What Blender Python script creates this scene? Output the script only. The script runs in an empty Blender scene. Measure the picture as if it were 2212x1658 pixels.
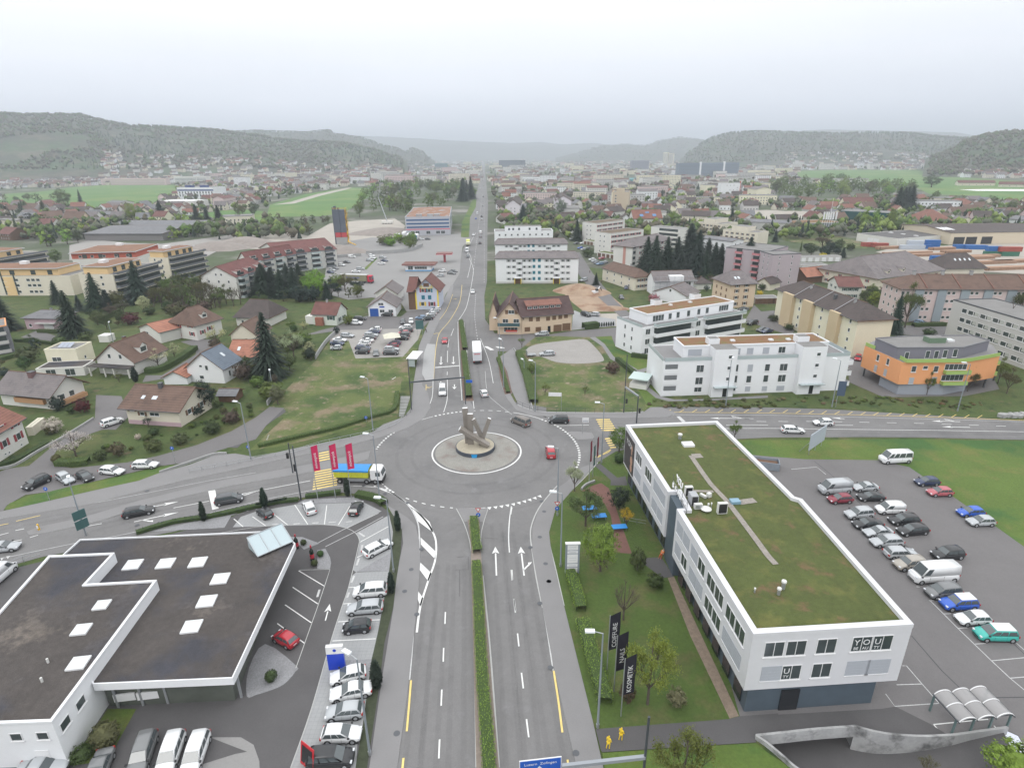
import bpy,bmesh,math,random
from math import radians as RAD,sin,cos,pi
from mathutils import Vector as Vc,Matrix,noise
from mathutils.geometry import tessellate_polygon
random.seed(7)
S=bpy.context.scene
COL=S.collection
#  camera
W,H,FPX,HC,TH,RO=2212,1658,1280.0,56.0,RAD(21.1),RAD(.65)
fw=Vc((0,cos(TH),-sin(TH)));u0=Vc((0,sin(TH),cos(TH)));r0=Vc((1,0,0))
rt=r0*cos(RO)-u0*sin(RO);up=u0*cos(RO)+r0*sin(RO)
cam=bpy.data.cameras.new('camera');co=bpy.data.objects.new('camera',cam);COL.objects.link(co)
co.matrix_world=Matrix(((rt.x,up.x,-fw.x,0),(rt.y,up.y,-fw.y,0),(rt.z,up.z,-fw.z,HC),(0,0,0,1)))
cam.sensor_fit='HORIZONTAL';cam.sensor_width=36;cam.lens=36*FPX/W
cam.clip_start=.5;cam.clip_end=60000
S.camera=co
#  sky, sun, exposure
wd=bpy.data.worlds.new('World');S.world=wd;wd.use_nodes=True
nt=wd.node_tree;nt.nodes.clear()
def N(tree,typ,**kw):
 n=tree.nodes.new(typ)
 for k,v in kw.items():
  if k.startswith('i_'):n.inputs[int(k[2:])].default_value=v
  else:setattr(n,k,v)
 return n
SUN_EL,SUN_AZ=RAD(48),RAD(205)
sky=N(nt,'ShaderNodeTexSky');sky.sky_type='NISHITA';sky.sun_disc=False
sky.sun_elevation=SUN_EL;sky.sun_rotation=SUN_AZ;sky.dust_density=4;sky.air_density=1.5
tc=N(nt,'ShaderNodeTexCoord');sp=N(nt,'ShaderNodeSeparateXYZ');nt.links.new(tc.outputs['Generated'],sp.inputs[0])
def mth(tree,op,a,b=None,clamp=False):
 n=N(tree,'ShaderNodeMath',operation=op);n.use_clamp=clamp
 for i,v in enumerate((a,b)):
  if v is None:continue
  if isinstance(v,(int,float)):n.inputs[i].default_value=v
  else:tree.links.new(v,n.inputs[i])
 return n.outputs[0]
zz=mth(nt,'MAXIMUM',sp.outputs[2],.0)
mp=N(nt,'ShaderNodeMapping');mp.inputs['Scale'].default_value=(1.2,1.2,9);nt.links.new(tc.outputs['Generated'],mp.inputs[0])
nz=N(nt,'ShaderNodeTexNoise');nz.inputs['Scale'].default_value=1.6;nz.inputs['Detail'].default_value=3;nt.links.new(mp.outputs[0],nz.inputs['Vector'])
cl=mth(nt,'ADD',mth(nt,'MULTIPLY',mth(nt,'SUBTRACT',nz.outputs['Fac'],.5),.22),1.0)
sx=mth(nt,'MULTIPLY',sp.outputs[0],-.06)
SKY_H,SKY_Z=11.0,10.4
rad=mth(nt,'MULTIPLY',mth(nt,'ADD',mth(nt,'ADD',mth(nt,'MULTIPLY',zz,SKY_Z),SKY_H),mth(nt,'MULTIPLY',sp.outputs[0],-.5)),cl)
tint=N(nt,'ShaderNodeMixRGB');tint.inputs[1].default_value=(.895,.945,1.085,1);tint.inputs[2].default_value=(.985,1.0,1.01,1)
nt.links.new(mth(nt,'MULTIPLY',zz,4.0,True),tint.inputs[0])
mul=N(nt,'ShaderNodeVectorMath',operation='SCALE');nt.links.new(tint.outputs[0],mul.inputs[0]);nt.links.new(rad,mul.inputs['Scale'])
mix=N(nt,'ShaderNodeMixRGB');mix.inputs[0].default_value=.06
nt.links.new(mul.outputs[0],mix.inputs[1]);nt.links.new(sky.outputs[0],mix.inputs[2])
bg=N(nt,'ShaderNodeBackground');bg.inputs[1].default_value=.1;nt.links.new(mix.outputs[0],bg.inputs[0])
wo=N(nt,'ShaderNodeOutputWorld');nt.links.new(bg.outputs[0],wo.inputs[0])
sl=bpy.data.lights.new('sun','SUN');sl.energy=.7;sl.angle=RAD(22);sl.color=(1,.97,.93)
so=bpy.data.objects.new('sun',sl);COL.objects.link(so);so.location=(-200,-200,400)
sd=Vc((sin(SUN_AZ)*cos(SUN_EL),cos(SUN_AZ)*cos(SUN_EL),sin(SUN_EL)))
so.rotation_euler=sd.to_track_quat('Z','Y').to_euler()
S.view_settings.view_transform='Standard';S.view_settings.look='None';S.view_settings.exposure=0;S.view_settings.gamma=1
cy=S.cycles
cy.max_bounces=5;cy.diffuse_bounces=2;cy.glossy_bounces=2;cy.transmission_bounces=2;cy.transparent_max_bounces=6;cy.volume_bounces=0
cy.caustics_reflective=False;cy.caustics_refractive=False;cy.sample_clamp_indirect=4;cy.use_denoising=True
#  pixel helpers (a pixel of the photo at a height -> a place)
TX={'0':0,'1':553,'2':1106,'3':1659};TY={'a':207.4,'b':553,'c':898.7,'d':1243.4}
ZT={'Z1':(1313.5,622.2,.25),'Z2':(1520.9,553,.3125),'Z3':(1054.2,397.5,.19532),'Z4':(1019.7,328.4,.20314),'Z5':(1037,604.9,.1459)}
fr=[0,0,1.0]
def t(s=None):
 if s is None:fr[:]=[0,0,1.0]
 elif s in ZT:fr[:]=ZT[s]
 else:fr[:]=[TX[s[0]],TY[s[1]],.25]
def D(x,y):return(fr[0]+x*fr[2],fr[1]+y*fr[2])
def g(x,y,z=.0):
 x,y=D(x,y)
 d=fw+rt*((x-W/2)/FPX)+up*(-(y-H/2)/FPX)
 k=(z-HC)/d.z
 return Vc((d.x*k,d.y*k))
def G(pts,z=.0):return[g(p[0],p[1],z)for p in pts]
def proj(v):
 v=Vc(v)-Vc((0,0,HC));k=v.dot(fw)
 if k<.1:return(-9999,-9999)
 return(W/2+FPX*v.dot(rt)/k,H/2-FPX*v.dot(up)/k)
def zat(P,y):
 y=D(0,y)[1];lo,hi=-20,300
 for _ in range(50):
  m=(lo+hi)/2
  if proj((P[0],P[1],m))[1]>y:lo=m
  else:hi=m
 return lo
def onp(P,Q,x,y):
 "point of the vertical plane through P, Q that shows at pixel x, y -> (metres along PQ, height)"
 x,y=D(x,y)
 d=fw+rt*((x-W/2)/FPX)+up*(-(y-H/2)/FPX)
 e=(Q-P).normalized();n=Vc((-e.y,e.x))
 k=n.dot(P)/(d.x*n.x+d.y*n.y)
 X=Vc((d.x*k,d.y*k))
 return(X-P).dot(e),HC+d.z*k
#  materials
MATS={}
def mat(name,col,rough=.8,noise_=(),col2=None,s2=.1,c2=(.4,.6),metal=0.,bump=0.,bscale=8.,tile=None,objcol=False,trans=0.,emit=0.,spec=None,alpha=1.,joint=None,coat=0.,jf=.07):
 if name in MATS:return MATS[name]
 m=bpy.data.materials.new(name);m.use_nodes=True;MATS[name]=m
 T=m.node_tree;b=T.nodes['Principled BSDF']
 b.inputs['Roughness'].default_value=rough;b.inputs['Metallic'].default_value=metal
 if spec is not None:b.inputs['Specular IOR Level'].default_value=spec
 if coat:b.inputs['Coat Weight'].default_value=coat;b.inputs['Coat Roughness'].default_value=.08
 geo=N(T,'ShaderNodeNewGeometry');pos=geo.outputs['Position']
 if objcol:
  oi=N(T,'ShaderNodeObjectInfo');c=oi.outputs['Color']
 else:
  r=N(T,'ShaderNodeRGB');r.outputs[0].default_value=(*col,1);c=r.outputs[0]
 if col2 is not None:
  for(cc,ss,(lo,hi))in(col2 if isinstance(col2,list)else[(col2,s2,c2)]):
   n=N(T,'ShaderNodeTexNoise');n.inputs['Scale'].default_value=ss;n.inputs['Detail'].default_value=5;n.inputs['Roughness'].default_value=.62
   T.links.new(pos,n.inputs['Vector'])
   mr=N(T,'ShaderNodeMapRange');mr.inputs[1].default_value=lo;mr.inputs[2].default_value=hi;T.links.new(n.outputs['Fac'],mr.inputs[0])
   mx=N(T,'ShaderNodeMixRGB');T.links.new(mr.outputs[0],mx.inputs[0]);T.links.new(c,mx.inputs[1]);mx.inputs[2].default_value=(*cc,1);c=mx.outputs[0]
 f=None
 for(ss,am)in noise_:
  n=N(T,'ShaderNodeTexNoise');n.inputs['Scale'].default_value=ss;n.inputs['Detail'].default_value=4;T.links.new(pos,n.inputs['Vector'])
  q=mth(T,'ADD',mth(T,'MULTIPLY',mth(T,'SUBTRACT',n.outputs['Fac'],.5),am*4),1.0)
  f=q if f is None else mth(T,'MULTIPLY',f,q)
 if tile:
  sz=N(T,'ShaderNodeSeparateXYZ');T.links.new(pos,sz.inputs[0])
  w=mth(T,'FRACT',mth(T,'DIVIDE',sz.outputs[2],tile))
  q=mth(T,'ADD',mth(T,'MULTIPLY',mth(T,'LESS_THAN',w,.25),-.28),1.05)
  f=q if f is None else mth(T,'MULTIPLY',f,q)
 if joint:
  sz=N(T,'ShaderNodeSeparateXYZ');T.links.new(pos,sz.inputs[0])
  a=mth(T,'LESS_THAN',mth(T,'FRACT',mth(T,'DIVIDE',mth(T,'ADD',sz.outputs[0],500),joint)),jf)
  b_=mth(T,'LESS_THAN',mth(T,'FRACT',mth(T,'DIVIDE',mth(T,'ADD',sz.outputs[1],500),joint)),jf)
  q=mth(T,'ADD',mth(T,'MULTIPLY',mth(T,'MAXIMUM',a,b_),-.16),1.0)
  f=q if f is None else mth(T,'MULTIPLY',f,q)
 if f is not None:
  vm=N(T,'ShaderNodeVectorMath',operation='SCALE');T.links.new(c,vm.inputs[0]);T.links.new(f,vm.inputs['Scale']);c=vm.outputs[0]
 T.links.new(c,b.inputs['Base Color'])
 if bump:
  n=N(T,'ShaderNodeTexNoise');n.inputs['Scale'].default_value=bscale;n.inputs['Detail'].default_value=3;T.links.new(pos,n.inputs['Vector'])
  bp=N(T,'ShaderNodeBump');bp.inputs['Strength'].default_value=bump;bp.inputs['Distance'].default_value=.15
  T.links.new(n.outputs['Fac'],bp.inputs['Height']);T.links.new(bp.outputs[0],b.inputs['Normal'])
 if trans:
  tr=N(T,'ShaderNodeBsdfTranslucent');T.links.new(c,tr.inputs[0])
  ms=N(T,'ShaderNodeMixShader');ms.inputs[0].default_value=trans
  T.links.new(b.outputs[0],ms.inputs[1]);T.links.new(tr.outputs[0],ms.inputs[2]);T.links.new(ms.outputs[0],T.nodes['Material Output'].inputs[0])
 if alpha<1:b.inputs['Alpha'].default_value=alpha
 if alpha<.4:n=N(T,'ShaderNodeTexNoise');n.inputs['Scale'].default_value=.5;n.inputs['Detail'].default_value=5;T.links.new(pos,n.inputs['Vector']);T.links.new(mth(T,'MULTIPLY',n.outputs['Fac'],alpha*2),b.inputs['Alpha'])
 if emit:b.inputs['Emission Strength'].default_value=emit;b.inputs['Emission Color'].default_value=(*col,1)
 return m
A_=[(.35,.05),(6.,.07),(.06,.05)]
asphalt=mat('asphalt',(.172,.168,.168),.9,[(.18,.06),(9.,.1),(1.3,.05)],col2=[((.13,.128,.13),.05,(.52,.68)),((.20,.197,.2),.33,(.58,.75))])
asD=mat('asphalt_dark',(.092,.088,.09),.9,[(.3,.10),(9.,.08)])
asL=mat('asphalt_lot',(.15,.143,.144),.9,[(.12,.08),(7.,.08),(.9,.03)])
pave=mat('pavement_asphalt',(.215,.21,.212),.9,[(.3,.05),(8.,.06)])
paver=mat('pale_pavers',(.30,.305,.31),.85,[(.3,.05),(3.,.05)],joint=.5)
wear=mat('tyre_wear',(.05,.05,.052),.85,alpha=.055)
kerb_m=mat('kerb_stone',(.42,.42,.41),.85,[(2.,.06)])
cnc=mat('concrete',(.33,.33,.33),.85,[(.5,.1),(4.,.06)])
cSt=mat('stained_concrete',(.36,.36,.36),.85,[(.4,.16),(3.,.1)],col2=(.10,.10,.10),s2=.55,c2=(.5,.72))
gravel=mat('gravel',(.30,.285,.27),.95,[(.2,.07),(4.,.16),(20.,.12)],bump=.3,bscale=9)
gvG=mat('grey_gravel',(.25,.25,.26),.95,[(.5,.08),(6.,.2)],bump=.3,bscale=9)
dirt=mat('bare_earth',(.33,.24,.17),.95,[(.15,.14),(1.4,.1)],col2=(.24,.14,.09),s2=.12,c2=(.5,.62),bump=.5,bscale=2)
sandm=mat('pale_sand',(.37,.34,.30),.95,[(.1,.1),(1.1,.08)])
soil=mat('planting_soil',(.15,.10,.08),.95,[(2.,.2)])
grass=mat('meadow_grass',(.058,.086,.020),.95,[(.25,.14),(2.5,.18),(11.,.15)],col2=[((.095,.10,.032),.07,(.48,.68)),((.03,.055,.012),.3,(.52,.66)),((.12,.095,.05),.22,(.60,.70))],bump=.6,bscale=5)
lawn=mat('lawn_grass',(.088,.138,.024),.95,[(.2,.12),(2.5,.15),(12.,.14)],col2=[((.125,.14,.035),.16,(.5,.66)),((.04,.10,.02),.05,(.5,.6))],bump=.5,bscale=6)
lawn_dull=mat('shaggy_lawn',(.062,.10,.018),.95,[(.25,.12),(2.5,.16),(12.,.14)],col2=[((.10,.10,.035),.2,(.5,.66))],bump=.6,bscale=6)
drygrass=mat('dry_field_grass',(.10,.125,.036),.95,[(.3,.12),(2.2,.16),(11.,.13)],col2=[((.05,.085,.02),.09,(.46,.6)),((.19,.15,.095),.12,(.5,.64)),((.25,.2,.14),.45,(.58,.7))],bump=.6,bscale=5)
farfield=mat('far_meadow',(.085,.18,.04),.95,[(.01,.1),(.15,.08)],col2=[((.13,.19,.05),.01,(.48,.6))])
farground=mat('town_ground',(.085,.09,.065),.95,[(.03,.15),(.4,.15)],col2=[((.22,.21,.19),.02,(.5,.6)),((.055,.08,.03),.012,(.42,.56))])
hWd=mat('spring_woodland',(.060,.065,.045),.95,[(.006,.15),(.05,.25),(.2,.2)],col2=[((.05,.085,.035),.008,(.48,.6)),((.11,.10,.07),.02,(.5,.62))])
hill_meadow=mat('hill_meadow',(.10,.17,.06),.95,[(.01,.15)])
redpave=mat('red_brown_paving',(.17,.085,.07),.9,[(.4,.1),(3.,.12)])
roofgravel=mat('dark_roof_gravel',(.070,.061,.057),.95,[(.25,.16),(1.6,.16),(8.,.2)],col2=[((.16,.135,.115),.2,(.56,.70)),((.045,.045,.055),.1,(.5,.62))],bump=.3,bscale=6)
greenroof=mat('green_roof_sedum',(.072,.090,.022),.95,[(.3,.12),(1.8,.14),(9.,.16)],col2=[((.11,.115,.03),.35,(.52,.66)),((.14,.095,.045),.4,(.56,.7))],bump=.6,bscale=6)
bRf=mat('brown_sedum_roof',(.20,.105,.05),.95,[(.3,.1),(3.,.15)],col2=(.15,.13,.05),s2=.3,c2=(.5,.65))
gRf=mat('grey_roof_gravel',(.20,.195,.19),.95,[(.3,.12),(3.,.1)])
hPt=mat('white_road_paint',(.70,.70,.69),.7,[(1.5,.06),(8.,.08)])
wPt=mat('worn_white_paint',(.50,.50,.50),.8,[(1.,.12),(7.,.15)])
yPt=mat('yellow_road_paint',(.72,.55,.20),.75,[(1.2,.10),(8.,.1)])
tar=mat('tar_joint',(.06,.06,.065),.8)
def wlm(name,c,k=.04):return mat(name,c,.85,[(.25,k),(2.5,k*.6)])
wW=wlm('white_render',(.76,.77,.79),.025)
oW=wlm('off_white_render',(.66,.65,.62))
gWl=wlm('grey_render',(.50,.49,.48))
crm=wlm('cream_render',(.67,.62,.52))
yWl=wlm('pale_yellow_render',(.74,.70,.55))
tan_w=wlm('tan_render',(.55,.44,.29))
apricot=wlm('apricot_render',(.62,.49,.36))
amber=wlm('amber_render',(.74,.53,.28))
oRw=wlm('orange_render',(.76,.35,.16),.02)
pinkw=wlm('pale_pink_render',(.62,.50,.49))
mauve=wlm('mauve_render',(.42,.36,.39))
redw=wlm('red_render',(.48,.12,.08))
dgrey=wlm('dark_grey_render',(.17,.17,.19))
slate_clad=mat('blue_grey_cladding',(.075,.10,.125),.5,[(.8,.08)])
tmb=mat('brown_timber',(.14,.08,.05),.8,[(2.,.15)])
metal=mat('galvanised_steel',(.42,.44,.46),.4,[(2.,.05)],metal=.6)
mDk=mat('dark_steel',(.10,.105,.115),.5,metal=.3)
steel=mat('brushed_steel',(.25,.225,.20),.45,[(.5,.12)],metal=.2)
def roofm(name,c,k=.12):return mat(name,c,.85,[(.35,k),(3.,k)],tile=.33,col2=(c[0]*.7,c[1]*.72,c[2]*.75),s2=.5,c2=(.5,.7))
rBr=roofm('brown_tiles',(.135,.085,.065));rDk=roofm('dark_brown_tiles',(.078,.062,.058));r_red=roofm('red_tiles',(.21,.095,.07))
r_orange=roofm('orange_tiles',(.34,.15,.10));rMa=roofm('maroon_tiles',(.15,.065,.055));rGy=roofm('grey_tiles',(.17,.17,.18));r_slate=roofm('blue_grey_tiles',(.14,.17,.21),.05)
rGb=roofm('grey_brown_tiles',(.17,.15,.15))
glass=mat('window_glass',(.055,.07,.072),.12,[(.5,.15)],spec=.8)
gDk=mat('dark_glass',(.02,.022,.026),.1,spec=.6)
blind=mat('grey_blind',(.40,.42,.46),.6,[(6.,.04)])
frW=mat('white_frame',(.74,.74,.75),.6)
shutter_b=mat('brown_shutter',(.16,.09,.05),.7);shutter_r=mat('red_shutter',(.28,.045,.055),.7);shutter_g=mat('green_shutter',(.03,.09,.07),.7)
shutter_y=mat('yellow_shutter',(.7,.5,.05),.7);shutter_bl=mat('teal_shutter',(.02,.16,.22),.7)
bGl=mat('balcony_glass',(.40,.46,.47),.25,spec=.5)
railgrey=mat('grey_balcony_panel',(.16,.17,.19),.6)
lime=mat('lime_green_panel',(.34,.48,.14),.6)
car_paint=mat('car_paint',(1,1,1),.32,objcol=True,coat=.5)
car_glass=mat('car_glass',(.075,.09,.096),.08,spec=1.)  # base colour lifted to carry some of the sky reflection
tyre_m=mat('tyre_rubber',(.02,.02,.021),.85);rim_m=mat('alloy_rim',(.42,.43,.45),.4,metal=.5)
lampglass=mat('headlight_glass',(.65,.67,.7),.15);taillight=mat('tail_light_glass',(.38,.02,.02),.2)
blP=mat('black_plastic',(.02,.02,.022),.5)
bark=mat('bark',(.10,.08,.065),.95,[(3.,.2)])
leaf=mat('leaves',(1,1,1),.7,[(.35,.14),(1.8,.2)],objcol=True,trans=.15)
pAn=mat('painted_surface',(1,1,1),.55,[(2.,.03)],objcol=True)
cloth_m=mat('fabric',(1,1,1),.9,objcol=True)
#  mesh helpers
class MB:
 def __init__(s):s.v=[];s.f=[];s.m=[];s.mats=[];s.sm=[]
 def mi(s,m):
  if m not in s.mats:s.mats.append(m)
  return s.mats.index(m)
 def add(s,vs,fs,m,smo=False):
  o=len(s.v);k=s.mi(m)
  s.v.extend([tuple(v)for v in vs])
  for f in fs:s.f.append([o+i for i in f]);s.m.append(k);s.sm.append(smo)
  return s
 def box(s,x0,x1,y0,y1,z0,z1,m,M=None):
  vs=[Vc(p)for p in((x0,y0,z0),(x1,y0,z0),(x1,y1,z0),(x0,y1,z0),(x0,y0,z1),(x1,y0,z1),(x1,y1,z1),(x0,y1,z1))]
  if M:vs=[M@v for v in vs]
  return s.add(vs,[(3,2,1,0),(4,5,6,7),(0,1,5,4),(1,2,6,5),(2,3,7,6),(3,0,4,7)],m)
 def prs(s,pts,z0,z1,m,mtop=None,bottom=True):
  n=len(pts)
  a=sum(pts[i][0]*pts[(i+1)%n][1]-pts[(i+1)%n][0]*pts[i][1]for i in range(n))
  if a<0:pts=list(pts)[::-1]
  vs=[(p[0],p[1],z0)for p in pts]+[(p[0],p[1],z1)for p in pts]
  s.add(vs,[(i,(i+1)%n,n+(i+1)%n,n+i)for i in range(n)],m)
  tr=tess(pts)
  s.add([(p[0],p[1],z1)for p in pts],tr,mtop or m)
  if bottom:s.add([(p[0],p[1],z0)for p in pts],[q[::-1]for q in tr],m)
  return s
 def tube(s,a,b,r1,r2,m,n=8,cap=True,smo=True):
  a=Vc(a);b=Vc(b);d=(b-a).normalized()
  x=d.orthogonal().normalized();y=d.cross(x)
  vs=[a+(x*cos(2*pi*i/n)+y*sin(2*pi*i/n))*r1 for i in range(n)]+[b+(x*cos(2*pi*i/n)+y*sin(2*pi*i/n))*r2 for i in range(n)]
  s.add(vs,[(i,(i+1)%n,n+(i+1)%n,n+i)for i in range(n)],m,smo)
  if cap:s.add(vs,[tuple(range(n))[::-1],tuple(range(n,2*n))],m)
  return s
 def beam(s,a,b,w,h,m,upv=(0,0,1)):
  a=Vc(a);b=Vc(b);d=(b-a).normalized();x=d.cross(Vc(upv))
  if x.length<1e-4:x=Vc((1,0,0))
  x.normalize();y=x.cross(d).normalized()
  vs=[]
  for p in(a,b):
   for i,j in((-1,-1),(1,-1),(1,1),(-1,1)):vs.append(p+x*(w/2*i)+y*(h/2*j))
  return s.add(vs,[(3,2,1,0),(4,5,6,7),(0,1,5,4),(1,2,6,5),(2,3,7,6),(3,0,4,7)],m)
 def strip(s,pts,w,z,m,off=0.):
  "ribbon of width w along world points"
  n=len(pts);P=[Vc((p[0],p[1]))for p in pts];L=[];R=[]
  for i in range(n):
   d=(P[min(i+1,n-1)]-P[max(i-1,0)]).normalized();q=Vc((-d.y,d.x))
   L.append(P[i]+q*(off+w/2));R.append(P[i]+q*(off-w/2))
  zs=z if isinstance(z,(list,tuple))else[z]*n
  vs=[(L[i].x,L[i].y,zs[i])for i in range(n)]+[(R[i].x,R[i].y,zs[i])for i in range(n)]
  return s.add(vs,[(n+i,n+i+1,i+1,i)for i in range(n-1)],m)
 def wall(s,pts,w,z0,z1,m,mtop=None):
  for i in range(len(pts)-1):
   a=Vc((pts[i][0],pts[i][1]));b=Vc((pts[i+1][0],pts[i+1][1]));d=(b-a).normalized();q=Vc((-d.y,d.x))*(w/2)
   s.prs([a-q-d*.001*i,b-q,b+q,a+q-d*.001*i],z0,z1+.0015*(i%2),m,mtop)
  return s
 def bd(s,name,parent=None,loc=None,rz=None):
  me=bpy.data.meshes.new(name);me.from_pydata(s.v,[],s.f)
  for m in s.mats:me.materials.append(m)
  me.polygons.foreach_set('material_index',s.m);me.polygons.foreach_set('use_smooth',s.sm)
  me.update()
  o=bpy.data.objects.new(name,me);COL.objects.link(o)
  if parent:o.parent=parent
  if loc is not None:o.location=loc
  if rz is not None:o.rotation_euler=(0,0,rz)
  return o
def tess(pts):
 tr=tess_h([pts]);return tr
def tess_h(loops):
 tr=tessellate_polygon([[Vc((p[0],p[1],0))for p in l]for l in loops])
 fl=[p for l in loops for p in l];out=[]
 for a,b,c in tr:
  A,B,C=fl[a],fl[b],fl[c]
  if(B[0]-A[0])*(C[1]-A[1])-(B[1]-A[1])*(C[0]-A[0])<0:a,c=c,a
  out.append((a,b,c))
 return out
def tag(o,lbl=None,cat=None,group=None,kind=None):
 if lbl:o['label']=lbl
 if cat:o['category']=cat
 if group:o['group']=group
 if kind:o['kind']=kind
 return o
def emp(name,loc,rz=0.,lbl=None,cat=None,group=None):
 o=bpy.data.objects.new(name,None);COL.objects.link(o);o.location=(loc[0],loc[1],loc[2]if len(loc)>2 else 0)
 o.rotation_euler=(0,0,rz);o.empty_display_size=.1
 return tag(o,lbl,cat,group)
KIDS={}
def copy_tree(o,parent=None,color=None):
 c=o.copy();COL.objects.link(c);c.parent=parent
 if color is not None:c.color=color
 for ch in KIDS.get(o.name)or KIDS.setdefault(o.name,list(o.children)):copy_tree(ch,c,color)
 return c
def smo(pts,n=6,closed=False):
 P=[Vc((p[0],p[1]))for p in pts];out=[];m=len(P)
 for i in range(m if closed else m-1):
  if closed:a,b,c,d=P[(i-1)%m],P[i],P[(i+1)%m],P[(i+2)%m]
  else:a,b,c,d=P[max(i-1,0)],P[i],P[i+1],P[min(i+2,m-1)]
  for k in range(n):
   u=k/n
   out.append(.5*((2*b)+(c-a)*u+(2*a-5*b+4*c-d)*u*u+(3*b-a-3*c+d)*u**3))
 if not closed:out.append(P[-1])
 return out
def resample(pts,step):
 P=[Vc((p[0],p[1]))for p in pts];out=[P[0].copy()];acc=0.
 for i in range(len(P)-1):
  a,b=P[i],P[i+1];L=(b-a).length
  if L<1e-6:continue
  u=step-acc
  while u<=L:out.append(a+(b-a)*(u/L));u+=step
  acc=(acc+L)%step
 return out
def inpoly(p,poly):
 x,y=p[0],p[1];c=False;n=len(poly);j=n-1
 for i in range(n):
  xi,yi,xj,yj=poly[i][0],poly[i][1],poly[j][0],poly[j][1]
  if(yi>y)!=(yj>y)and x<(xj-xi)*(y-yi)/(yj-yi)+xi:c=not c
  j=i
 return c
LV=.006;SHC=[0]
def sht(name,pts,m,lvl,px=True,n=0,closed=True,z=None,kind='structure',lbl=None,cat=None):
 P=G(pts)if px else[Vc((p[0],p[1]))for p in pts]
 if n:P=smo(P,n,True)
 SHC[0]+=1;far_=sum(p.y for p in P)/len(P)>260
 zz_=(lvl*LV+(SHC[0]*.004 if far_ else SHC[0]*.0004))if z is None else z
 b=MB();b.add([(p.x,p.y,zz_)for p in P],tess(P),m)
 o=b.bd(name);tag(o,lbl,cat,kind=kind);return o
def rsd(name,pts,m,z0,z1,px=True,n=0,side=None,kind='structure'):
 P=G(pts)if px else[Vc((p[0],p[1]))for p in pts]
 if n:P=smo(P,n,True)
 b=MB();b.prs(P,z0,z1,side or kerb_m,m,bottom=False);return tag(b.bd(name),kind=kind)
def text_mesh(s,size,m,extrude=.01,align='CENTER'):
 cu=bpy.data.curves.new('text','FONT');cu.body=s;cu.size=size;cu.extrude=extrude;cu.align_x=align;cu.resolution_u=2
 o=bpy.data.objects.new('text',cu);COL.objects.link(o)
 dg=bpy.context.evaluated_depsgraph_get();dg.update()
 me=bpy.data.meshes.new_from_object(o.evaluated_get(dg));COL.objects.unlink(o);bpy.data.objects.remove(o)
 me.materials.clear();me.materials.append(m);return me
def txO(name,s,size,m,mw,parent=None,extrude=.01):
 o=bpy.data.objects.new(name,text_mesh(s,size,m,extrude));COL.objects.link(o)
 if parent:o.parent=parent
 o.matrix_local=mw;return o
#  SETTING: ground, roads, markings
t('3d')
HOLE=[(-110,1405),(200,1372),(430,1348),(750,1325),(900,1368),(1100,1400),(1350,1412),(1600,1400),(2060,1335),(2160,1380),(2300,1620),(2500,2300),(600,2500),(330,1800),(200,1655),(0,1480)]
HOLEW=G(HOLE)
big=[Vc(p)for p in((-9500,-600),(9500,-600),(9500,12500),(-9500,12500))]
lp=[big,HOLEW]
b=MB();b.add([(p.x,p.y,0)for l in lp for p in l],tess_h(lp),farground)
tag(b.bd('ground'),kind='structure')
t()
near=G([(-500,640),(300,600),(700,590),(1100,560),(1700,620),(2300,640),(2900,700),(3300,1100),(2700,1800)])
t('3d');hr=G(HOLE[9::-1]);hl=G([(-110,1405),(0,1480),(200,1655),(330,1800),(600,2500)]);t()
sht('near_ground',[*near[:9]]+G([(2500,1659)])+hr[:1]+hr[1:]+hl+G([(-900,1950)]),grass,1,px=False)
sht('verge_lawn',[(1480,965),(1599,950),(1760,950),(1984,948),(2212,953),(2700,965),(2900,1500),(2400,1310),(2212,1181),(2149,1136),(2059,1073),(1964,1009),(1896,994),(1739,992),(1600,985)],lawn,3)
t('1b')
sht('dry_field',[(-60,1680),(240,1400),(110,1310),(330,1080),(520,900),(700,640),(850,720),(880,880),(1240,890),(1400,690),(1460,640),(1395,800),(1320,890),(1330,1075),(1255,1085),(1228,1370),(1000,1430),(560,1565),(180,1648)],drygrass,3)
t()
C0=Vc((-7.3,107.1))
def circ(r,n=64,c=C0,a0=0,a1=2*pi):return[c+Vc((cos(a0+(a1-a0)*i/n),sin(a0+(a1-a0)*i/n)))*r for i in range(n if abs(a1-a0-2*pi)<1e-6 else n+1)]
sht('road_roundabout',circ(22.2),asphalt,12,px=False)
sht('road_west',[(889,880),(873,901),(828,917),(805,934),(728,951),(628,971),(553,988),(508,980),(462,984),(410,1004),(345,1022),(300,1039),(212,1058),(95,1085),(12,1102),(-200,1160),(-500,1240),(-600,1400),(-200,1292),(0,1228),(90,1203),(325,1158),(378,1148),(428,1134),(478,1123),(553,1091),(659,1074),(700,1068),(740,1064),(768,1067),(820,1080),(836,1092),(860,1110),(950,1050),(950,920)],asphalt,9)
sht('road_north',[(950,930),(889,885),(893,830),(899,793),(905,748),(918,715),(928,693),(950,668),(965,635),(985,598),(993,575),(998,545),(1010,507),(1017,457),(1028,425),(1035,392),(1041,350),(1046,350),(1050,392),(1054,432),(1053,507),(1052,607),(1046,640),(1048,690),(1070,722),(1085,745),(1075,760),(1078,800),(1100,850),(1130,900),(1130,950)],asphalt,10)
sht('road_east',[(1110,868),(1116,876),(1153,889),(1346,892),(1391,890),(1405,880),(1467,879),(1659,880),(1796,884),(1994,896),(2212,908),(2700,930),(2700,962),(2212,950),(1984,945),(1859,944),(1659,945),(1600,948),(1420,958),(1330,975),(1291,999),(1240,1055),(1180,1050),(1180,880)],asphalt,8)
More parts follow.
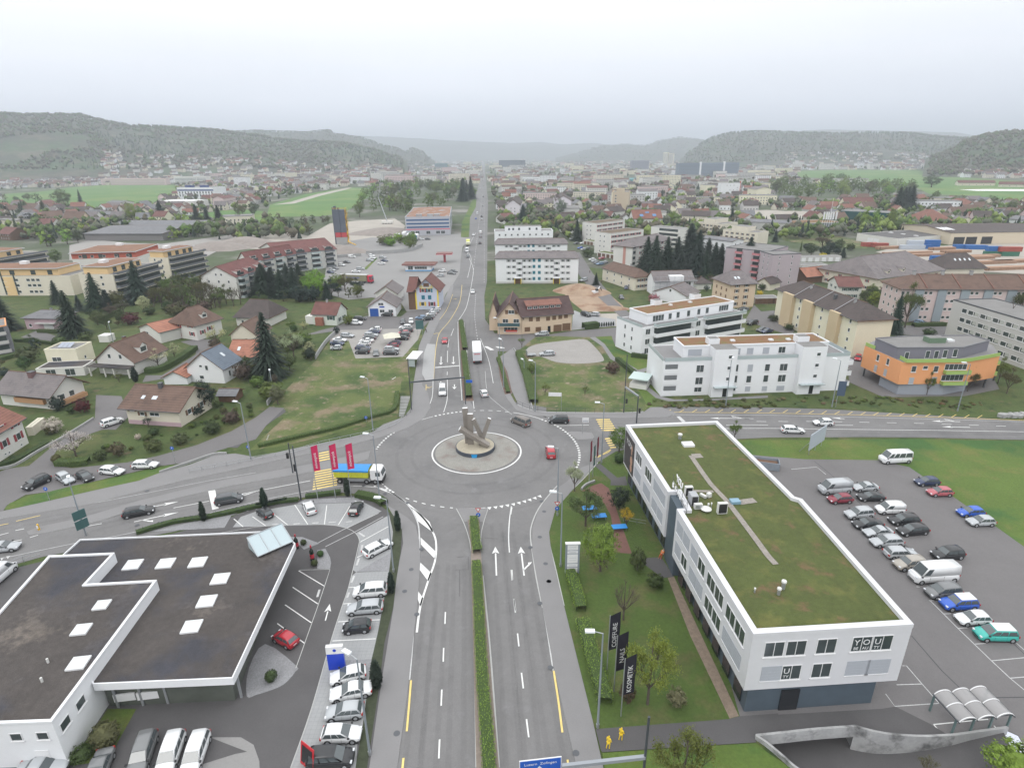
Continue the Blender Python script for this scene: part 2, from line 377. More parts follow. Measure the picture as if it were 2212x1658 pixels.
sht('road_south',[(836,1090),(868,1144),(871,1174),(863,1211),(857,1249),(850,1313),(825,1468),(798,1658),(752,1950),(1370,1950),(1303,1658),(1283,1568),(1202,1243),(1190,1185),(1186,1150),(1200,1100),(1240,1055),(1290,1000),(1200,950),(900,1000)],asphalt,7)
sht('restaurant_forecourt',[(1046,640),(1044,700),(1037,719),(1190,722),(1234,715),(1323,708),(1420,700),(1420,738),(1300,748),(1278,731),(1256,735),(1139,753),(1091,759),(1070,758),(1040,740),(1040,660)],asL,6)
sht('lot_drive',[(1234,713),(1240,670),(1260,678),(1330,690),(1330,704)],paver,5)
sht('gravel_lot',[(1237,680),(1345,676),(1380,672),(1330,705),(1260,701),(1236,700)],sandm,4)
sht('side_street',[(1238,545),(1252,545),(1280,590),(1330,650),(1375,690),(1420,720),(1390,735),(1335,680),(1290,640),(1255,600),(1232,565)],asL,5)
t('0c')
sht('side_lane',[(0,480),(60,455),(250,430),(480,240),(620,150),(830,30),(960,-110),(1100,-130),(1100,-10),(1050,60),(760,160),(500,280),(470,330),(500,430),(620,450),(1100,400),(1360,345),(1700,250),(2000,130),(2211,10),(2330,-80),(2460,-70),(2300,80),(2211,200),(1880,300),(1640,400),(1380,430),(1000,520),(830,560),(450,650),(220,680),(60,770),(20,830),(-60,850),(-700,900),(-700,560)],asL,8)
sht('grass_verge',[(40,800),(80,755),(240,690),(420,655),(640,600),(850,560),(1100,505),(1320,455),(1480,425),(1560,440),(1380,492),(1200,558),(850,633),(380,742),(60,812)],lawn,10)
t('0b')
sht('yard_drive',[(1230,1090),(1420,1060),(1700,930),(1830,830),(1900,790),(1850,720),(1680,720),(1560,740),(1700,790),(1690,850),(1400,1030),(1260,1030)],asL,6)
sht('yard_drive',[(830,1200),(1050,1210),(1110,1390),(1000,1500),(640,1500),(820,1400)],asL,6)
sht('garage_drive',[(180,700),(330,640),(480,690),(490,740),(260,720)],asL,6)
t('1b')
sht('side_lane',[(-160,1658),(-60,1560),(0,1530),(150,1420),(260,1345),(250,1325),(100,1330),(0,1400),(-200,1530),(-400,1640)],asD,7)
sht('car_lot',[(640,690),(740,625),(960,590),(1440,605),(1400,720),(1270,870),(860,885),(800,730),(640,790)],gravel,5)
sht('garage_forecourt',[(560,640),(690,610),(800,560),(960,515),(1250,525),(1320,470),(1560,465),(1600,445),(1500,560),(1440,622),(740,640),(400,690)],asL,6)
sht('truck_park',[(560,300),(600,150),(610,40),(700,-40),(760,-120),(1000,-160),(1350,-150),(1460,-190),(1770,-190),(1790,-100),(1770,20),(1760,150),(1700,250),(1640,330),(1600,450),(1300,480),(1250,400),(1000,360),(800,380),(650,340)],mat('pale_asphalt',(.245,.24,.236),.9,[(.06,.06),(5.,.06)]),6)
sht('grass_strip',[(930,110),(1040,15),(1050,20),(955,120)],lawn,7)
t('1a')
sht('gravel_yard',[(-160,1230),(200,1150),(450,1210),(640,1100),(850,1080),(1200,1060),(1290,1120),(1260,1200),(1180,1260),(1000,1340),(700,1400),(480,1390),(200,1330),(-700,1300)],sandm,4)
sht('car_yard',[(1170,1240),(1290,1190),(1700,1210),(1860,1230),(1760,1330),(1450,1310),(1300,1290)],mat('pale_asphalt',(.3,.3,.3)),5)
sht('far_meadow',[(100,1010),(120,940),(420,850),(600,820),(830,790),(1000,800),(1010,850),(760,1010),(560,1040),(100,1045)],farfield,3)
sht('field_track',[(150,940),(300,915),(520,850),(780,795),(830,790),(800,803),(560,862),(330,930)],sandm,4)
sht('far_meadow',[(1870,900),(1905,890),(1900,960),(1850,1050),(1840,1220),(1770,1220),(1780,1090),(1830,990)],lawn,5)
t('0a')
sht('far_meadow',[(0,850),(300,830),(640,790),(900,770),(1500,770),(1560,800),(1450,870),(1300,930),(950,950),(850,1000),(500,960),(0,930)],farfield,3)
sht('far_meadow',[(1480,1060),(1640,1030),(1930,990),(2100,980),(2300,1000),(2250,1090),(1960,1110),(1500,1085)],farfield,3)
sht('gravel_yard',[(600,1290),(800,1240),(1100,1270),(1400,1280),(2000,1200),(2211,1240),(2300,1310),(1900,1330),(1650,1460),(600,1420)],gravel,4)
t('2a')
sht('building_site',[(1350,1010),(1500,1000),(2211,985),(2600,1010),(2600,1060),(2211,1080),(1900,1040),(1500,1030)],sandm,4)
sht('railway_yard',[(1000,930),(1080,920),(1400,1000),(1300,1030),(1100,960)],gravel,4)
t('3a')
sht('far_meadow',[(230,650),(600,640),(1300,640),(1500,690),(2211,740),(3200,760),(3200,930),(2211,920),(1700,860),(1400,850),(1260,780),(700,720),(240,700)],farfield,3)
sht('far_meadow',[(100,1180),(350,1170),(640,1220),(830,1270),(860,1320),(520,1310),(130,1250)],drygrass,4)
sht('timber_yard',[(930,1350),(1130,1300),(1450,1300),(2211,1250),(2900,1300),(2900,1560),(2211,1540),(1850,1520),(1500,1480),(1130,1390)],sandm,4)
sht('far_meadow',[(1650,810),(1900,805),(3000,810),(3000,830),(1800,820)],mat('field_covers',(.8,.8,.8),.6),5)
# ---- construction ground near the long restaurant
t('2b')
sht('green_plot',[(-140,300),(-60,255),(0,245),(560,245),(700,260),(520,330),(560,470),(480,360),(200,370),(-100,380)],grass,4)
sht('earth_plot',[(470,260),(640,245),(760,270),(840,330),(960,430),(970,480),(620,480),(520,400),(460,340)],dirt,6)
sht('meadow_plot',[(40,830),(200,700),(350,690),(600,700),(680,700),(780,770),(830,860),(1000,1000),(1110,1170),(1180,1300),(1140,1345),(960,1350),(480,1350),(190,1330)],drygrass,5)
sht('gravel_lot',[(130,800),(230,760),(420,735),(620,720),(700,770),(790,880),(760,915),(560,930),(380,915),(250,870),(150,860)],gravel,7,n=4)
sht('block_lawn',[(700,700),(860,690),(900,800),(1200,900),(1210,1000),(1000,970),(870,860)],lawn,5)
sht('block_lawn',[(1000,1000),(1200,900),(1300,1300),(1180,1310)],lawn,5)
sht('garden_path',[(670,705),(720,700),(800,760),(880,870),(1000,930),(1090,985),(1210,950),(1210,975),(1140,1005),(1130,1050),(1180,1130),(1280,1210),(1400,1240),(1700,1235),(2211,1205),(2211,1225),(1700,1250),(1350,1255),(1240,1225),(1150,1150),(1085,1030),(960,950),(850,890),(780,780)],pave,8)
t('3b')
sht('road_bank',[(-2400,1330),(-1000,1330),(-1000,1230),(0,1230),(360,1200),(700,1180),(1000,1225),(1300,1215),(1700,1210),(2000,1150),(2300,1250),(2500,1420),(2211,1410),(1800,1395),(1300,1360),(600,1320),(0,1300),(-1000,1300)][2:],grass,6)
sht('orange_house_yard',[(560,860),(800,860),(1000,900),(1950,1060),(2000,1150),(1700,1210),(1000,1220),(700,1090),(690,900)],asL,5)
sht('block_parking',[(-60,480),(60,470),(230,640),(200,690),(-200,560),(-120,420)],asL,5)
sht('block_parking',[(1050,620),(1200,600),(1500,590),(1600,640),(1500,690),(1100,680)],asL,5)
# ---- dealer yard
t()
sht('dealer_yard',[(838,1104),(820,1090),(768,1070),(700,1072),(553,1094),(478,1126),(378,1151),(200,1185),(0,1235),(-200,1295),(-900,1500),(-900,1950),(760,1950),(798,1658),(825,1468),(850,1313),(857,1249),(863,1211),(871,1174),(868,1144)],asD,5)
t('1c')
sht('paved_bays',[(-200,960),(-130,870),(0,825),(340,765),(930,745),(1085,822),(790,970),(700,950),(560,940),(0,955)],paver,8)
PB=G([(1150,855),(1185,1000),(1165,1180),(865,1350),(840,1330),(880,1180),(900,1080),(865,1010)])
sht('paved_bays',PB,paver,8,px=False)
t('1c');E1=G([(865,1350),(1160,1340),(1140,1400)]);E0=G([(840,1330)])
t('1d')
sht('paved_bays',E1[:2]+G([(1145,0),(1040,560),(1010,730)])+G([(740,730),(600,730),(640,590),(830,0)]),paver,8,px=False)
sht('paved_bays',[(600,732),(745,732),(750,790),(980,810),(1000,830),(960,1200),(880,1400),(850,1900),(250,1900),(300,1658),(480,1150)],paver,8)
sht('gravel_bed',[(742,733),(1015,720),(985,812),(750,792)],gvG,9)
sht('gravel_bed',[(80,590),(345,775),(340,830),(240,940),(100,1000),(0,1030),(-80,1040),(-60,800)],gvG,9,n=3)
sht('gravel_bed',[(-75,1520),(-180,1540),(-500,1640),(-300,1900),(40,1900),(30,1600),(-20,1460),(-130,1395),(-400,1395)],mat('pale_asphalt',(.3,.3,.3)),8)
t('1c')
sht('gravel_bed',[(1165,1180),(1165,1340),(870,1345)],gvG,9)
sht('gravel_bed',[(300,1045),(400,1045),(550,1100),(415,1155)],gvG,9)
sht('gravel_bed',[(530,1160),(600,1145),(640,1220),(650,1270),(640,1320),(530,1320)],gvG,9)
sht('gravel_bed',[(430,720),(860,700),(930,743),(340,763)],gvG,9)
sht('planting_strip',[(1150,830),(1215,860),(1262,985),(1250,1180),(1225,1345),(1205,1500),(1185,1658),(1110,1960),(1070,2290),(960,3040),(860,3040),(920,2700),(1000,2100),(1070,1800),(1145,1380),(1170,1180),(1185,1000)],mat('dark_ground_cover',(.045,.055,.03),.95,[(1.5,.2),(7.,.2)]),10)
t('0d')
sht('front_lawn',[(930,1150),(1180,1150),(930,1600),(620,1640),(600,1640),(900,1200)],lawn,8)
t('0c')
sht('gravel_bed',[(1300,1000),(1700,905),(2150,830),(2000,860),(1940,965),(1300,1000)][:5],gvG,8)
# ---- office lawn
t()
sht('office_lawn',[(1291,999),(1330,975),(1400,965),(1500,1200),(1598,1547),(1574,1553),(1430,1564),(1289,1575),(1283,1568),(1202,1243),(1190,1185),(1186,1150),(1200,1100),(1240,1055)],lawn_dull,9)
t('2c')
sht('terrace',[(600,650),(700,600),(770,580),(835,625),(900,800),(960,980),(1035,1190),(885,1180),(880,1000),(850,850),(760,700),(680,660)],redpave,11)
sht('garden_path',[(715,430),(760,410),(910,535),(980,520),(1000,600),(850,600),(855,555)],asD,11)
sht('garden_path',[(1100,1230),(1290,1220),(1400,1390),(1300,1400),(1140,1280)],asD,11)
t('2d')
sht('gravel_bed',[(1345,20),(1400,10),(1960,1212),(1880,1235),(1540,520)],mat('brown_gravel',(.22,.17,.13),.95,[(2.,.2),(10.,.2)]),11)
sht('driveway',[(722,1325),(1300,1282),(1870,1240),(1960,1215),(2300,1190),(2300,1385),(2115,1400),(2110,1440),(780,1525),(770,1510)],asD,10)
sht('front_lawn',[(780,1530),(2108,1445),(2211,1530),(2420,1670),(2600,2000),(900,2300)],lawn,9)
t('3d')
sht('parking_lot',G([(-70,-40),(-300,1200),(-110,1400)][1:])+HOLEW[1:10]+G([(2300,1620),(2500,2300),(4200,2300)])+(t()or G([(3300,1950),(2900,1600),(2400,1310),(2212,1181),(2149,1136),(2059,1073),(1964,1009),(1896,994),(1739,992),(1650,985),(1500,970),(1500,1200)])),asL,6,px=False)
t('3d')
sht('plaza',G([(-240,1220),(260,1190),(980,1150),(1100,1130),(1400,1280),(1560,1380),(1600,1395),(1350,1405),(1100,1393),(900,1362),(750,1319),(430,1342),(200,1366),(-110,1398)]),asD,8,px=False)
# ---- sunken ramp
t('3d')
b=MB()
RP=[(-400,1500,-3.4),(200,1470,-3.3),(700,1540,-2.9),(1100,1560,-2.3),(1500,1540,-1.4),(1900,1460,-.5),(2160,1382,-.05)]
top=[g(x,y,z)for x,y,z in RP];zs=[p[2]for p in RP]
bot=[g(x,y,z)for x,y,z in[(-400,1900,-3.4),(200,1900,-3.3),(700,2100,-2.9),(1100,2300,-2.3),(1500,2400,-1.4),(2000,2400,-.5),(2510,2310,-.05)]]
n=len(RP)
b.add([(p.x-.4,p.y+2.6,z)for p,z in zip(top,zs)]+[(p.x,p.y,z)for p,z in zip(bot,zs)],[(n+i,n+i+1,i+1,i)for i in range(n-1)],asD)
tag(b.bd('road_ramp'),kind='structure')
b=MB();P=HOLEW
def walls(idx,z0s,m,w=.25,z1=.55):
 pts=[P[i]for i in idx];pts=smo(pts,4);k=len(pts)
 for i in range(k-1):
  a,c=pts[i],pts[i+1];d=(c-a).normalized();q=Vc((-d.y,d.x))*(w/2)
  f=i/(k-1);zb=z0s[0]*(1-f)+z0s[1]*f
  b.prs([a-q,c-q,c+q,a+q],zb,z1+.002*(i%2),m)
walls([1,0],(-.9,-.9),cSt);walls([1,2,3],(-.9,-.9),cSt);walls([3,4,5,6,7],(-3.2,-1.3),cSt);walls([7,8],(-1.3,-.2),cnc)
walls([0,15,14,13,12],(-3.4,-3.4),cSt)
tag(b.bd('retaining_wall'),'weathered curved concrete wall round the sunken garage ramp below the bicycle shelter','wall')
b=MB();q0=P[0]+Vc((-1,9));q1=P[3]+Vc((1,9))
b.wall([q0,q1],.3,-3.4,-.1,cnc);b.prs([P[0]+Vc((-1,.2)),P[3]+Vc((.3,.2)),q1,q0],-.9,-.7,cnc);b.prs([P[0]+Vc((-1,.2)),P[3]+Vc((.3,.2)),q1,q0],-3.6,-3.38,asD)
b.wall([P[3]+Vc((.3,0)),q1],.3,-3.4,-.1,cnc)
tag(b.bd('underpass'),kind='structure')
#  kerbs (raised islands and pavements)
t('1c')
rsd('traffic_island',circ(8.35),mat('cobbles',(.27,.262,.24),.9,[(1.,.1),(5.,.2),(14.,.2)],col2=(.20,.165,.15),s2=.25,c2=(.5,.66),bump=.4,bscale=10),.05,.2,px=False)
for nm,pts in(('splitter_island',[(1735,800),(2005,798),(1965,915),(1800,915)]),('splitter_island',[(560,400),(800,350),(985,303),(970,375),(740,440),(500,480),(-200,600),(-900,760),(-1340,905),(-1760,1000),(-1960,1030),(-1980,1000),(-1880,960),(-1500,880),(-1000,730),(-300,560)])):
 rsd(nm,pts,pave,.04,.14)
t('2c');rsd('splitter_island',[(480,140),(560,135),(690,145),(712,185),(690,200),(565,205),(530,180)],pave,.04,.14)
t()
rsd('traffic_island',[(1004,868),(1016,868),(1024,884),(1022,900),(998,900),(1000,880)],pave,.04,.14)
MED_N=[(990,697),(999,697),(1004,740),(1010,790),(1019,840),(1023,867),(1001,867),(998,820),(994,760)]
rsd('planted_median',MED_N,soil,.04,.17)
rsd('planted_median',[(1010,1124),(1036,1124),(1038,1180),(1043,1245),(1056,1400),(1078,1658),(1100,1900),(1040,1900),(1029,1658),(1022,1400),(1018,1245),(1017,1180)],mat('gravel_soil',(.24,.2,.17),.95,[(3.,.15)]),.04,.17)
rsd('pavement',[(836,1091),(855,1100),(868,1120),(880,1150),(890,1160),(902,1190),(906,1243),(901,1300),(893,1400),(885,1468),(874,1560),(838,1658),(815,1950),(752,1950),(798,1658),(825,1468),(850,1313),(857,1249),(863,1211),(871,1174),(868,1144)][:1]+[(880,1118),(898,1135),(906,1170),(908,1215),(903,1290),(893,1380),(880,1500),(858,1658),(830,1900),(752,1950),(798,1658),(825,1468),(850,1313),(857,1249),(863,1211),(871,1174),(868,1144)],pave,.04,.12)
rsd('pavement',[(1291,999),(1256,1010),(1225,1040),(1190,1066),(1164,1100),(1150,1140),(1149,1190),(1160,1250),(1175,1330),(1196,1440),(1214,1520),(1237,1620),(1257,1700),(1300,1950),(1370,1950),(1303,1658),(1283,1568),(1202,1243),(1190,1185),(1186,1150),(1200,1100),(1240,1055)],pave,.04,.12)
rsd('pavement',[(889,881),(893,830),(899,793),(905,748),(918,715),(928,693),(950,668),(965,635),(975,615),(980,617),(972,650),(950,690),(927,742),(914,800),(912,832),(925,850),(930,880),(915,905),(880,925),(820,945),(740,965),(640,985),(520,1012),(400,1037),(300,1062),(200,1088),(0,1121),(0,1106),(95,1085),(212,1058),(300,1039),(345,1022),(410,1004),(462,984),(508,980),(553,988),(628,971),(728,951),(805,934),(828,917),(873,901)],pave,.05,.13)
rsd('pavement',[(1116,876),(1153,889),(1346,892),(1391,890),(1405,880),(1430,880),(1461,893),(1440,901),(1340,903),(1200,901),(1146,897),(1115,885),(1096,862),(1083,835),(1078,800),(1068,765),(1075,752),(1085,757),(1110,752),(1116,760),(1131,815),(1152,885)][:15]+[(1090,800),(1102,850)],pave,.05,.13)
t('1b')
rsd('planted_island',[(2085,880),(2110,890),(2170,1000),(2215,1190),(2150,1200),(2110,1060)],soil,.05,.2)
sht('footway',[(2211,800),(2260,830),(2330,1100),(2400,1340),(2360,1330),(2270,1290),(2211,1170),(2150,1000),(2110,870)],pave,14)
#  road paint
def dashes(mb,P,w,on,off,m,z,start=0.):
 P=resample(P,.25);i=int(start/.25);n=len(P)
 while i<n-1:
  j=min(i+int(on/.25),n-1);mb.strip(P[i:j+1],w,z,m);i=j+int(off/.25)
ZP=.10
wp=MB();yp=MB()
def ln(pts,w=.15,m=None,mb=None,n=4,z=ZP,px=True):
 P=G(pts)if px else pts
 if n and len(P)>2:P=smo(P,n)
 (mb or wp).strip(P,w,z,m or hPt)
def ds(pts,w=.15,on=3,off=5,m=None,mb=None,z=ZP,px=True,start=0):
 P=G(pts)if px else pts
 if len(P)>2:P=smo(P,5)
 dashes(mb or wp,P,w,on,off,m or hPt,z,start)
def ring(c,r,w,mb,m,z,a0=0,a1=360,n=96):mb.strip([c+Vc((cos(RAD(a0+(a1-a0)*i/n)),sin(RAD(a0+(a1-a0)*i/n))))*r for i in range(n+1)],w,z,m)
ring(C0,8.95,.3,wp,hPt,ZP)
def arcd(a0,a1,r,on,off,w):
 n=int(abs(RAD(a1-a0))*r/.2);pts=[C0+Vc((cos(RAD(a0+(a1-a0)*i/n)),sin(RAD(a0+(a1-a0)*i/n))))*r for i in range(n+1)]
 dashes(wp,pts,w,on,off,hPt,ZP)
RR=20.7
arcd(100,122,RR,.5,.5,.5);arcd(66,100,RR,1.0,1.0,.18);arcd(-20,48,RR,.5,.5,.45);ring(C0,RR,.18,wp,hPt,ZP,48,66,20)
arcd(150,176,RR,.6,.6,.4);ring(C0,RR,.15,wp,hPt,ZP,122,150,20);arcd(205,222,RR,.8,.5,.2);arcd(236,262,RR,.9,1.0,.22)
def tri(a,s=.75,r=RR,inw=True):
 c=C0+Vc((cos(RAD(a)),sin(RAD(a))))*r;d=(c-C0).normalized();e=Vc((-d.y,d.x))
 P=[c-d*.1+e*s/2,c-d*.1-e*s/2,c+d*s*.95]
 wp.add([(p.x,p.y,ZP)for p in P],[(0,1,2)]if(P[1]-P[0]).cross(P[2]-P[0])>0 else[(2,1,0)],hPt)
for k in range(11):tri(276+k*2.9)
for k in range(3):tri(222+k*2.4)
ln([(1174,1068),(1195,1055),(1208,1047)],.2)
t('1c')
ln([(1020,605),(1100,640),(1200,680),(1350,790),(1470,910),(1540,1030),(1558,1130),(1545,1260),(1490,1420),(1420,1650),(1390,1870)],.28)
ln([(840,605),(980,612),(1100,630),(1230,700),(1330,790),(1390,900),(1410,1000),(1412,1150),(1405,1300),(1385,1480),(1370,1680),(1350,2000),(1325,2280)],.22,wPt)
for q in([(1345,790),(1400,830),(1500,915),(1535,1010),(1400,910)],[(1422,1050),(1550,1170),(1550,1240),(1425,1110)],[(1418,1265),(1518,1360),(1490,1430),(1415,1330)],[(1402,1515),(1445,1575),(1425,1650),(1400,1590)]):
 P=G(q);wp.add([(p.x,p.y,ZP)for p in P],[tuple(range(len(P)))[::-1]],hPt)
t('1d')
for a in([(1637,315),(1633,418)],[(1622,625),(1618,745)],[(1606,985),(1600,1125)],[(1587,1415),(1580,1580)],[(1570,1900),(1560,2100)]):ln(a,.17)
ln([(1340,905),(1322,1130),(1303,1345)],.22,yPt,yp);ln([(1275,1575),(1262,1700),(1240,1900)],.22,yPt,yp)
ln([(1225,795),(1210,1050),(1190,1300),(1148,1658),(1120,1900)],.16,wPt);ln([(1232,795),(1222,905)],.16,wPt,n=0)
ln([(1865,0),(1885,600),(1905,1658)],.2,kerb_m);ln([(1960,0),(2020,600),(2100,1658)],.2,kerb_m)
t('2d')
for a in([(18,205),(32,305)],[(48,500),(60,612)],[(82,840),(98,975)],[(125,1240),(145,1397)]):ln(a,.17)
ln([(360,822),(400,1080),(435,1355)],.22,yPt,yp);ln([(480,1590),(500,1800)],.2,yPt,yp)
ln([(452,675),(480,880),(510,1080),(560,1400),(600,1600)],.16,wPt);ln([(465,800),(490,950),(540,1250),(590,1500)],.12,wPt)
ln([(215,0),(290,400),(355,820)],.16,wPt)
t('1c')
ln([(1735,800),(2000,797)],.12);ln([(1730,800),(1800,935),(1850,1100),(1868,1300),(1872,1658)],.14,kerb_m);ln([(2005,800),(1965,930),(1943,1050),(1945,1250),(1975,1658)],.14,kerb_m)
ln([(2207,780),(2190,900),(2183,1050),(2190,1180)],.16);ln([(2205,1330),(2213,1420)],.17)
t('2c')
ln([(15,1580),(30,1700)],.17,n=0);ln([(0,1330),(5,1415)],.17,n=0)
ln([(0,790),(-10,850)],.16,n=0)
ln([(395,600),(330,670),(230,800),(170,940),(160,1050),(180,1200),(210,1400),(265,1658)],.2,kerb_m)
ln([(740,405),(640,520),(540,620),(420,720),(345,830),(315,950),(325,1100),(380,1330),(450,1640)],.14,kerb_m)
def arrow(tail,head,w=.22,hw=1.1,hl=1.6,turn=None,m=hPt,mb=None,px=True):
 a,c=(g(*tail),g(*head))if px else(Vc(tail),Vc(head));d=(c-a).normalized();e=Vc((-d.y,d.x));mb=mb or wp
 nk=c-d*hl
 P=[a+e*w/2,a-e*w/2,nk-e*w/2,nk+e*w/2];mb.add([(p.x,p.y,ZP)for p in P],[(0,1,2,3)],m)
 P=[nk-e*hw/2-d*.1,nk+d*.25,nk+e*hw/2-d*.1,c];mb.add([(p.x,p.y,ZP)for p in P],[(0,1,3),(1,2,3)],m)
 if turn:
  L=(c-a).length;s=a+d*L*.18;f2=s+d*L*.18+e*turn*1.15
  P=[s-d*w,s+d*w,f2+d*w*.5-e*turn*.3,f2-d*w*1.2-e*turn*.3];mb.add([(p.x,p.y,ZP)for p in P],[(0,1,2,3)],m)
  k=d*.45;P=[f2+k-e*turn*.35,f2-k-e*turn*.35,f2+d*.5+e*turn*.25];mb.add([(p.x,p.y,ZP+.001)for p in P],[(0,1,2)],m)
t('1c');arrow((2078,1380),(2068,1130));t('2c');arrow((105,1380),(75,1130),turn=-1)
t('1b');arrow((1600,870),(1598,940),turn=None,hw=1.2);arrow((1706,868),(1705,935),hw=1.2);arrow((1715,1110),(1714,1152),hw=1.2);arrow((1597,1085),(1597,1115),hw=1.2)
ln([(1548,965),(1762,948)],.55,n=0)
for a in([(1708,630),(1685,690)],[(1668,720),(1658,790)],[(1655,820),(1654,920)],[(1653,1000),(1652,1030)]):ln(a,.14,n=0)
ln([(1652,1070),(1655,1150),(1650,1250),(1622,1350)],.14)
ln([(1780,250),(1760,400),(1680,550),(1590,660),(1560,760),(1545,900),(1535,1060)],.15,yPt,yp);ln([(1700,330),(1640,480),(1480,680),(1470,760)],.13,yPt,yp)
ln([(1530,1080),(1520,1230),(1450,1370),(1400,1400)],.13);ln([(1470,1110),(1468,1220)],.12,yPt,yp)
ln([(1745,570),(1750,800),(1780,1250)],.14);ln([(1797,575),(1830,900),(1885,1320)],.14)
ln([(1750,555),(1800,480),(1830,400),(1870,200),(1875,100),(1830,-20),(1850,-110),(1900,-200)],.15)
ds([(1900,330),(1890,500),(1900,620),(1925,780)],.13,1.5,2);ln([(1940,715),(2010,900),(2050,1100)],.12);ln([(1980,995),(2000,1180),(2080,1270),(2211,1370)],.13,kerb_m)
for q in([(1970,782),(2000,782),(2060,812),(2025,815)],[(2068,782),(2140,790),(2150,800),(2090,795)]):P=G(q);wp.add([(p.x,p.y,ZP)for p in P],[(3,2,1,0)],hPt)
ln([(1440,997),(1535,995)],.2,yPt,yp)
rsd('bus_lay_by',[(1480,760),(1550,765),(1535,1070),(1470,1085),(1435,1020),(1450,850)],mat('pale_concrete_slab',(.33,.33,.33),.85,[(1.,.04)]),.05,.145)
t()
ds([(1022,590),(1030,520),(1036,470),(1042,420)],.15,4,6);ln([(1010,600),(1018,560),(1008,540)],.15)
ds([(1046,610),(1046,500),(1046,430)],.13,2,4)
t('1c');ln([(470,560),(0,650),(-150,680)],.16,n=0);ln([(0,655),(-110,690)],.12,n=0)
t('0c')
ln([(2211,655),(2100,685)],.15,n=0);ln([(1500,795),(1810,735)],.15,n=0);ln([(745,955),(880,930)],.15,n=0);ln([(260,1050),(330,1030)],.15,n=0);ln([(135,990),(210,975)],.15,n=0);ln([(0,1030),(75,1010)],.15,n=0);ln([(110,1085),(190,1070)],.15,n=0)
P=G([(1800,650),(1860,640),(1890,800),(1835,812)]);wp.add([(p.x,p.y,ZP)for p in P],[(3,2,1,0)],hPt)
arrow((1150,820),(1545,740),hw=.9,hl=2.2,w=.2);arrow((1160,915),(1545,832),hw=.9,hl=2.2,w=.2,turn=-1)
ln([(140,910),(350,860)],.16,yPt,yp,n=0);ln([(0,945),(75,930)],.16,yPt,yp,n=0)
ln([(0,890),(250,840),(780,760),(1300,660),(1800,560),(2211,490)],.1,wPt,n=0)
ln([(0,1235),(600,1110),(1090,1020),(1500,920),(2211,740),(2600,660),(2900,610),(3050,605)],.12,wPt)
for q in([(5,1228),(40,1222),(15,1248)],[(55,1215),(90,1210),(68,1235)]):P=G(q);wp.add([(p.x,p.y,ZP)for p in P],[(0,2,1)],hPt)
for(tl,x,y,s)in(('0c',1190,632,1),('0c',1260,618,1),('0c',380,800,1.6),('1b',1560,672,1.3),('1b',1720,372,1.2),('1b',1500,1135,1)):
 t(tl);c=g(x,y)
 for k in range(6):yp.strip([c+Vc((random.uniform(-.8,.8),random.uniform(-.6,.6)))*s,c+Vc((random.uniform(-.8,.8),random.uniform(-.6,.6)))*s],.13,ZP,yPt)
t('1d');c=g(1258,705);ring(c+Vc((-.1,0)),.42,.12,yp,yPt,ZP,n=20);ring(g(1310,705),.42,.12,yp,yPt,ZP,n=20)
ln([(1250,705),(1275,740),(1300,710),(1268,712),(1290,745)],.1,yPt,yp,n=0);arrow((1281,760),(1280,808),.1,.4,.5,m=yPt,mb=yp)
ln([(1160,705),(1180,730),(1200,705)],.13,yPt,yp,n=0);ln([(1180,730),(1178,762)],.13,yPt,yp,n=0);ln([(1162,745),(1178,738),(1195,748)],.1,yPt,yp,n=0)
def zebra(A,B,C_,n,m=yPt):
 "A->B one end of the bars across, C the far corner"
 A,B,C_=g(*A),g(*B),g(*C_);e=(B-A);d=(C_-A)
 for i in range(n):
  f0=i/n;f1=f0+.5/n
  P=[A+d*f0,A+d*f0+e,A+d*f1+e,A+d*f1];yp.add([(p.x,p.y,ZP)for p in P],[(0,1,2,3)],m)
t('1c');zebra((488,640),(700,600),(510,470),8);zebra((540,395),(650,372),(545,310),4)
t('2c');zebra((780,130),(905,128),(720,20),6);zebra((850,280),(900,275),(795,185),5)
ln([(700,360),(820,320),(850,290),(740,360)],.18,yPt,yp)
t('3b')
ln([(-900,1495),(0,1490),(800,1500),(1500,1508),(2211,1520),(2800,1530)],.15,n=0)
ln([(-1150,1352),(-900,1350),(0,1358),(800,1375),(1500,1395),(2300,1425)],.15,yPt,yp,n=0);ln([(-1100,1372),(0,1376),(1500,1412),(2400,1440)],.14,wPt,n=0)
for k in range(25):
 x=-880+k*112;y=1340+max(0,(x-0))*.027;ln([(x,y+12),(x+42,y-12)],.14,yPt,yp,n=0)
for x,y in((90,1430),(330,1430),(555,1432),(790,1437),(1025,1441),(1262,1446),(1500,1453),(1735,1461),(1970,1470),(-210,1405),(-100,1430)):ln([(x,y),(x+85,y+2)],.15,n=0)
ln([(580,1462),(735,1464)],.15,n=0);ln([(-230,1460),(0,1462)],.15,n=0)
arrow((1745,1482),(1500,1476),hw=.9,hl=2);arrow((1660,1433),(1412,1427),hw=.9,hl=2,turn=-1);arrow((660,1408),(545,1398),hw=.9,hl=2);arrow((-160,1405),(-500,1403),hw=.9,hl=2,turn=-1)
t('2c');ln([(380,85),(665,78)],.16,n=0);ln([(1850,80),(1990,78)],.15,n=0)
P=G([(1420,5),(1450,3),(1500,50),(1470,55)]);yp.add([(p.x,p.y,ZP)for p in P],[(3,2,1,0)],wPt)
t('1c')
for a in([(335,768),(450,940)],[(612,772),(592,937)],[(812,780),(712,942)],[(130,830),(278,945)],[(-30,870),(88,952)],[(-190,890),(-110,958)],[(900,1090),(1150,953)],[(875,1222),(1000,1165)],[(370,1338),(590,1470)],[(318,1480),(535,1624)]):ln(a,.14,n=0)
for a in([(138,938),(195,936)],[(325,934),(380,930)],[(485,926),(542,922)],[(628,920),(690,916)],[(778,917),(832,911)]):ln(a,.22,wPt,n=0)
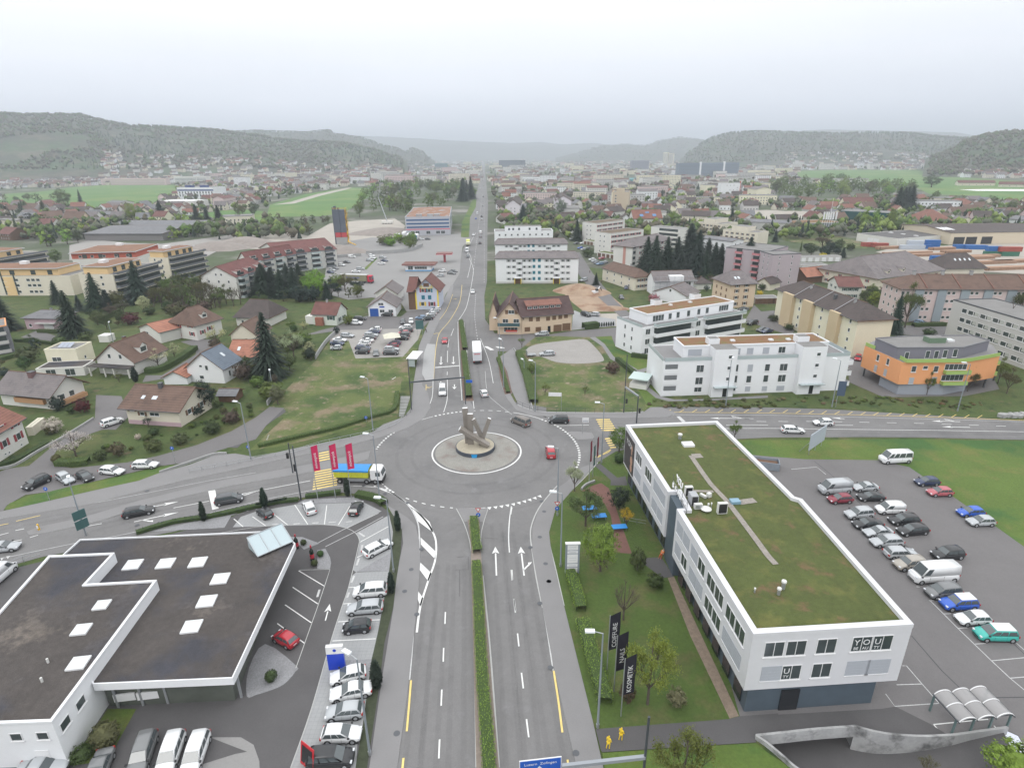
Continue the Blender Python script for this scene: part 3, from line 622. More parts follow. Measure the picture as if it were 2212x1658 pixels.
for a in([(890,1010),(940,1042)],[(920,1115),(908,1170)],[(892,1230),(870,1290)],[(850,1380),(825,1440)],[(805,1525),(788,1570)],[(550,1500),(530,1565)]):ln(a,.3,wPt,n=0)
ln([(-900,1130),(0,960),(560,940),(700,950),(830,990),(890,1060),(880,1150),(800,1480),(740,1658),(640,1970),(480,2530),(300,3040)],.1,kerb_m)
ln([(1060,840),(760,980),(540,1095)],.12,wPt,n=0);ln([(1100,870),(860,1000),(600,1130)],.12,wPt,n=0)
ln([(375,1332),(640,1325),(600,1450),(530,1658),(430,1940),(345,2180)],.1,kerb_m,n=0)
t('1d')
for a in([(252,253),(478,408)],[(185,414),(418,584)],[(797,104),(890,98)],[(755,245),(830,240)],[(710,400),(1070,382)],[(662,565),(1035,546)]):ln(a,.14,n=0)
arrow((600,390),(638,245),hw=.9,w=.16,hl=1.4)
t();wm=MB()
for r_ in(13.,16.):ring(C0,r_,.7,wm,wear,.092)
for a_ in([(957,1220),(925,1658),(905,1900)],[(992,1220),(985,1658),(980,1900)],[(930,1300),(890,1658),(870,1900)],[(1072,1130),(1085,1300),(1110,1658),(1130,1900)],[(1098,1150),(1115,1300),(1152,1658),(1175,1900)],[(1124,1180),(1150,1350),(1205,1658),(1240,1900)],[(940,862),(948,800),(962,740)],[(958,862),(963,800),(974,740)],[(1035,870),(1026,800),(1018,740),(1020,690)],[(1048,868),(1040,800),(1030,740)],[(1300,918),(1659,925),(2212,935)],[(1400,930),(1659,936),(2212,944)],[(200,1130),(500,1065),(720,1030)],[(200,1142),(500,1076),(720,1042)],[(0,1140),(300,1085),(640,1010),(800,975)]):
 P_=smo(G(a_),5);[wm.strip(P_,.6,.093,wear,o_)for o_ in(-.75,.75)]
tag(wm.bd('tyre_marks'),kind='structure')
tag(wp.bd('white_road_markings'),kind='structure');tag(yp.bd('yellow_road_markings'),kind='structure')
def ground_text(s,x,y,x2,y2,size,m=wPt):
 a,c=g(x,y),g(x2,y2);d=c-a;ang=math.atan2(d.y,d.x)
 o=txO('painted_word',s,size,m,Matrix.Translation((a.x,a.y,ZP+.004))@Matrix.Rotation(ang,4,'Z'),extrude=.001);tag(o,kind='structure')
for(x,y,x2,y2,s)in((340,715,380,630,'BESUCHER'),(410,520,450,435,'BESUCHER'),(470,355,510,270,'BESUCHER'),(527,190,562,120,'BESUCHER'),(520,1150,560,1040,'EUROTUNING'),(560,1000,600,890,'EUROTUNING'),(705,510,715,450,'KUNDEN'),(755,345,768,295,'KUNDEN')):
 a=D((x+x2)/2,(y+y2)/2);ground_text(s,(x+x2)/2,(y+y2)/2,(x+x2)/2+(x2-x),(y+y2)/2+(y2-y),.42)
wl=MB();t('3d')
def wln(pts,w=.1,m=wPt,z=.07):wl.strip(G(pts),w,z,m)
for p in([(1400,215),(1640,455),(1930,735),(2090,885),(2211,985),(2600,1300)],[(1930,735),(2211,708),(2500,690)],[(2090,885),(2211,875),(2600,850)],[(1160,778),(1195,778),(1330,935),(1480,1105)],[(1110,942),(1330,935)],[(1015,1020),(1095,1128),(1480,1102)],[(2120,560),(2211,640),(2500,900)],[(1280,95),(1310,98)],[(1390,215),(1430,215)],[(1510,330),(1580,328)],[(1640,455),(1720,450)],[(1790,590),(1880,585)]):wln(p)
for p in([(1430,1285),(1780,1250),(1900,1240)],[(1430,1285),(1530,1400)],[(1950,1295),(1990,1335)]):wln(p,.12,hPt)
for p in([(1240,520),(1500,820),(1740,1050)],[(1740,1055),(2211,1050),(2700,1045)]):wln(p,.12,tar)
t('3c')
for p in([(400,390),(560,520)],[(560,520),(1000,960),(1400,1290),(1700,1560),(2300,2140)],[(200,460),(420,440),(500,505)]):wln(p,.12,tar if p[0][0]>300 else wPt)
def disc(x,y,r=.35,m=mDk):
 c=g(x,y);P=circ(r,14,c);wl.add([(p.x,p.y,.128)for p in P],[tuple(range(14))],m)
t('1c')
for p in((1430,1152),(1342,1328),(1285,1517),(1310,752),(1115,673),(930,603),(932,355),(1000,203)):disc(*p)
t('2c')
for p in((278,827),(240,1048),(290,1278),(318,1430),(160,1137),(255,738),(240,1620),(650,167)):disc(*p)
t('2d');disc(332,797);disc(553,1535);disc(318,52);t('1d');disc(1390,337);disc(1217,1365)
t('0c');disc(1270,648);disc(1185,945);t('1c')
for a in([(1740,1220),(1835,1215),(1835,1325),(1720,1330)],[(1760,1330),(1760,1560)],[(1980,1055),(2090,1060)]):wl.strip(G(a),.06,.09,asD)
tag(wl.bd('pavement_joints'),kind='structure')
#  BUILDINGS
WCACHE={}
def wmesh(w,h,sty,fr_=None,near=False):
 "window, origin bottom centre, faces -y"
 key=(round(w,2),round(h,2),sty,near)
 if key in WCACHE:return WCACHE[key]
 b=MB();gl=MB();fm=fr_ or frW;out=[]
 pm={'dark':glass,'blind':blind,'garage':tmb,'dgarage':shutter_b,'bluegate':mat('blue_gate',(.02,.09,.35),.6),'wdoor':frW,'ddoor':gDk,'teal':shutter_bl,'red':shutter_r,'grey':mat('grey_shutter',(.3,.3,.32),.7),'brown':shutter_b}.get(sty.split('+')[0],glass)
 sh=sty.split('+')[1]if '+' in sty else None
 t_=.07 if w>.5 else.05;s0=sty.split('+')[0]
 if s0 in('garage','dgarage','bluegate','ddoor','wdoor','teal','red','grey','brown','blind'):
  b.box(-w/2,w/2,-.04,.01,0,h,pm)
  if s0=='blind' or s0=='wdoor':b.box(-w/2-.06,w/2+.06,-.09,.01,-.08,-.005,fm)
  for i in range(1,5 if near else 0):b.box(-w/2+.03,w/2-.03,-.046,-.041,h*i/5-.01,h*i/5+.01,pm)
 else:
  gl.box(-w/2+t_,w/2-t_,-.02,.01,t_,h-t_,pm)
  npan=max(1,round(w/1.05))if near else max(1,round(w/1.3))
  for x in(-w/2,w/2-t_):b.box(x,x+t_,-.06,.01,0,h,fm)
  b.box(-w/2+t_,w/2-t_,-.06,.01,0,t_,fm);b.box(-w/2+t_,w/2-t_,-.06,.01,h-t_,h,fm)
  for i in range(1,npan):x=-w/2+w*i/npan;b.box(x-t_*.45,x+t_*.45,-.055,.01,t_,h-t_,fm)
  b.box(-w/2-.08,w/2+.08,-.14,.01,-.1,-.004,fm)
 shm={'b':shutter_b,'r':shutter_r,'g':shutter_g,'y':shutter_y,'t':shutter_bl,'G':mat('grey_shutter',(.3,.3,.32),.7)}.get(sh)
 def mk(nm,mb):
  me=bpy.data.meshes.new(nm);me.from_pydata(mb.v,[],mb.f)
  for m in mb.mats:me.materials.append(m)
  me.polygons.foreach_set('material_index',mb.m);return me
 if near:
  res=[('window',mk('window',b))]+([('pane',mk('pane',gl))]if gl.f else[])
  if shm:
   for s_ in(-1,1):
    k=MB();x=s_*(w/2+.04);x2=s_*(w/2+.04+w*.5);k.box(min(x,x2),max(x,x2),-.07,-.01,-.02,h+.02,shm);res.append(('shutter',mk('shutter',k)))
 else:
  o_=len(b.v);b.v+=gl.v;mi_=b.mi(pm)
  for f in gl.f:b.f.append([i+o_ for i in f]);b.m.append(mi_);b.sm.append(False)
  if shm:
   for s_ in(-1,1):x=s_*(w/2+.02);x2=s_*(w/2+.02+w*.45);b.box(min(x,x2),max(x,x2),-.05,-.0,0,h,shm)
  res=[('window',mk('window',b))]
 WCACHE[key]=res;return res
ALLB=[]
class B:
 def __init__(s,name,lbl,cat,P,h,z=0.,c='B',dpt=None,wall=wW,group=None,px=True,order='ABC',plinth=None,base=0.,face=None):
  "P: A, B (front corners, as seen) and C (corner behind B, or behind A when order='ABD') in pixels at height z"
  Q=[g(p[0],p[1],z)for p in P]if px else[Vc(p)for p in P]
  A,Bq=Q[0],Q[1];e=(Bq-A).normalized();n=Vc((-e.y,e.x))
  if face is not None:
   L_=(Bq-A).length;e=Vc((cos(RAD(face)),sin(RAD(face))));n=Vc((-e.y,e.x));Bq=A+e*L_
  if dpt is None:dpt=(Q[2]-(Bq if order=='ABC' else A)).dot(n)
  if dpt<0:A,Bq=Bq,A;e=-e;n=-n;dpt=-dpt
  s.A,s.e,s.n,s.L,s.Dp,s.h,s.wlm,s.base=A,e,n,(Bq-A).length,dpt,h,wall,base
  s.ang=math.atan2(e.y,e.x)
  s.root=emp(name,(A.x,A.y,base),s.ang,lbl,cat,group)
  s.loc=[Vc((0,0)),Vc((s.L,0)),Vc((s.L,s.Dp)),Vc((0,s.Dp))]
  s.roofz=h;s.plinth=plinth;s.near=False
  ALLB.append(s)
 def W_(s,u,v):return s.A+s.e*u+s.n*v
 def L_(s,P):d=P-s.A;return Vc((d.dot(s.e),d.dot(s.n)))
 def walls(s,ridge=None,rise=0,pts=None,hipf=0):
  b=MB();L,Dp,h=s.L,s.Dp,s.h
  b.prs(pts or s.loc,0,h,s.wlm,bottom=True)
  if ridge=='u' and rise and not hipf:
   for x in(0,L):b.add([(x,0,h),(x,Dp,h),(x,Dp/2,h+rise)],[(0,1,2),(2,1,0)][:1],s.wlm)
  if ridge=='v' and rise and not hipf:
   for y in(0,Dp):b.add([(0,y,h),(L,y,h),(L/2,y,h+rise)],[(0,1,2)],s.wlm)
  if s.plinth:b.box(-.03,L+.03,-.03,Dp+.03,0,.8,s.plinth)
  return b.bd('wall',s.root)
 def gbl(s,rise,m,ridge='u',over=.6,th=.22,hipf=0.,edge=None,ends=.5):
  s.walls(ridge,rise,hipf=hipf)
  b=MB();L,Dp,h=s.L,s.Dp,s.h
  U,V=(L,Dp)if ridge=='u' else(Dp,L)
  sl=rise/(V/2);z0=h-over*sl+.05;zr=h+rise+.05
  x0,x1=-ends,U+ends;y0,y1=-over,V+over
  hp=hipf*V/2*1.0 if hipf else 0
  r1,r2=x0+hp*(1+over/(V/2))if hipf else x0,x1-hp*(1+over/(V/2))if hipf else x1
  zh=zr if hipf!=.5 else zr
  top=[(x0,y0,z0),(x1,y0,z0),(x1,y1,z0),(x0,y1,z0),(r1,V/2,zr),(r2,V/2,zr)]
  if ridge=='v':f=lambda p:(L-p[1],p[0],p[2])
  else:f=lambda p:p
  tp=[f(p)for p in top];bt=[(p[0],p[1],p[2]-th)for p in tp]
  fs=[(0,1,5,4),(2,3,4,5)]+([(1,2,5),(3,0,4)])
  if not hipf:fs=[(0,1,5,4),(2,3,4,5)]
  b.add(tp,fs,m);b.add(bt,[q[::-1]for q in fs],edge or tmb)
  rim=[(0,1),(2,3)]+([(1,2),(3,0)]if hipf else[(1,5),(5,2),(3,4),(4,0)])
  for i,j in rim:b.add([bt[i],bt[j],tp[j],tp[i]],[(0,1,2,3)],edge or tmb)
  r=b.bd('roof',s.root);s.roof=r;s.rise=rise;s.ridge=ridge;s.over=over;s.rm=m;s.sl=sl
  k=MB();a,c=f((r1,V/2,zr+.03)),f((r2,V/2,zr+.03));k.beam(a,c,.3,.1,edge or tmb);k.bd('ridge_cap',r)
  for yy in(y0,y1):k=MB();k.tube(f((x0,yy,z0-.08)),f((x1,yy,z0-.08)),.09,.09,mDk,6);k.bd('gutter',r)
  return s
 def rz(s,u,v):
  "height of the pitched roof above local point"
  d=min(v,s.Dp-v)if s.ridge=='u' else min(u,s.L-u)
  return s.h+.05+d*s.sl
 def hip(s,rise,m,ridge='u',over=.6,f=1.,**k):return s.gbl(rise,m,ridge,over,hipf=f,ends=over,**k)
 def flat(s,m=gRf,par=.35,pw=.3,pm=None,pts=None,inset=0):
  s.walls(pts=pts)
  b=MB();P=pts or s.loc;h=s.h;n=len(P);pm=pm or s.wlm
  a_=sum(P[i][0]*P[(i+1)%n][1]-P[(i+1)%n][0]*P[i][1]for i in range(n))
  if a_<0:P=P[::-1]
  b.add([(p[0],p[1],h+.04)for p in P],tess(P),m)
  r=b.bd('roof',s.root);s.roof=r
  k=MB();inn=[]
  for i in range(n):
   p0,p1,p2=Vc(P[i-1]),Vc(P[i]),Vc(P[(i+1)%n])
   d1=(p1-p0).normalized();d2=(p2-p1).normalized();n1=Vc((-d1.y,d1.x));n2=Vc((-d2.y,d2.x))
   m_=(n1+n2);m_=m_/max(.3,m_.dot(n1));inn.append((p1+m_*pw,p1-m_*.04))
  for i in range(n):
   (a,ao),(c,c_o)=inn[i],inn[(i+1)%n]
   k.add([(ao.x,ao.y,h-.12),(c_o.x,c_o.y,h-.12),(c_o.x,c_o.y,h+par),(ao.x,ao.y,h+par),(a.x,a.y,h+par),(c.x,c.y,h+par),(a.x,a.y,h),(c.x,c.y,h)],[(0,1,2,3),(3,2,5,4),(4,5,7,6)],pm)
  k.bd('parapet',s.root);s.roofz=h;return s
 def fm(s,face):
  a=s.loc[face];c=s.loc[(face+1)%4];d=(c-a);return a,d.normalized(),d.length
 def put(s,face,u,z,w,h,sty='dark',near=None):
  near=s.near if near is None else near
  a,d,Lf=s.fm(face);p=a+d*u;res=wmesh(w,h,sty,near=near)
  o=bpy.data.objects.new(res[0][0],res[0][1]);COL.objects.link(o);o.parent=s.root
  if sty.split('+')[0]in('garage','dgarage','bluegate','ddoor','wdoor'):o.name='door'
  elif sty.split('+')[0]in('blind',):o.name='window_blind'
  o.location=(p.x,p.y,z);o.rotation_euler=(0,0,math.atan2(d.y,d.x))
  for nm,me in res[1:]:
   c=bpy.data.objects.new(nm,me);COL.objects.link(c);c.parent=o
  return o
 def grid(s,face,us,zs,w=1.2,h=1.3,sty='dark',skip=0,m=1.2,near=None):
  a,d,Lf=s.fm(face)
  if isinstance(us,int):us=[m+(Lf-2*m)*(i+.5)/us for i in range(us)]
  for u in us:
   for z in zs:
    if skip and random.random()<skip:continue
    s.put(face,u,z,w,h,sty,near)
  return s
 def pxwin(s,face,lst,w=1.2,h=1.3,sty='dark',near=None):
  "windows by pixel of their centre on the facade"
  a,d,Lf=s.fm(face);P=s.W_(*a);Q=s.W_(*(a+d*Lf))
  for q in lst:
   u,z=onp(P,Q,q[0],q[1]);ww,hh=(q[2],q[3])if len(q)>3 else(w,h);st=q[4]if len(q)>4 else sty
   s.put(face,u,z-hh/2-s.base,ww,hh,st,near)
  return s
 def box(s,name,u0,u1,v0,v1,z0,z1,m,parent=None,mtop=None):
  b=MB();b.prs([(u0,v0),(u1,v0),(u1,v1),(u0,v1)],z0,z1,m,mtop);return b.bd(name,parent or s.root)
 def chimney(s,u,v,hgt=1.2,w=.6,m=None,name='chimney'):
  z=s.rz(u,v)if hasattr(s,'sl')else s.h
  b=MB();b.box(u-w/2,u+w/2,v-w/2,v+w/2,z-.6,z+hgt,m or cnc);b.box(u-w/2-.06,u+w/2+.06,v-w/2-.06,v+w/2+.06,z+hgt,z+hgt+.1,mDk);return b.bd(name,s.roof)
 def skl(s,u,v,w=.8,l=1.1,m=None):
  z=s.rz(u,v);b=MB()
  d=(1 if v<s.Dp/2 else-1)if s.ridge=='u' else(1 if u<s.L/2 else-1)
  if s.ridge=='u':P=[(u-w/2,v-l/2),(u+w/2,v-l/2),(u+w/2,v+l/2),(u-w/2,v+l/2)]
  else:P=[(u-l/2,v-w/2),(u+l/2,v-w/2),(u+l/2,v+w/2),(u-l/2,v+w/2)]
  b.add([(p[0],p[1],s.rz(*p)+.12)for p in P]+[(p[0],p[1],s.rz(*p)-.05)for p in P],[(0,1,2,3),(4,5,1,0),(5,6,2,1),(6,7,3,2),(7,4,0,3)],m or mat('skylight_glass',(.6,.64,.68),.2));return b.bd('skylight',s.roof)
 def dormer(s,u,side=0,w=1.8,hgt=1.5,v=1.2,m=None,rm=None,sty='dark',flat=False):
  "gabled dormer on the slope of face side (0 front, 2 back for u ridge; 1 right, 3 left for v ridge)"
  if s.ridge=='u':f=(lambda a,b_:(a,b_))if side==0 else(lambda a,b_:(a,s.Dp-b_))
  else:f=(lambda a,b_:(s.L-b_,a))if side==1 else(lambda a,b_:(b_,a))
  z0=s.h+v*s.sl;dep=min((hgt+.3)/s.sl,(s.Dp if s.ridge=='u' else s.L)/2-v)
  b=MB();x0,x1=u-w/2,u+w/2;zt=z0+hgt;rr=.05 if flat else w*.42
  fr_=[(x0,v),(x1,v)];P=lambda a,c,z:(*f(a,c),z)
  b.add([P(x0,v,z0),P(x1,v,z0),P(x1,v,zt),P(u,v,zt+rr),P(x0,v,zt)],[(0,1,2,3,4)],m or s.wlm)
  for xx in(x0,x1):b.add([P(xx,v,z0),P(xx,v,zt),P(xx,v+hgt/s.sl,zt)],[(0,1,2)],m or s.wlm)
  d=b.bd('dormer',s.roof);r=MB()
  for sg in(-1,1):
   xx=u+sg*(w/2+.2);r.add([P(xx,v-.25,zt-.08),P(u,v-.25,zt+rr+.05),P(u,v+(hgt+rr)/s.sl,zt+rr+.05),P(xx,v+hgt/s.sl,zt-.08)],[(0,1,2,3)],rm or s.rm)
  r.bd('dormer_roof',d);k=MB();k.add([P(x0+.3,v-.03,z0+.35),P(x1-.3,v-.03,z0+.35),P(x1-.3,v-.03,zt-.15),P(x0+.3,v-.03,zt-.15)],[(0,1,2,3)],glass);k.bd('pane',d)
  return d
 def balcony(s,face,u0,u1,z,dep=1.5,par=1.0,pm=None,sm=None,back=True,loggia=False,name='balcony'):
  a,d,Lf=s.fm(face);n=Vc((d.y,-d.x));b=MB();pm=pm or bGl;sm=sm or s.wlm
  P=lambda u,v:a+d*u+n*v
  b.prs([P(u0,.0),P(u1,.0),P(u1,dep),P(u0,dep)],z-.2,z,sm)
  b.wall([P(u0+.03,.02),P(u0+.03,dep-.03),P(u1-.03,dep-.03),P(u1-.03,.02)],.06,z,z+par,pm)
  o=b.bd(name,s.root)
  if back:k=MB();k.wall([P(u0+.3,.03),P(u1-.3,.03)],.05,z+.05,z+2.3,glass);k.bd('pane',o)
  return o
 def strip_(s,name,face,u0,u1,z0,z1,m,off=.03,parent=None):
  a,d,Lf=s.fm(face);n=Vc((d.y,-d.x));b=MB();p,q=a+d*u0+n*off/2,a+d*u1+n*off/2;b.wall([p,q],off,z0,z1,m);return b.bd(name,parent or s.root)
#  office building with the green roof
t()
A0=Vc((23.85,46.15));q=[Vc((20.12,95.4)),Vc((22.0,72.9)),Vc((23.4,72.9)),Vc((23.4,68.7)),Vc((22.1,68.6)),A0,Vc((40.5,47.2)),Vc((40.0,70.7)),Vc((39.2,71.3)),Vc((36.75,96.6))]
ob=B('office_building','long white office building with mossy green flat roof beside the roundabout','office building',[A0,Vc((40.5,47.2)),Vc((36.75,96.6))],11.2,px=False,wall=mat('white_panel',(.63,.63,.655),.6,[(.3,.03),(1.5,.02)]))
OL=[ob.L_(p)for p in q]
b=MB();b.prs(OL,3.6,10.75,ob.wlm);b.bd('wall',ob.root)
gin=[Vc((20.9,94.6)),Vc((22.9,73.0)),Vc((23.4,68.0)),Vc((24.5,46.6)),Vc((38.6,47.5)),Vc((38.0,72)),Vc((36.0,95.7))]
b=MB();b.prs([ob.L_(p)for p in gin],0,3.6,slate_clad);b.bd('ground_floor',ob.root)
b=MB();b.prs([ob.L_(p)for p in(Vc((22.3,72.95)),Vc((22.45,68.65)),Vc((24,68.65)),Vc((24,72.95)))],0,10.7,slate_clad);b.bd('stair_recess',ob.root)
bb=MB();P=OL;inn=[]
n=len(P);a_=sum(P[i][0]*P[(i+1)%n][1]-P[(i+1)%n][0]*P[i][1]for i in range(n))
if a_<0:P=P[::-1]
bb.add([(p[0],p[1],10.78)for p in P],tess(P),greenroof);rf=bb.bd('roof',ob.root)
k=MB()
for i in range(n):
 p0,p1,p2=P[i-1],P[i],P[(i+1)%n];d1=(p1-p0).normalized();d2=(p2-p1).normalized();n1=Vc((-d1.y,d1.x));n2=Vc((-d2.y,d2.x));m_=(n1+n2);m_=m_/max(.3,m_.dot(n1));inn.append((p1+m_*.62,p1-m_*.03))
for i in range(n):
 (a,ao),(c,c_o)=inn[i],inn[(i+1)%n]
 k.add([(ao.x,ao.y,10.7),(c_o.x,c_o.y,10.7),(c_o.x,c_o.y,11.2),(ao.x,ao.y,11.2),(a.x,a.y,11.24),(c.x,c.y,11.24),(a.x,a.y,10.7),(c.x,c.y,10.7)],[(0,1,2,3),(3,2,5,4),(4,5,7,6)],ob.wlm)
k.bd('parapet',ob.root)
gm=mat('roof_gravel_strip',(.27,.245,.22),.95,[(2.,.15),(8.,.2)])
b=MB()
t('2c')
def RL(x,y):return ob.L_(g(x,y,10.8))
b.strip([RL(*p)for p in((1545,340),(1640,480),(1720,590),(1860,735),(2000,920),(2120,1080),(2211,1205))]+[ob.L_(g(2280,1280,10.8))],.75,10.84,gm)
b.strip([RL(*p)for p in((1560,645),(1740,650))],.6,10.835,gm);b.strip([RL(1960,745),RL(2100,725)],1.2,10.835,gm);b.strip([RL(1560,345),RL(1640,340)],1.4,10.836,gm)
t('3d');
b.bd('roof_path',rf)
def roofbox(nm,tl,x,y,sx_,sy_,h_,m,rot=0.,lift=0.,cap=None):
 t(tl);p=RL(x,y);bx=MB();bx.box(-sx_/2,sx_/2,-sy_/2,sy_/2,10.8+lift,10.8+lift+h_,m)
 if cap:bx.box(-sx_/2+.1,sx_/2-.1,-sy_/2-.02,-sy_/2,10.8+lift+.12,10.8+lift+h_-.1,cap)
 o=bx.bd(nm,rf);o.location=(p.x,p.y,0);o.rotation_euler.z=rot;return o
roofbox('skylight','2c',1520,250,1.8,1.5,.35,frW);roofbox('skylight','2c',1925,745,1.3,1.0,.4,mat('blue_grey_cover',(.2,.33,.42),.4))
ac=mat('pale_metal_casing',(.62,.62,.60),.5)
roofbox('air_conditioner','2c',1520,690,1.1,.55,1.5,ac,0,.1,blP);roofbox('air_conditioner','2c',1560,755,1.0,1.4,1.5,mat('grey_metal_casing',(.36,.37,.39),.5),0,.1,blP)
roofbox('air_conditioner','2c',1605,800,1.1,.5,.75,ac,0,.1,metal);roofbox('air_conditioner','2c',1810,840,1.3,.5,1.6,ac,0,.1,blP);roofbox('vent_box','2c',1700,700,.6,.5,.6,ac,.5,.1);roofbox('vent_box','2c',1650,700,.4,1.0,.35,ac,.5,.1)
for(tl,x,y,r_,hh,m_)in(('2c',1450,195,.4,.75,ac),('3d',128,110,.3,.9,ac),('3d',90,160,.25,.7,ac),('2c',2095,1520,.12,.4,ac),('2c',1695,790,.15,.5,ac),('2c',1720,795,.1,.7,frW)):
 t(tl);p=RL(x,y);k=MB();k.tube((p.x,p.y,10.8),(p.x,p.y,10.8+hh),r_*.7,r_*.7,metal,10);k.tube((p.x,p.y,10.8+hh),(p.x,p.y,10.8+hh+.2),r_,r_*.9,m_,10);k.bd('vent_pipe',rf)
t('2c');p=RL(1675,815);k=MB()
for i in range(5):r1=.75*cos(pi/2*i/5);r2=.75*cos(pi/2*(i+1)/5);k.tube((p.x,p.y,11.1+.35*i/5),(p.x,p.y,11.1+.35*(i+1)/5),r1,r2,ac,16,cap=(i in(0,4)))
k.bd('roof_dome',rf)
ob.near=True
fP,fQ=A0,Vc((40.5,47.2))
t('3d')
def obput(P,Q,x,y,w,h,sty,zc=None):
 u,z=onp(P,Q,x,y);z=zc if zc is not None else z
 a=ob.L_(P);d=(ob.L_(Q)-a).normalized();p=a+d*u;res=wmesh(w,h,sty,near=True)
 o=bpy.data.objects.new('window' if 'blind' not in sty else 'window_blind',res[0][1]);COL.objects.link(o);o.parent=ob.root
 o.location=(p.x,p.y,z-h/2);o.rotation_euler=(0,0,math.atan2(d.y,d.x))
 for nm,me in res[1:]:c=bpy.data.objects.new(nm,me);COL.objects.link(c);c.parent=o
 return o,u,z
ZU,ZL=9.0,5.75
for x,y,st in((50,640,'dark'),(240,630,'dark'),(500,615,'dark')):obput(fP,fQ,x,y,2.1,1.95,st,ZU)
wY,_,_=obput(fP,fQ,808,580,2.15,1.95,'dark',ZU);wU,_,_=obput(fP,fQ,985,575,2.15,1.95,'dark',ZU)
obput(fP,fQ,20,880,2.2,1.95,'blind',ZL);wT,_,_=obput(fP,fQ,190,865,2.1,1.95,'dark',ZL);obput(fP,fQ,450,850,2.1,1.95,'dark',ZL);obput(fP,fQ,760,840,2.5,1.95,'blind',ZL);obput(fP,fQ,935,830,2.5,1.95,'blind',ZL)
RX=Matrix.Rotation(pi/2,4,'X')
def wtxt(w,s_,x,z,size):txO('lettering',s_,size,frW,Matrix.Translation((x,-.035,z))@RX,w,.008)
wtxt(wY,'Y',-.5,.85,1.0);wtxt(wY,'O',.5,.85,1.0);wtxt(wY,'BE',-.5,.25,.5);wtxt(wY,'AU',.5,.25,.5);wtxt(wU,'U',-.5,.85,1.0);wtxt(wU,'TY',-.5,.25,.5);wtxt(wT,'U',-.5,.85,1.0);wtxt(wT,'TY',-.5,.25,.5)
t('2c');hP,hQ=Vc((20.12,95.4)),Vc((22.0,72.9))
for x,y,st in((1098,360,'dark'),(1180,500,'dark'),(1245,640,'blind'),(1295,720,'blind')):obput(hP,hQ,x,y,3.2 if st=='dark' else 2.5,1.95,st,ZU)
for x,y,st in((1082,540,'blind'),(1160,670,'blind'),(1225,815,'blind'),(1272,890,'blind')):obput(hP,hQ,x,y,3.4 if x<1200 else 2.3,1.95,st,ZL)
sP,sQ=Vc((22.1,68.6)),A0
for x,y,w_,st in((1450,990,1.7,'blind'),(1505,1085,1.7,'blind'),(1575,1195,1.7,'blind'),(1640,1290,1.7,'dark'),(1720,1435,1.8,'dark'),(1790,1560,1.8,'dark')):obput(sP,sQ,x,y,w_*1.25,1.95,st,ZU)
for x,y,w_,st in((1430,1180,1.6,'blind'),(1485,1270,1.6,'dark'),(1555,1400,1.7,'blind'),(1610,1510,1.7,'blind')):obput(sP,sQ,x,y,w_*1.25,1.95,st,ZL)
t('2d')
for x,y,w_,st in((1890,330,1.8,'dark'),(1970,480,1.8,'dark')):obput(sP,sQ,x,y,w_*1.25,1.95,st,ZU)
for x,y,w_,st in((1695,280,1.8,'dark'),(1762,405,1.8,'dark'),(1850,590,1.8,'blind'),(1922,750,1.8,'blind')):obput(sP,sQ,x,y,w_*1.25,1.95,st,ZL)
t('2c');e_=(hQ-hP).normalized();b=MB();a=ob.L_(hP+e_*.5);c=ob.L_(hP+e_*6.0);dd=(c-a).normalized();nn=Vc((dd.y,-dd.x))
b.wall([a+nn*.06,c+nn*.06],.1,4.1,10.4,mat('dark_poster',(.05,.045,.045),.6));bbd=b.bd('poster',ob.root)
Mw=Matrix.Translation((a.x+dd.x*2.6+nn.x*.13,a.y+dd.y*2.6+nn.y*.13,8.6))@Matrix.Rotation(math.atan2(dd.y,dd.x),4,'Z')@RX
txO('lettering','YOU',1.5,frW,Mw,bbd,.005)
b=MB();pc=mat('portrait_skin_tone',(.45,.27,.19),.7)
k2=a+dd*4.4+nn*.13
for zc,rr in((8.9,.45),(8.1,.3),(6.6,.7),(5.2,.6)):b.add([(k2.x+dd.x*rr*cos(2*pi*i/10),k2.y+dd.y*rr*cos(2*pi*i/10),zc+rr*1.3*sin(2*pi*i/10))for i in range(10)],[tuple(range(10))],pc)
b.bd('portrait',bbd)
for i in range(16):
 y0=47.6+i*3.0
 if 66<y0<73:continue
 x0=24.43-(y0-46.6)*.0757 if y0<70 else 22.86-(y0-73)*.0926
 p=ob.L_(Vc((x0,y0)));c=ob.L_(Vc((x0-.15,y0+1.7)));b=MB();b.wall([p,c],.06,.4,3.1,gDk);b.bd('shop_window',ob.root)
b=MB();o1=ob.L_(Vc((29.2,46.86)));b.box(o1.x-1.0,o1.x+1.0,o1.y-.12,o1.y+.1,.05,2.9,gDk);b.bd('door',ob.root)
for xx in(26.2,33.2,36.2):b=MB();o1=ob.L_(Vc((xx,46.7+(xx-24.5)*.062)));b.box(o1.x-1.2,o1.x+1.2,o1.y-.06,o1.y+.1,.6,3.0,mat('grey_blue_glass',(.10,.11,.14),.2));b.bd('shop_window',ob.root)
t('2c');p1=g(1395,600,11.2);p2=g(1510,790,11.2);
p1=Vc((22.9,74.2));p2=Vc((23.2,68.0));d=(p2-p1).normalized();ang=math.atan2(d.y,d.x)
rs=emp('roof_sign',(p1.x,p1.y,11.2),ang,'row of tall white roof letters reading YOU BEAUTY on a thin frame','sign');Ls=(p2-p1).length
b=MB()
for i in range(4):b.tube((Ls*i/3,.05,-.4),(Ls*i/3,.05,2.1),.03,.03,mDk,6)
b.tube((0,.05,1.05),(Ls,.05,1.05),.03,.03,metal,6);b.tube((0,.05,.1),(Ls,.05,.1),.03,.03,mDk,6);b.bd('frame',rs)
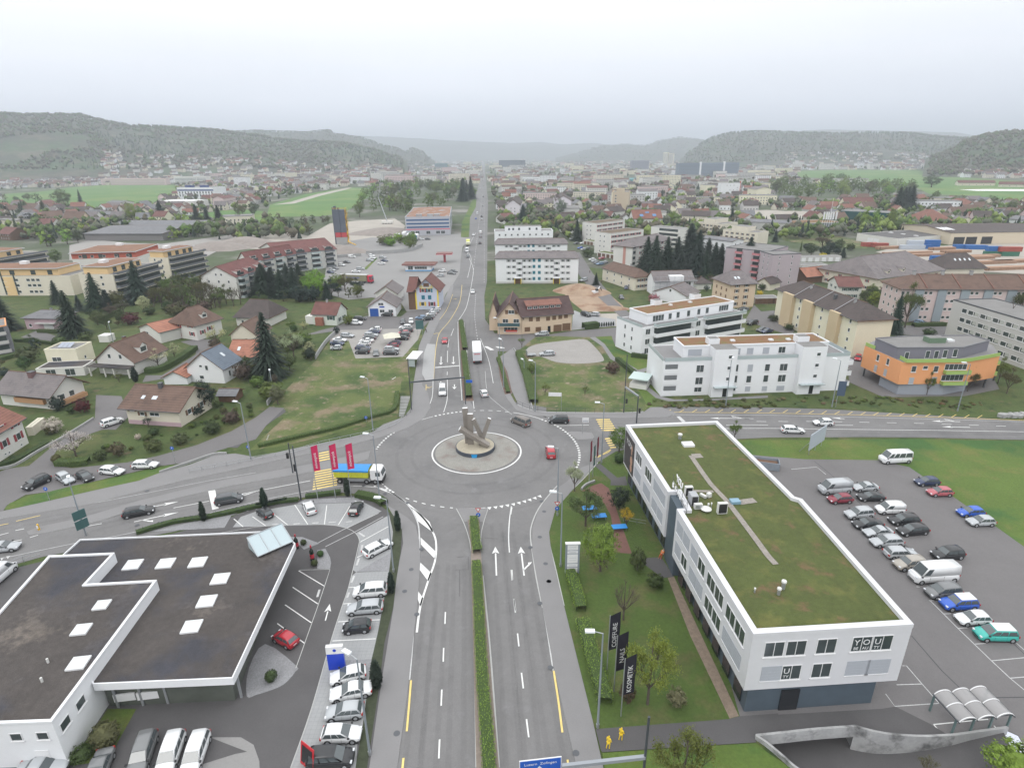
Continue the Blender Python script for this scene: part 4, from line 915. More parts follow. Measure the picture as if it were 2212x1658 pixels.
for i,ch in enumerate('BEAUTY'):txO('letter',ch,1.1,frW,Matrix.Translation((.45+i*(Ls-.9)/5,-.03,.2))@RX,rs,.06)
for i,ch in enumerate('YOU'):txO('letter',ch,1.5,frW,Matrix.Translation((.5+i*.85,.5,1.1))@RX,rs,.06)
#  car dealer building, two dark flat roofs
t('0c')
zl,zu=4.6,6.0
lw=[g(690,1060,zl),None,None,None,None,g(550,1185,zl)]
t('1c');lw[1]=g(200,985,zl);lw[2]=g(340,1095,zl);t('0d');lw[3]=g(2010,880,zl);lw[4]=Vc((-44.5,47.0));t('0c')
lw[5]=g(500,1230,zl)
db=B('showroom_building','white walled car showroom with two dark gravel flat roofs and white skylights','building',[Vc((-73,41)),Vc((-30,47)),Vc((-33,72))],4.6,px=False,wall=wW)
DL=[db.L_(p)for p in lw]
def ringp(P,z0,z1,wm,pw,roofm_,name,root,ov=0.):
 n=len(P);a_=sum(P[i][0]*P[(i+1)%n][1]-P[(i+1)%n][0]*P[i][1]for i in range(n))
 if a_<0:P=P[::-1]
 bb=MB();bb.add([(p[0],p[1],z1-.22)for p in P],tess(P),roofm_);bb.add([(p[0],p[1],z0)for p in P],[q[::-1]for q in tess(P)],wm);r=bb.bd('roof',root)
 k=MB();inn=[]
 for i in range(n):
  p0,p1,p2=P[i-1],P[i],P[(i+1)%n];d1=(p1-p0).normalized();d2=(p2-p1).normalized();n1=Vc((-d1.y,d1.x));n2=Vc((-d2.y,d2.x));m_=(n1+n2);m_=m_/max(.3,m_.dot(n1));inn.append((p1+m_*pw,p1))
 for i in range(n):
  (a,ao),(c,c_o)=inn[i],inn[(i+1)%n]
  k.add([(ao.x,ao.y,z0),(c_o.x,c_o.y,z0),(c_o.x,c_o.y,z1),(ao.x,ao.y,z1),(a.x,a.y,z1),(c.x,c.y,z1),(a.x,a.y,z1-.3),(c.x,c.y,z1-.3)],[(0,1,2,3),(3,2,5,4),(4,5,7,6)],wm)
 k.bd(name,root);return r
rl=ringp(DL,zl-.95,zl,wW,.14,roofgravel,'fascia',db.root)
ins=[lw[0]+Vc((1.5,-1.5)),lw[1]+Vc((-2,-1.5)),lw[2]+Vc((-2.6,-1)),lw[3]+Vc((-1.0,1.2)),lw[4]+Vc((0,1.2)),Vc((-62,60))]
b=MB();b.prs([db.L_(p)for p in ins],0,zl-.95,mat('grey_green_glazing',(.10,.11,.095),.25,[(.4,.2)]));b.bd('glazing',db.root)
for i in range(6):
 x0=-43.5+i*2.6;p=db.L_(Vc((x0,lw[4].y+1.2+(x0+44.5)*.085-.25)));b=MB();b.box(p.x-.12,p.x+.12,p.y-.1,p.y+.1,0,zl-.95,mat('grey_mullion',(.25,.26,.27),.5));b.bd('mullion',db.root)
b=MB();
for x0 in(-42.6,-40.2):p=db.L_(Vc((x0,lw[4].y+1.2+(x0+44.5)*.085-.2)));b.box(p.x-1.1,p.x+1.1,p.y-.1,p.y+.06,.9,1.9,frW)
b.bd('white_panel',db.root)
t('0c')
uw=[g(420,1200,zu),g(990,1175,zu),g(740,1445,zu),g(1355,1410,zu)];t('0d');uw+=[g(445,1255,zu),g(-100,1275,zu),g(-900,1305,zu)];t('0c');uw+=[g(-900,2490,zu),g(-60,1670,zu)]
UL=[db.L_(p)for p in uw[:6]]+[db.L_(uw[6]),db.L_(uw[6]+Vc((-2,12)))]
b=MB();b.prs(UL,0,zu-.25,wW);b.bd('wall',db.root)
ru=ringp(UL,zu-.3,zu,wW,.3,roofgravel,'parapet',db.root)
sk=mat('skylight_dome',(.62,.66,.66),.35)
def dome(tl,x,y,z,s_,parent):
 t(tl);p=db.L_(g(x,y,z));k=MB();h_=s_/2
 k.box(p.x-h_,p.x+h_,p.y-h_,p.y+h_,z-.35,z-.02,frW);
 k.add([(p.x-h_*.96,p.y-h_*.96,z-.018),(p.x+h_*.96,p.y-h_*.96,z-.018),(p.x+h_*.96,p.y+h_*.96,z-.018),(p.x-h_*.96,p.y+h_*.96,z-.018),(p.x,p.y,z+.16)],[(0,1,4),(1,2,4),(2,3,4),(3,0,4)],sk,True);return k.bd('skylight',parent)
for x,y in((1147,1275),(1430,1264),(1708,1254),(1902,1396),(1785,1590)):dome('0c',x,y,zl,2.05,rl)
dome('0d',1655,430,zl,2.0,rl)
for x,y,s_ in((878,243,1.6),(700,455,1.7),(675,745,1.8)):dome('0d',x,y,zu,s_,ru)
t('0d');
for(x,y)in((412,735),(360,900)):p=db.L_(g(x,y,zu));k=MB();k.tube((p.x,p.y,zu-.3),(p.x,p.y,zu+.35),.12,.12,ac,8);k.bd('vent_pipe',ru)
t('1c');P4=[g(0,1180,4.9),g(30,1225,4.9),g(310,1075,5.0),g(250,970,6.4),g(0,1090,6.4)]
gz=mat('pale_glass_roof',(.42,.50,.53),.15)
ca,cb=g(15,1215,4.7),g(320,1082,4.7);d=(cb-ca).normalized();n_=Vc((-d.y,d.x));cL=(cb-ca).length
k=MB();c0,c1,c2,c3=ca,cb,cb+n_*3.4,ca+n_*3.4
LP=[db.L_(p)for p in(c0,c1,c2,c3)]
k.add([(*LP[0],4.7),(*LP[1],4.7),(*LP[2],6.1),(*LP[3],6.1)],[(0,1,2,3)],gz);k.add([(*LP[0],4.7),(*LP[3],6.1),(*LP[3],4.4),(*LP[1],4.7),(*LP[2],6.1),(*LP[2],4.4),(*LP[2],4.4)],[(0,1,2),(3,5,4)],gz)
k.add([(*LP[3],6.1),(*LP[2],6.1),(*LP[2],4.4),(*LP[3],4.4)],[(0,1,2,3)],gz)
gr_=k.bd('glass_rooflight',rl);k=MB()
for f in(0,.33,.66,1):a=LP[0].lerp(LP[1],f);c=LP[3].lerp(LP[2],f);k.beam((*a,4.73),(*c,6.13),.09,.09,metal)
for(a,c,za,zb)in((LP[0],LP[1],4.73,4.73),(LP[3],LP[2],6.13,6.13)):k.beam((*a,za),(*c,zb),.1,.1,metal)
k.bd('frame',gr_)
t('0d');rP,rQ=uw[4],uw[3];fPp,fQq=uw[5],uw[4]
def dbput(P,Q,x,y,w,h,sty):
 u,z=onp(P,Q,x,y);a=db.L_(P);dv=(db.L_(Q)-a).normalized();p=a+dv*u;res=wmesh(w,h,sty,near=True)
 o=bpy.data.objects.new('window' if sty=='dark' else 'door',res[0][1]);COL.objects.link(o);o.parent=db.root
 o.location=(p.x,p.y,z-h/2);o.rotation_euler=(0,0,math.atan2(dv.y,dv.x))
 for nm,me in res[1:]:c=bpy.data.objects.new(nm,me);COL.objects.link(c);c.parent=o
dbput(rP,rQ,695,1095,1.4,1.1,'dark');dbput(rP,rQ,563,1270,1.4,1.1,'dark')
dbput(fPp,fQq,142,1388,1.15,1.0,'dark');dbput(fPp,fQq,370,1378,1.15,1.0,'dark');dbput(fPp,fQq,385,1570,1.3,2.1,'wdoor')
k=MB();a=db.L_(uw[5].lerp(uw[4],.1));
#  NEIGHBOURHOOD BUILDINGS
# ---- white apartment block nearest the road
wb=B('apartment_block','white apartment block with two stair towers, brown roof and path along the road','apartment block',[(1427.3,856),(1822,842),(1406,815.5)],9.0,order='ABD')if not t()else None
wb.near=True;wb.flat(pave,.05)
t('Z1');a1=wb.L_(g(655,500,12.2));a2=wb.L_(g(1940,478,12.2));a3=wb.L_(g(570,425,12.2));at=(a1.x,a2.x,a1.y,a3.y)
wb.box('attic_storey',at[0],at[1],at[2],at[3],9.0,12.0,wW)
def attic_roof(o,at,z,m=bRf):
 b=MB();P=[(at[0],at[2]),(at[1],at[2]),(at[1],at[3]),(at[0],at[3])]
 b.add([(p[0],p[1],z+.03)for p in P],[(0,1,2,3)],m);r=b.bd('attic_roof',o.root);k=MB()
 k.wall([P[0],P[1],P[2],P[3],P[0]],.3,z-.1,z+.28,wW);k.bd('parapet',r);return r
ar=attic_roof(wb,at,12.0)
def roofbits(o,lst,z,parent):
 for(x,y,w_,d_,h_,m_)in lst:
  p=o.L_(g(x,y,z));k=MB();k.box(p.x-w_/2,p.x+w_/2,p.y-d_/2,p.y+d_/2,z-.05,z+h_,m_);k.box(p.x-w_/2+.15,p.x+w_/2-.15,p.y-d_/2+.15,p.y+d_/2-.15,z+h_,z+h_+.06,gRf if h_>.8 else sk);k.bd('skylight' if h_<.8 else 'lift_housing',parent)
roofbits(wb,[(900,478,2.7,2.4,1.5,wW),(1665,462,2.9,2.4,1.6,wW),(1075,458,1.0,1.0,.4,frW),(1405,452,1.0,1.0,.4,frW),(1557,448,1.0,1.0,.4,frW)],12.0,ar)
for x0,x1 in((865,1050),(1590,1790)):
 p=onp(wb.W_(0,0),wb.W_(wb.L,0),x0,900)[0];q_=onp(wb.W_(0,0),wb.W_(wb.L,0),x1,900)[0]
 o=wb.box('stair_tower',p,q_,-1.8,.4+at[2],0,12.3,wW,mtop=gRf)
 m_=(p+q_)/2
 for zz_ in(4.3,7.1,9.9):
  for(nm,me)in wmesh(1.0,.9,'dark',near=True)[:2]:c=bpy.data.objects.new(nm,me);COL.objects.link(c);c.parent=o;c.location=(m_+1.0,-1.8,zz_)
 c=bpy.data.objects.new('door',wmesh(1.0,2.3,'ddoor',near=True)[0][1]);COL.objects.link(c);c.parent=o;c.location=(m_+.6,-1.8,.1)
 wb.box('porch',p+.3,q_+.4,-2.9,-1.8,2.7,2.9,bGl,parent=o)
wb.strip_('glass_rail',0,.2,wb.L-.2,9.05,9.95,bGl,.06)
wb.strip_('glass_rail',3,.2,wb.Dp-.2,9.05,9.95,bGl,.06);wb.strip_('glass_rail',1,.2,wb.Dp-.2,9.05,9.95,bGl,.06)
wb.pxwin(0,[(795,695,1.9,1.9,'dark'),(785,800,1.9,1.9,'dark'),(775,875,1.9,1.3,'dark'),(1090,690,2.1,1.9),(1080,785,2.1,1.9),(1068,870,2.0,1.2),(1228,690,1.3,1.9,'blind'),(1215,785,1.3,1.9),(1205,870,1.3,1.3,'blind'),(1376,685,1.3,1.9),(1362,780,1.3,1.9),(1350,867,1.3,1.3,'blind'),(1516,682,2.0,1.9),(1500,777,2.0,1.9),(1487,863,2.0,1.3,'blind'),(1808,675,2.1,1.9),(1792,770,2.1,1.9),(1780,853,1.8,1.2)])
for z0 in(.4,3.2,6.0):
 wb.balcony(0,.2,4.0,z0+.1,.12,1.0,wW,back=False,name='balcony')
 wb.strip_('loggia',0,.5,3.6,z0+1.1,z0+2.3,mat('loggia_shade_grey',(.16,.17,.18),.5),.05)  # flat dark band on the wall carries the shade of the loggia recess
 wb.balcony(1,1.5,6.5,z0+.3,2.2,1.0,wW,back=True)
for u in(.12,.28,.45,.62):
 pass
def attwin(o,at,us,w=2.,h=1.9,face=0,sty='dark',z=9.6):
 for u in us:
  x=at[0]+(at[1]-at[0])*u;q_=wmesh(w,h,sty,near=True)
  c=bpy.data.objects.new('window',q_[0][1]);COL.objects.link(c);c.parent=o.root;c.location=(x,at[2],z)
  for nm,me in q_[1:]:d_=bpy.data.objects.new(nm,me);COL.objects.link(d_);d_.parent=c
attwin(wb,at,(.08,),3.4,1.7,sty='blind');attwin(wb,at,(.37,.46,.57),1.6,1.6,sty='blind');attwin(wb,at,(.68,.92),1.8,1.7)
# ---- second white block
t('Z1')
w2=B('apartment_block','white apartment block with long glazed balconies and brown roof behind the nearer one','apartment block',[(300,345),(1168,205),(60,262)],9.0,z=9.0,order='ABD');w2.near=True;w2.flat(pave,.05)
a1=w2.L_(g(342,225,12.2));a2=w2.L_(g(1068,108,12.2));a3=w2.L_(g(165,175,12.2));at2=(a1.x,a2.x,a1.y,a3.y)
w2.box('attic_storey',at2[0],at2[1],at2[2],at2[3],9.0,12.0,wW);ar=attic_roof(w2,at2,12.0)
roofbits(w2,[(415,140,2.7,2.4,1.5,wW),(750,88,2.7,2.4,1.5,wW),(540,150,.9,.9,.4,frW),(708,125,1.,1.,.4,frW)],12.0,ar)
attwin(w2,at2,(.12,),4.2,1.9);attwin(w2,at2,(.25,.34,.46,.58,.68),1.3,1.9);attwin(w2,at2,(.88,),4.0,1.9)
u1=w2.L
for z0 in(.2,3.0,6.0):
 w2.balcony(0,u1*.10,u1*.47,z0+.1,1.6,.95,wW,name='balcony');w2.balcony(0,u1*.60,u1-.1,z0+.1,1.6,.95,wW,name='balcony')
 w2.grid(0,[u1*.535],[z0+.8],1.7,1.7,near=True);w2.grid(0,[u1*.05],[z0+.8],1.7,1.7,near=True)
w2.balcony(0,u1*.10,u1*.49,9.05,1.6,.9,bGl,back=False);w2.balcony(0,u1*.58,u1-.1,9.05,1.6,.9,bGl,back=False)
w2.strip_('glass_rail',3,.2,w2.Dp-.2,9.05,9.85,bGl,.06)
w2.grid(3,[w2.Dp*.35,w2.Dp*.62],[1.2,4.0,6.8],.8,1.3,near=True)
# ---- orange house
t('Z2')
oh=B('apartment_house','bright orange apartment house with lime green balconies and grey set-back top storey','apartment house',[(1330,912),(1810,905),(1110,770)],11.4,z=2.9,order='ABD')
zo=8.6
OP=[oh.L_(g(x,y,zo))for x,y in((1112,618),(1375,733),(1810,727),(2045,690),(1995,615),(1850,565),(1400,565),(1190,577))]
b=MB();b.prs(OP,2.9,zo,oRw,mtop=pave);b.bd('wall',oh.root)
GP=[oh.L_(g(x,y,0))for x,y in((1205,890),(1330,955),(1640,960),(1800,930),(1800,860),(1500,850))]
b=MB();b.prs(GP,0,2.9,mat('grey_blue_render',(.30,.32,.36),.8));b.bd('ground_floor',oh.root)
AP=[oh.L_(g(x,y,11.4))for x,y in((1187,567),(1340,632),(1790,630),(1975,582),(1850,546),(1400,552))]
b=MB();b.prs(AP,zo,11.3,mat('grey_clad_render',(.19,.185,.22),.7),mtop=gRf);b.bd('attic_storey',oh.root)
b=MB();n=len(AP);b.wall(AP+[AP[0]],.25,11.2,11.5,dgrey);b.bd('parapet',oh.root)
b=MB();LPm=[oh.L_(g(x,y,zo))for x,y in((1352,712),(1400,738),(1760,736),(1845,728),(2043,692))];b.wall(LPm,.1,zo+.05,zo+.95,lime);b.bd('balcony_rail',oh.root)
b=MB();b.wall([OP[0]+Vc((.1,-.1)),oh.L_(g(1180,645,zo))],.1,zo+.05,zo+.95,lime);b.bd('balcony_rail',oh.root)
P0,P1_,P2_=[oh.W_(*p)for p in OP[:3]]
def onf(o,P,Q,x,y,w_,h_,st='dark',nm='window'):
 u,z=onp(P,Q,x,y);a=o.L_(P);dv=(o.L_(Q)-a).normalized();p=a+dv*u;res=wmesh(w_,h_,st,near=True)
 c=bpy.data.objects.new(nm,res[0][1]);COL.objects.link(c);c.parent=o.root;c.location=(p.x,p.y,z-h_/2);c.rotation_euler=(0,0,math.atan2(dv.y,dv.x))
 for n_,me in res[1:]:d_=bpy.data.objects.new(n_,me);COL.objects.link(d_);d_.parent=c
 return c
for x,y,st in((1203,702,'dark'),(1272,730,'dark'),(1185,775,'blind'),(1252,803,'blind')):onf(oh,P0,P1_,x,y,.95,1.7,st)
for x,y,w_,h_,st in((1450,780,1.2,1.6,'dark'),(1530,770,1.2,.9,'dark'),(1603,780,1.2,1.6,'dark'),(1432,860,1.2,1.6,'blind'),(1590,855,1.2,1.5,'blind')):onf(oh,P1_,P2_,x,y,w_,h_,st)
for x,y in((1740,770),(1715,845)):
 c=onf(oh,P1_,P2_,x,y-5,5.4,1.5);
 u,z=onp(P1_,P2_,x,y+20);a=oh.L_(P1_);dv=(oh.L_(P2_)-a).normalized();nn=Vc((dv.y,-dv.x));k=MB();p=a+dv*(u-3)
 k.prs([p,p+dv*6,p+dv*6+nn*1.2,p+nn*1.2],z-.75,z-.6,dgrey);k.wall([p+nn*.05,p+nn*1.15,p+dv*6+nn*1.15,p+dv*6+nn*.05],.07,z-.6,z+.3,lime);k.bd('balcony',oh.root)
 p=oh.L_(oh.W_(*OP[3]));
for zz_ in(3.2,6.0):
 k=MB();a=OP[3];k.prs([a+Vc((-.5,.5)),a+Vc((1.5,1.0)),a+Vc((1.2,4)),a+Vc((-.7,4))],zz_-.2,zz_,oRw);k.wall([a+Vc((-.5,.5)),a+Vc((1.5,1.0)),a+Vc((1.2,4)),a+Vc((-.7,4))],.08,zz_,zz_+.95,lime);k.bd('balcony',oh.root)
for x,y in((1100,830),(1930,910),(2000,860)):p=oh.L_(g(x,y));k=MB();k.box(p.x-.15,p.x+.15,p.y-.15,p.y+.15,0,2.9,mDk);k.bd('column',oh.root)
roofbits(oh,[(1590,590,4.2,2.4,1.2,mat('dull_green_casing',(.13,.2,.13),.6)),(1695,585,1.6,1.6,.4,frW)],11.35,oh.root)
for x,y in((1400,690),(1545,680),(1605,680),(1665,675),(1735,670)):
 onf(oh,oh.W_(*AP[1]),oh.W_(*AP[2]),x,y,1.1,2.0,'dark')
# ---- yellow block with tan bays
t('Z2')
yb=B('apartment_block','pale yellow apartment block with tan bays and dark brown roof behind the white blocks','apartment block',[(515,218),(1068,432),(1300,416)],11.6,z=11.6,wall=yWl)
yb.hip(3.2,rDk,'u',.9,f=.9)
for x0,x1 in((560,625),(695,760),(880,945)):
 p=onp(yb.W_(0,0),yb.W_(yb.L,0),x0,330+(x0-560)*.39)[0];q_=onp(yb.W_(0,0),yb.W_(yb.L,0),x1,350+(x1-620)*.39)[0]
 yb.box('bay',p,q_,-1.3,.1,0,11.4,tan_w)
for f in(.135,.33,.42,.61,.70,.83,.93):yb.grid(0,[yb.L*f],[1.3,4.1,6.9,9.5],.9,1.1)
yb.chimney(yb.L*.3,yb.Dp*.35,1.0);yb.chimney(yb.L*.62,yb.Dp*.3,1.2,.8,mDk);yb.chimney(yb.L*.8,yb.Dp*.4,.9)
for f in(.27,.52,.76):k=MB();k.beam((yb.L*f,-.6,yb.rz(yb.L*f,-.5)+.15),(yb.L*f,yb.Dp/2,yb.rz(yb.L*f,yb.Dp/2)+.15),.25,.12,mat('pale_ridge_flashing',(.33,.32,.33),.6));k.bd('roof_joint',yb.roof)
# ---- long pink block with glazed stair bays
pb=B('apartment_block','long pink apartment block with blue-grey glazed bays and brown hipped roof','apartment block',[(1372,216),(2500,222),(1215,166)],12.2,z=12.2,order='ABD',wall=pinkw)
pb.hip(3.4,rBr,'u',.9,f=1.)
for i in range(7):
 u=pb.L*(i+.5)/7
 for z0 in(1.0,3.9,6.7,9.5):pb.grid(0,[u-3.2,u-1.6],[z0+.3],1.1,1.0)
 pb.strip_('glazed_bay',0,u+.6,u+3.4,.4,11.6,mat('blue_grey_bay',(.30,.34,.38),.4),.5)
pb.grid(3,3,[1.3,4.2,7.0,9.8],1.0,1.2)
for f in(.12,.3,.48):pb.chimney(pb.L*f,pb.Dp*.5,1.1,.9)
for f in(.15,.36,.56,.77):k=MB();k.beam((pb.L*f,-.6,pb.rz(pb.L*f,-.5)+.15),(pb.L*f,pb.Dp/2,pb.rz(pb.L*f,pb.Dp/2)+.15),.3,.12,r_red);k.bd('roof_joint',pb.roof)
# ---- pale grey block at the edge
gb=B('apartment_block','pale grey flat-roofed apartment block with rows of white window panels behind the orange house','apartment block',[(1725,303),(2420,505),(1995,291)],12.6,z=12.6,order='ABD',wall=gWl)
gb.flat(gRf,.25,pm=mDk)
for i in range(6):
 u=5+i*(gb.L-7)/6
 gb.grid(0,[u,u+2.4],[1.3,4.1,6.9,9.7],1.9,1.3);
 for zz_ in(2.4,5.2,8.0,10.6):gb.strip_('stair_louvre',0,u+3.9,u+5.2,zz_-.8,zz_+.3,mat('pale_louvre',(.42,.43,.40),.6),.08)
# ---- houses between
t('Z2')
th=B('house','tan four-storey house with brown shutters and hipped roof with two skylights','house',[(190,190),(362,180),(72,146)],9.6,z=9.6,order='ABD',wall=apricot)
th.hip(3.6,rGb,'u',.8,f=.5);th.grid(0,[2.6,6.6],[1.0,3.5,6.0,8.1],1.1,1.2,'dark+b');th.grid(3,3,[3.5,6.0],.9,1.2,'brown');th.skl(3.0,2.6);th.skl(4.4,2.6)
gg=B('garage_row','row of dark garage doors with flat roof beside the tan house','garage',[(352,332),(512,328)],2.4,dpt=5,wall=gWl);gg.flat(gRf,.1);gg.grid(0,5,[.05],2.3,2.1,'garage',m=.2)
h=B('house','white house with red-brown roof and green shutters between yellow and pink blocks','house',[(935,206),(1095,208),(845,168)],5.6,z=5.6,order='ABD',wall=oW);h.gbl(2.8,rMa,'u',.6);h.grid(0,3,[1.0,3.6],1.,1.2,'dark+g');h.grid(3,2,[3.8],.9,1.1,'dark+g')
h=B('barn','timber barn with orange-red roof beside the yellow block','barn',[(700,190),(850,175)],3.4,dpt=9,wall=tmb);h.gbl(3,r_orange,'u',.7)
h=B('farmhouse','large cream farmhouse with steep dark roof and small dormers by the timber yard','farmhouse',[(1190,205),(1640,140),(1050,95)],6.4,z=3.0,order='ABD',wall=crm);h.hip(6.5,rGb,'u',.9,f=.5);h.grid(3,4,[.9,3.7],.9,1.2,'dark+r');h.grid(0,7,[.9,3.7],.9,1.2,'dark+r');h.dormer(h.L*.2,0,1.6,1.2,1.5);h.dormer(h.L*.42,0,1.6,1.2,1.5)
h=B('farmhouse','farmhouse with broad dark brown hipped roof beside blue containers','farmhouse',[(1650,125),(1930,120)],3.5,dpt=14,wall=crm);h.hip(5.5,rDk,'u',1.,f=.8)
for i in range(4):h.skl(h.L*.35+i*2.4,3.5)
for(p,d_,lb)in((((670,100),(850,95)),7,'grey flat-roofed garage row behind the mauve tower block'),(((830,118),(1030,112)),7,'low grey garage row with white doors near the farmhouse'),(((660,40),(945,35)),5,'long low white garage row beneath the farmhouse roof')):
 h=B('garage_row',lb,'garage',list(p),2.6,dpt=d_,wall=gWl);h.flat(gRf,.1);h.grid(0,6,[.05],2.3,2.1,'wdoor',m=.2)
t('3b')
h=B('shed','small pale shed roofed in dark tiles beside the yellow block','shed',[(10,300),(100,280)],3.2,dpt=6,wall=crm);h.gbl(2,rDk,'u',.5)
# ---- mauve blocks with pink balconies
t('3a')
h=B('apartment_block','tall mauve apartment block with narrow window strips above the garages','apartment block',[(-60,1345),(45,1372),(275,1358)],14.5,z=14.5,wall=mauve);h.flat(gRf,.2,pm=mDk);h.grid(0,2,[1.5+2.8*i for i in range(5)],.5,1.6);h.grid(1,[h.Dp*.25,h.Dp*.7],[1.5+2.8*i for i in range(5)],.6,1.3)
t('2a')
h=B('apartment_block','mauve apartment block with pink balconies beside dark firs','apartment block',[(1850,1308),(2215,1345),(2300,1290)],14.0,z=14.0,wall=mauve);h.flat(gRf,.2,pm=mDk)
for i in range(5):
 for u0 in(h.L*.25,h.L*.66):h.balcony(0,u0,u0+3.4,1.2+2.7*i,1.2,.9,mat('pink_balcony',(.52,.20,.22),.6))
# ---- building with scaffold and white gable
t('2b')
h=B('house','white house with mauve-grey roof wrapped in scaffolding','house',[(1225,345),(1560,335)],6.4,dpt=10,wall=wW);h.gbl(3.2,rGb,'u',.5);h.box('stair_tower',h.L*.38,h.L*.72,-.8,3,0,8.2,wW);h.grid(0,[h.L*.86],[1,3.8],2.2,1.8)
sc=emp('scaffolding',(*h.W_(-1.2,-1.2),0),h.ang,'thin steel scaffold standing round the white house being renovated','scaffold');b=MB()
for u in range(0,int(h.L)+4,3):
 for v in(0,-1.0):b.tube((u,v,0),(u,v,8.5),.04,.04,metal,5)
for z_ in(2.2,4.4,6.6,8.4):b.tube((0,-1,z_),(h.L+2,-1,z_),.035,.035,metal,5)
b.bd('frame',sc);b=MB()
for z_ in(2,4.2,6.4):b.box(0,h.L+2,-.95,-.05,z_,z_+.06,metal)
b.bd('platform',sc)
h=B('house','white gabled annex with mauve-grey roof under the scaffolded house','house',[(1225,375),(1500,420)],3.6,dpt=11,wall=wW);h.gbl(2.8,rGb,'v',.5);h.grid(0,1,[4.2],.9,1.1)
h=B('house','cream house with brown hipped roof at the corner of the side street','house',[(1055,300),(1190,285),(905,195)],6.2,order='ABD',wall=crm);h.hip(2.6,rBr,'v',.6,f=.6);h.grid(0,3,[1.2,3.8],1.1,1.2,'dark+b');h.grid(3,4,[1.0,3.8],.9,1.2);h.chimney(h.L*.6,h.Dp*.4,1.3,.6)
h=B('shed','low outbuilding with dark tiled roof behind the scaffolded house','shed',[(1590,290),(1720,285)],3,dpt=8,wall=oW);h.hip(2,rDk,'u',.6)
# ---- long restaurant building with curved wing
t('Z5')
r_rest=roofm('dark_plum_tiles',(.085,.052,.05))
rb=B('restaurant_building','long apricot restaurant with dark red-brown roof, shed dormer and two brown garage doors','building',[(620,800),(1352,742)],6.6,dpt=11,wall=apricot);rb.near=True
rb.gbl(4.2,r_rest,'u',.8,ends=.6)
k=MB();z0=rb.h;u0_,u1_=rb.L*.12,rb.L*.80
k.add([(u0_,1.4,rb.rz(0,1.4)),(u1_,1.4,rb.rz(0,1.4)),(u1_,1.4,rb.rz(0,1.4)+1.5),(u0_,1.4,rb.rz(0,1.4)+1.5)],[(0,1,2,3)],mat('dark_red_boards',(.16,.045,.04),.7))
for xx in(u0_,u1_):k.add([(xx,1.4,rb.rz(0,1.4)),(xx,1.4,rb.rz(0,1.4)+1.5),(xx,4.2,rb.rz(0,4.2))],[(0,1,2)],MATS['dark_red_boards'])
dm=k.bd('dormer',rb.roof);k=MB();zt=rb.rz(0,1.4)+1.5
k.add([(u0_-.3,.9,zt-.02),(u1_+.3,.9,zt-.02),(u1_+.3,4.6,rb.rz(0,4.6)+.12),(u0_-.3,4.6,rb.rz(0,4.6)+.12),(u0_-.3,.9,zt-.16),(u1_+.3,.9,zt-.16)],[(0,1,2,3),(4,5,1,0)],r_red);k.bd('dormer_roof',dm)
for i in range(6):u=u0_+(u1_-u0_)*(i+.5)/6;k=MB();k.box(u-.8,u+.8,1.34,1.4,zt-1.2,zt-.3,frW);k.box(u-.65,u-.05,1.31,1.35,zt-1.1,zt-.4,glass);k.box(u+.05,u+.65,1.31,1.35,zt-1.1,zt-.4,glass);k.bd('window',dm)
rb.pxwin(0,[(752,580),(857,578),(1007,570),(1097,558),(1187,545),(1272,532)],1.35,1.4,'brown');rb.pxwin(0,[(700,728),(862,725)],1.9,1.5,'brown');rb.pxwin(0,[(1148,712),(1278,690)],2.9,2.5,'dgarage');rb.pxwin(0,[(1022,725)],1,2.2,'ddoor')
rg=B('restaurant_building','apricot gabled restaurant front with green balcony facing the road junction','building',[(262,800),(615,803)],6.2,dpt=17,wall=apricot);rg.near=True
rg.gbl(4.6,r_rest,'v',.8,ends=.7)
rg.grid(0,[rg.L*.58],[7.0],2.0,1.3,'dark+b');rg.grid(0,[rg.L*.33,rg.L*.78],[3.9],1.9,1.4);rg.grid(0,[rg.L*.55],[.9],4.6,1.6)
rg.balcony(0,.1,rg.L-.6,3.1,1.5,1.1,mat('dark_green_balcony',(.035,.09,.10),.6),back=False)
k=rg.strip_('shop_front_strip',0,rg.L*.34,rg.L*.82,.7,1.5,mat('red_shop_display',(.55,.08,.05),.6),.12)  # plain red display strip across the shop front
ra=B('house','narrow apricot wing with dark roof at the corner behind the restaurant','house',[(140,745),(262,745)],5.6,dpt=13,wall=apricot);ra.gbl(4.8,r_rest,'v',.7)
# ---- the three white long blocks north of the earth plot
t('Z3')
l1=B('apartment_block','long white four-storey block with dark grey roof and teal window column','apartment block',[(88,1100),(993,1098)],11.9,dpt=11.5,wall=wW,plinth=gWl);l1.hip(2.1,rGb,'u',.6,f=.3)
def teal(o):
 for f in(.19,.38,.65,.845):o.grid(0,[o.L*f-1.2,o.L*f+1.2],[1.6,4.4,7.2,10.0],1.0,1.1,'dark+G')
 for f in(.29,.74):o.grid(0,[o.L*f],[3.2,6.0,8.8],1.4,1.2,'dark+G')
 o.grid(0,[o.L*.47-.2,o.L*.53],[1.6,4.4,7.2,10.0],1.3,1.4,'teal')
teal(l1)
for f in(.27,.74):k=MB();u=l1.L*f;k.box(u-1.7,u+1.7,-1.4,0,2.6,2.85,frW);k.box(u-1.6,u-1.3,-1.3,0,0,2.6,mat('bright_yellow_panel',(.75,.58,.06),.6));k.box(u+1.3,u+1.6,-1.3,0,0,2.6,MATS['bright_yellow_panel']);k.box(u-1.3,u+1.3,-.1,0,0,2.5,tmb);k.bd('porch',l1.root)
l2=B('apartment_block','white block with dark grey roof standing directly behind the teal-windowed block','apartment block',[(78,662),(878,655)],11.9,z=11.9,dpt=11.5,wall=wW);l2.hip(2.1,rGb,'u',.6,f=.3);teal(l2)
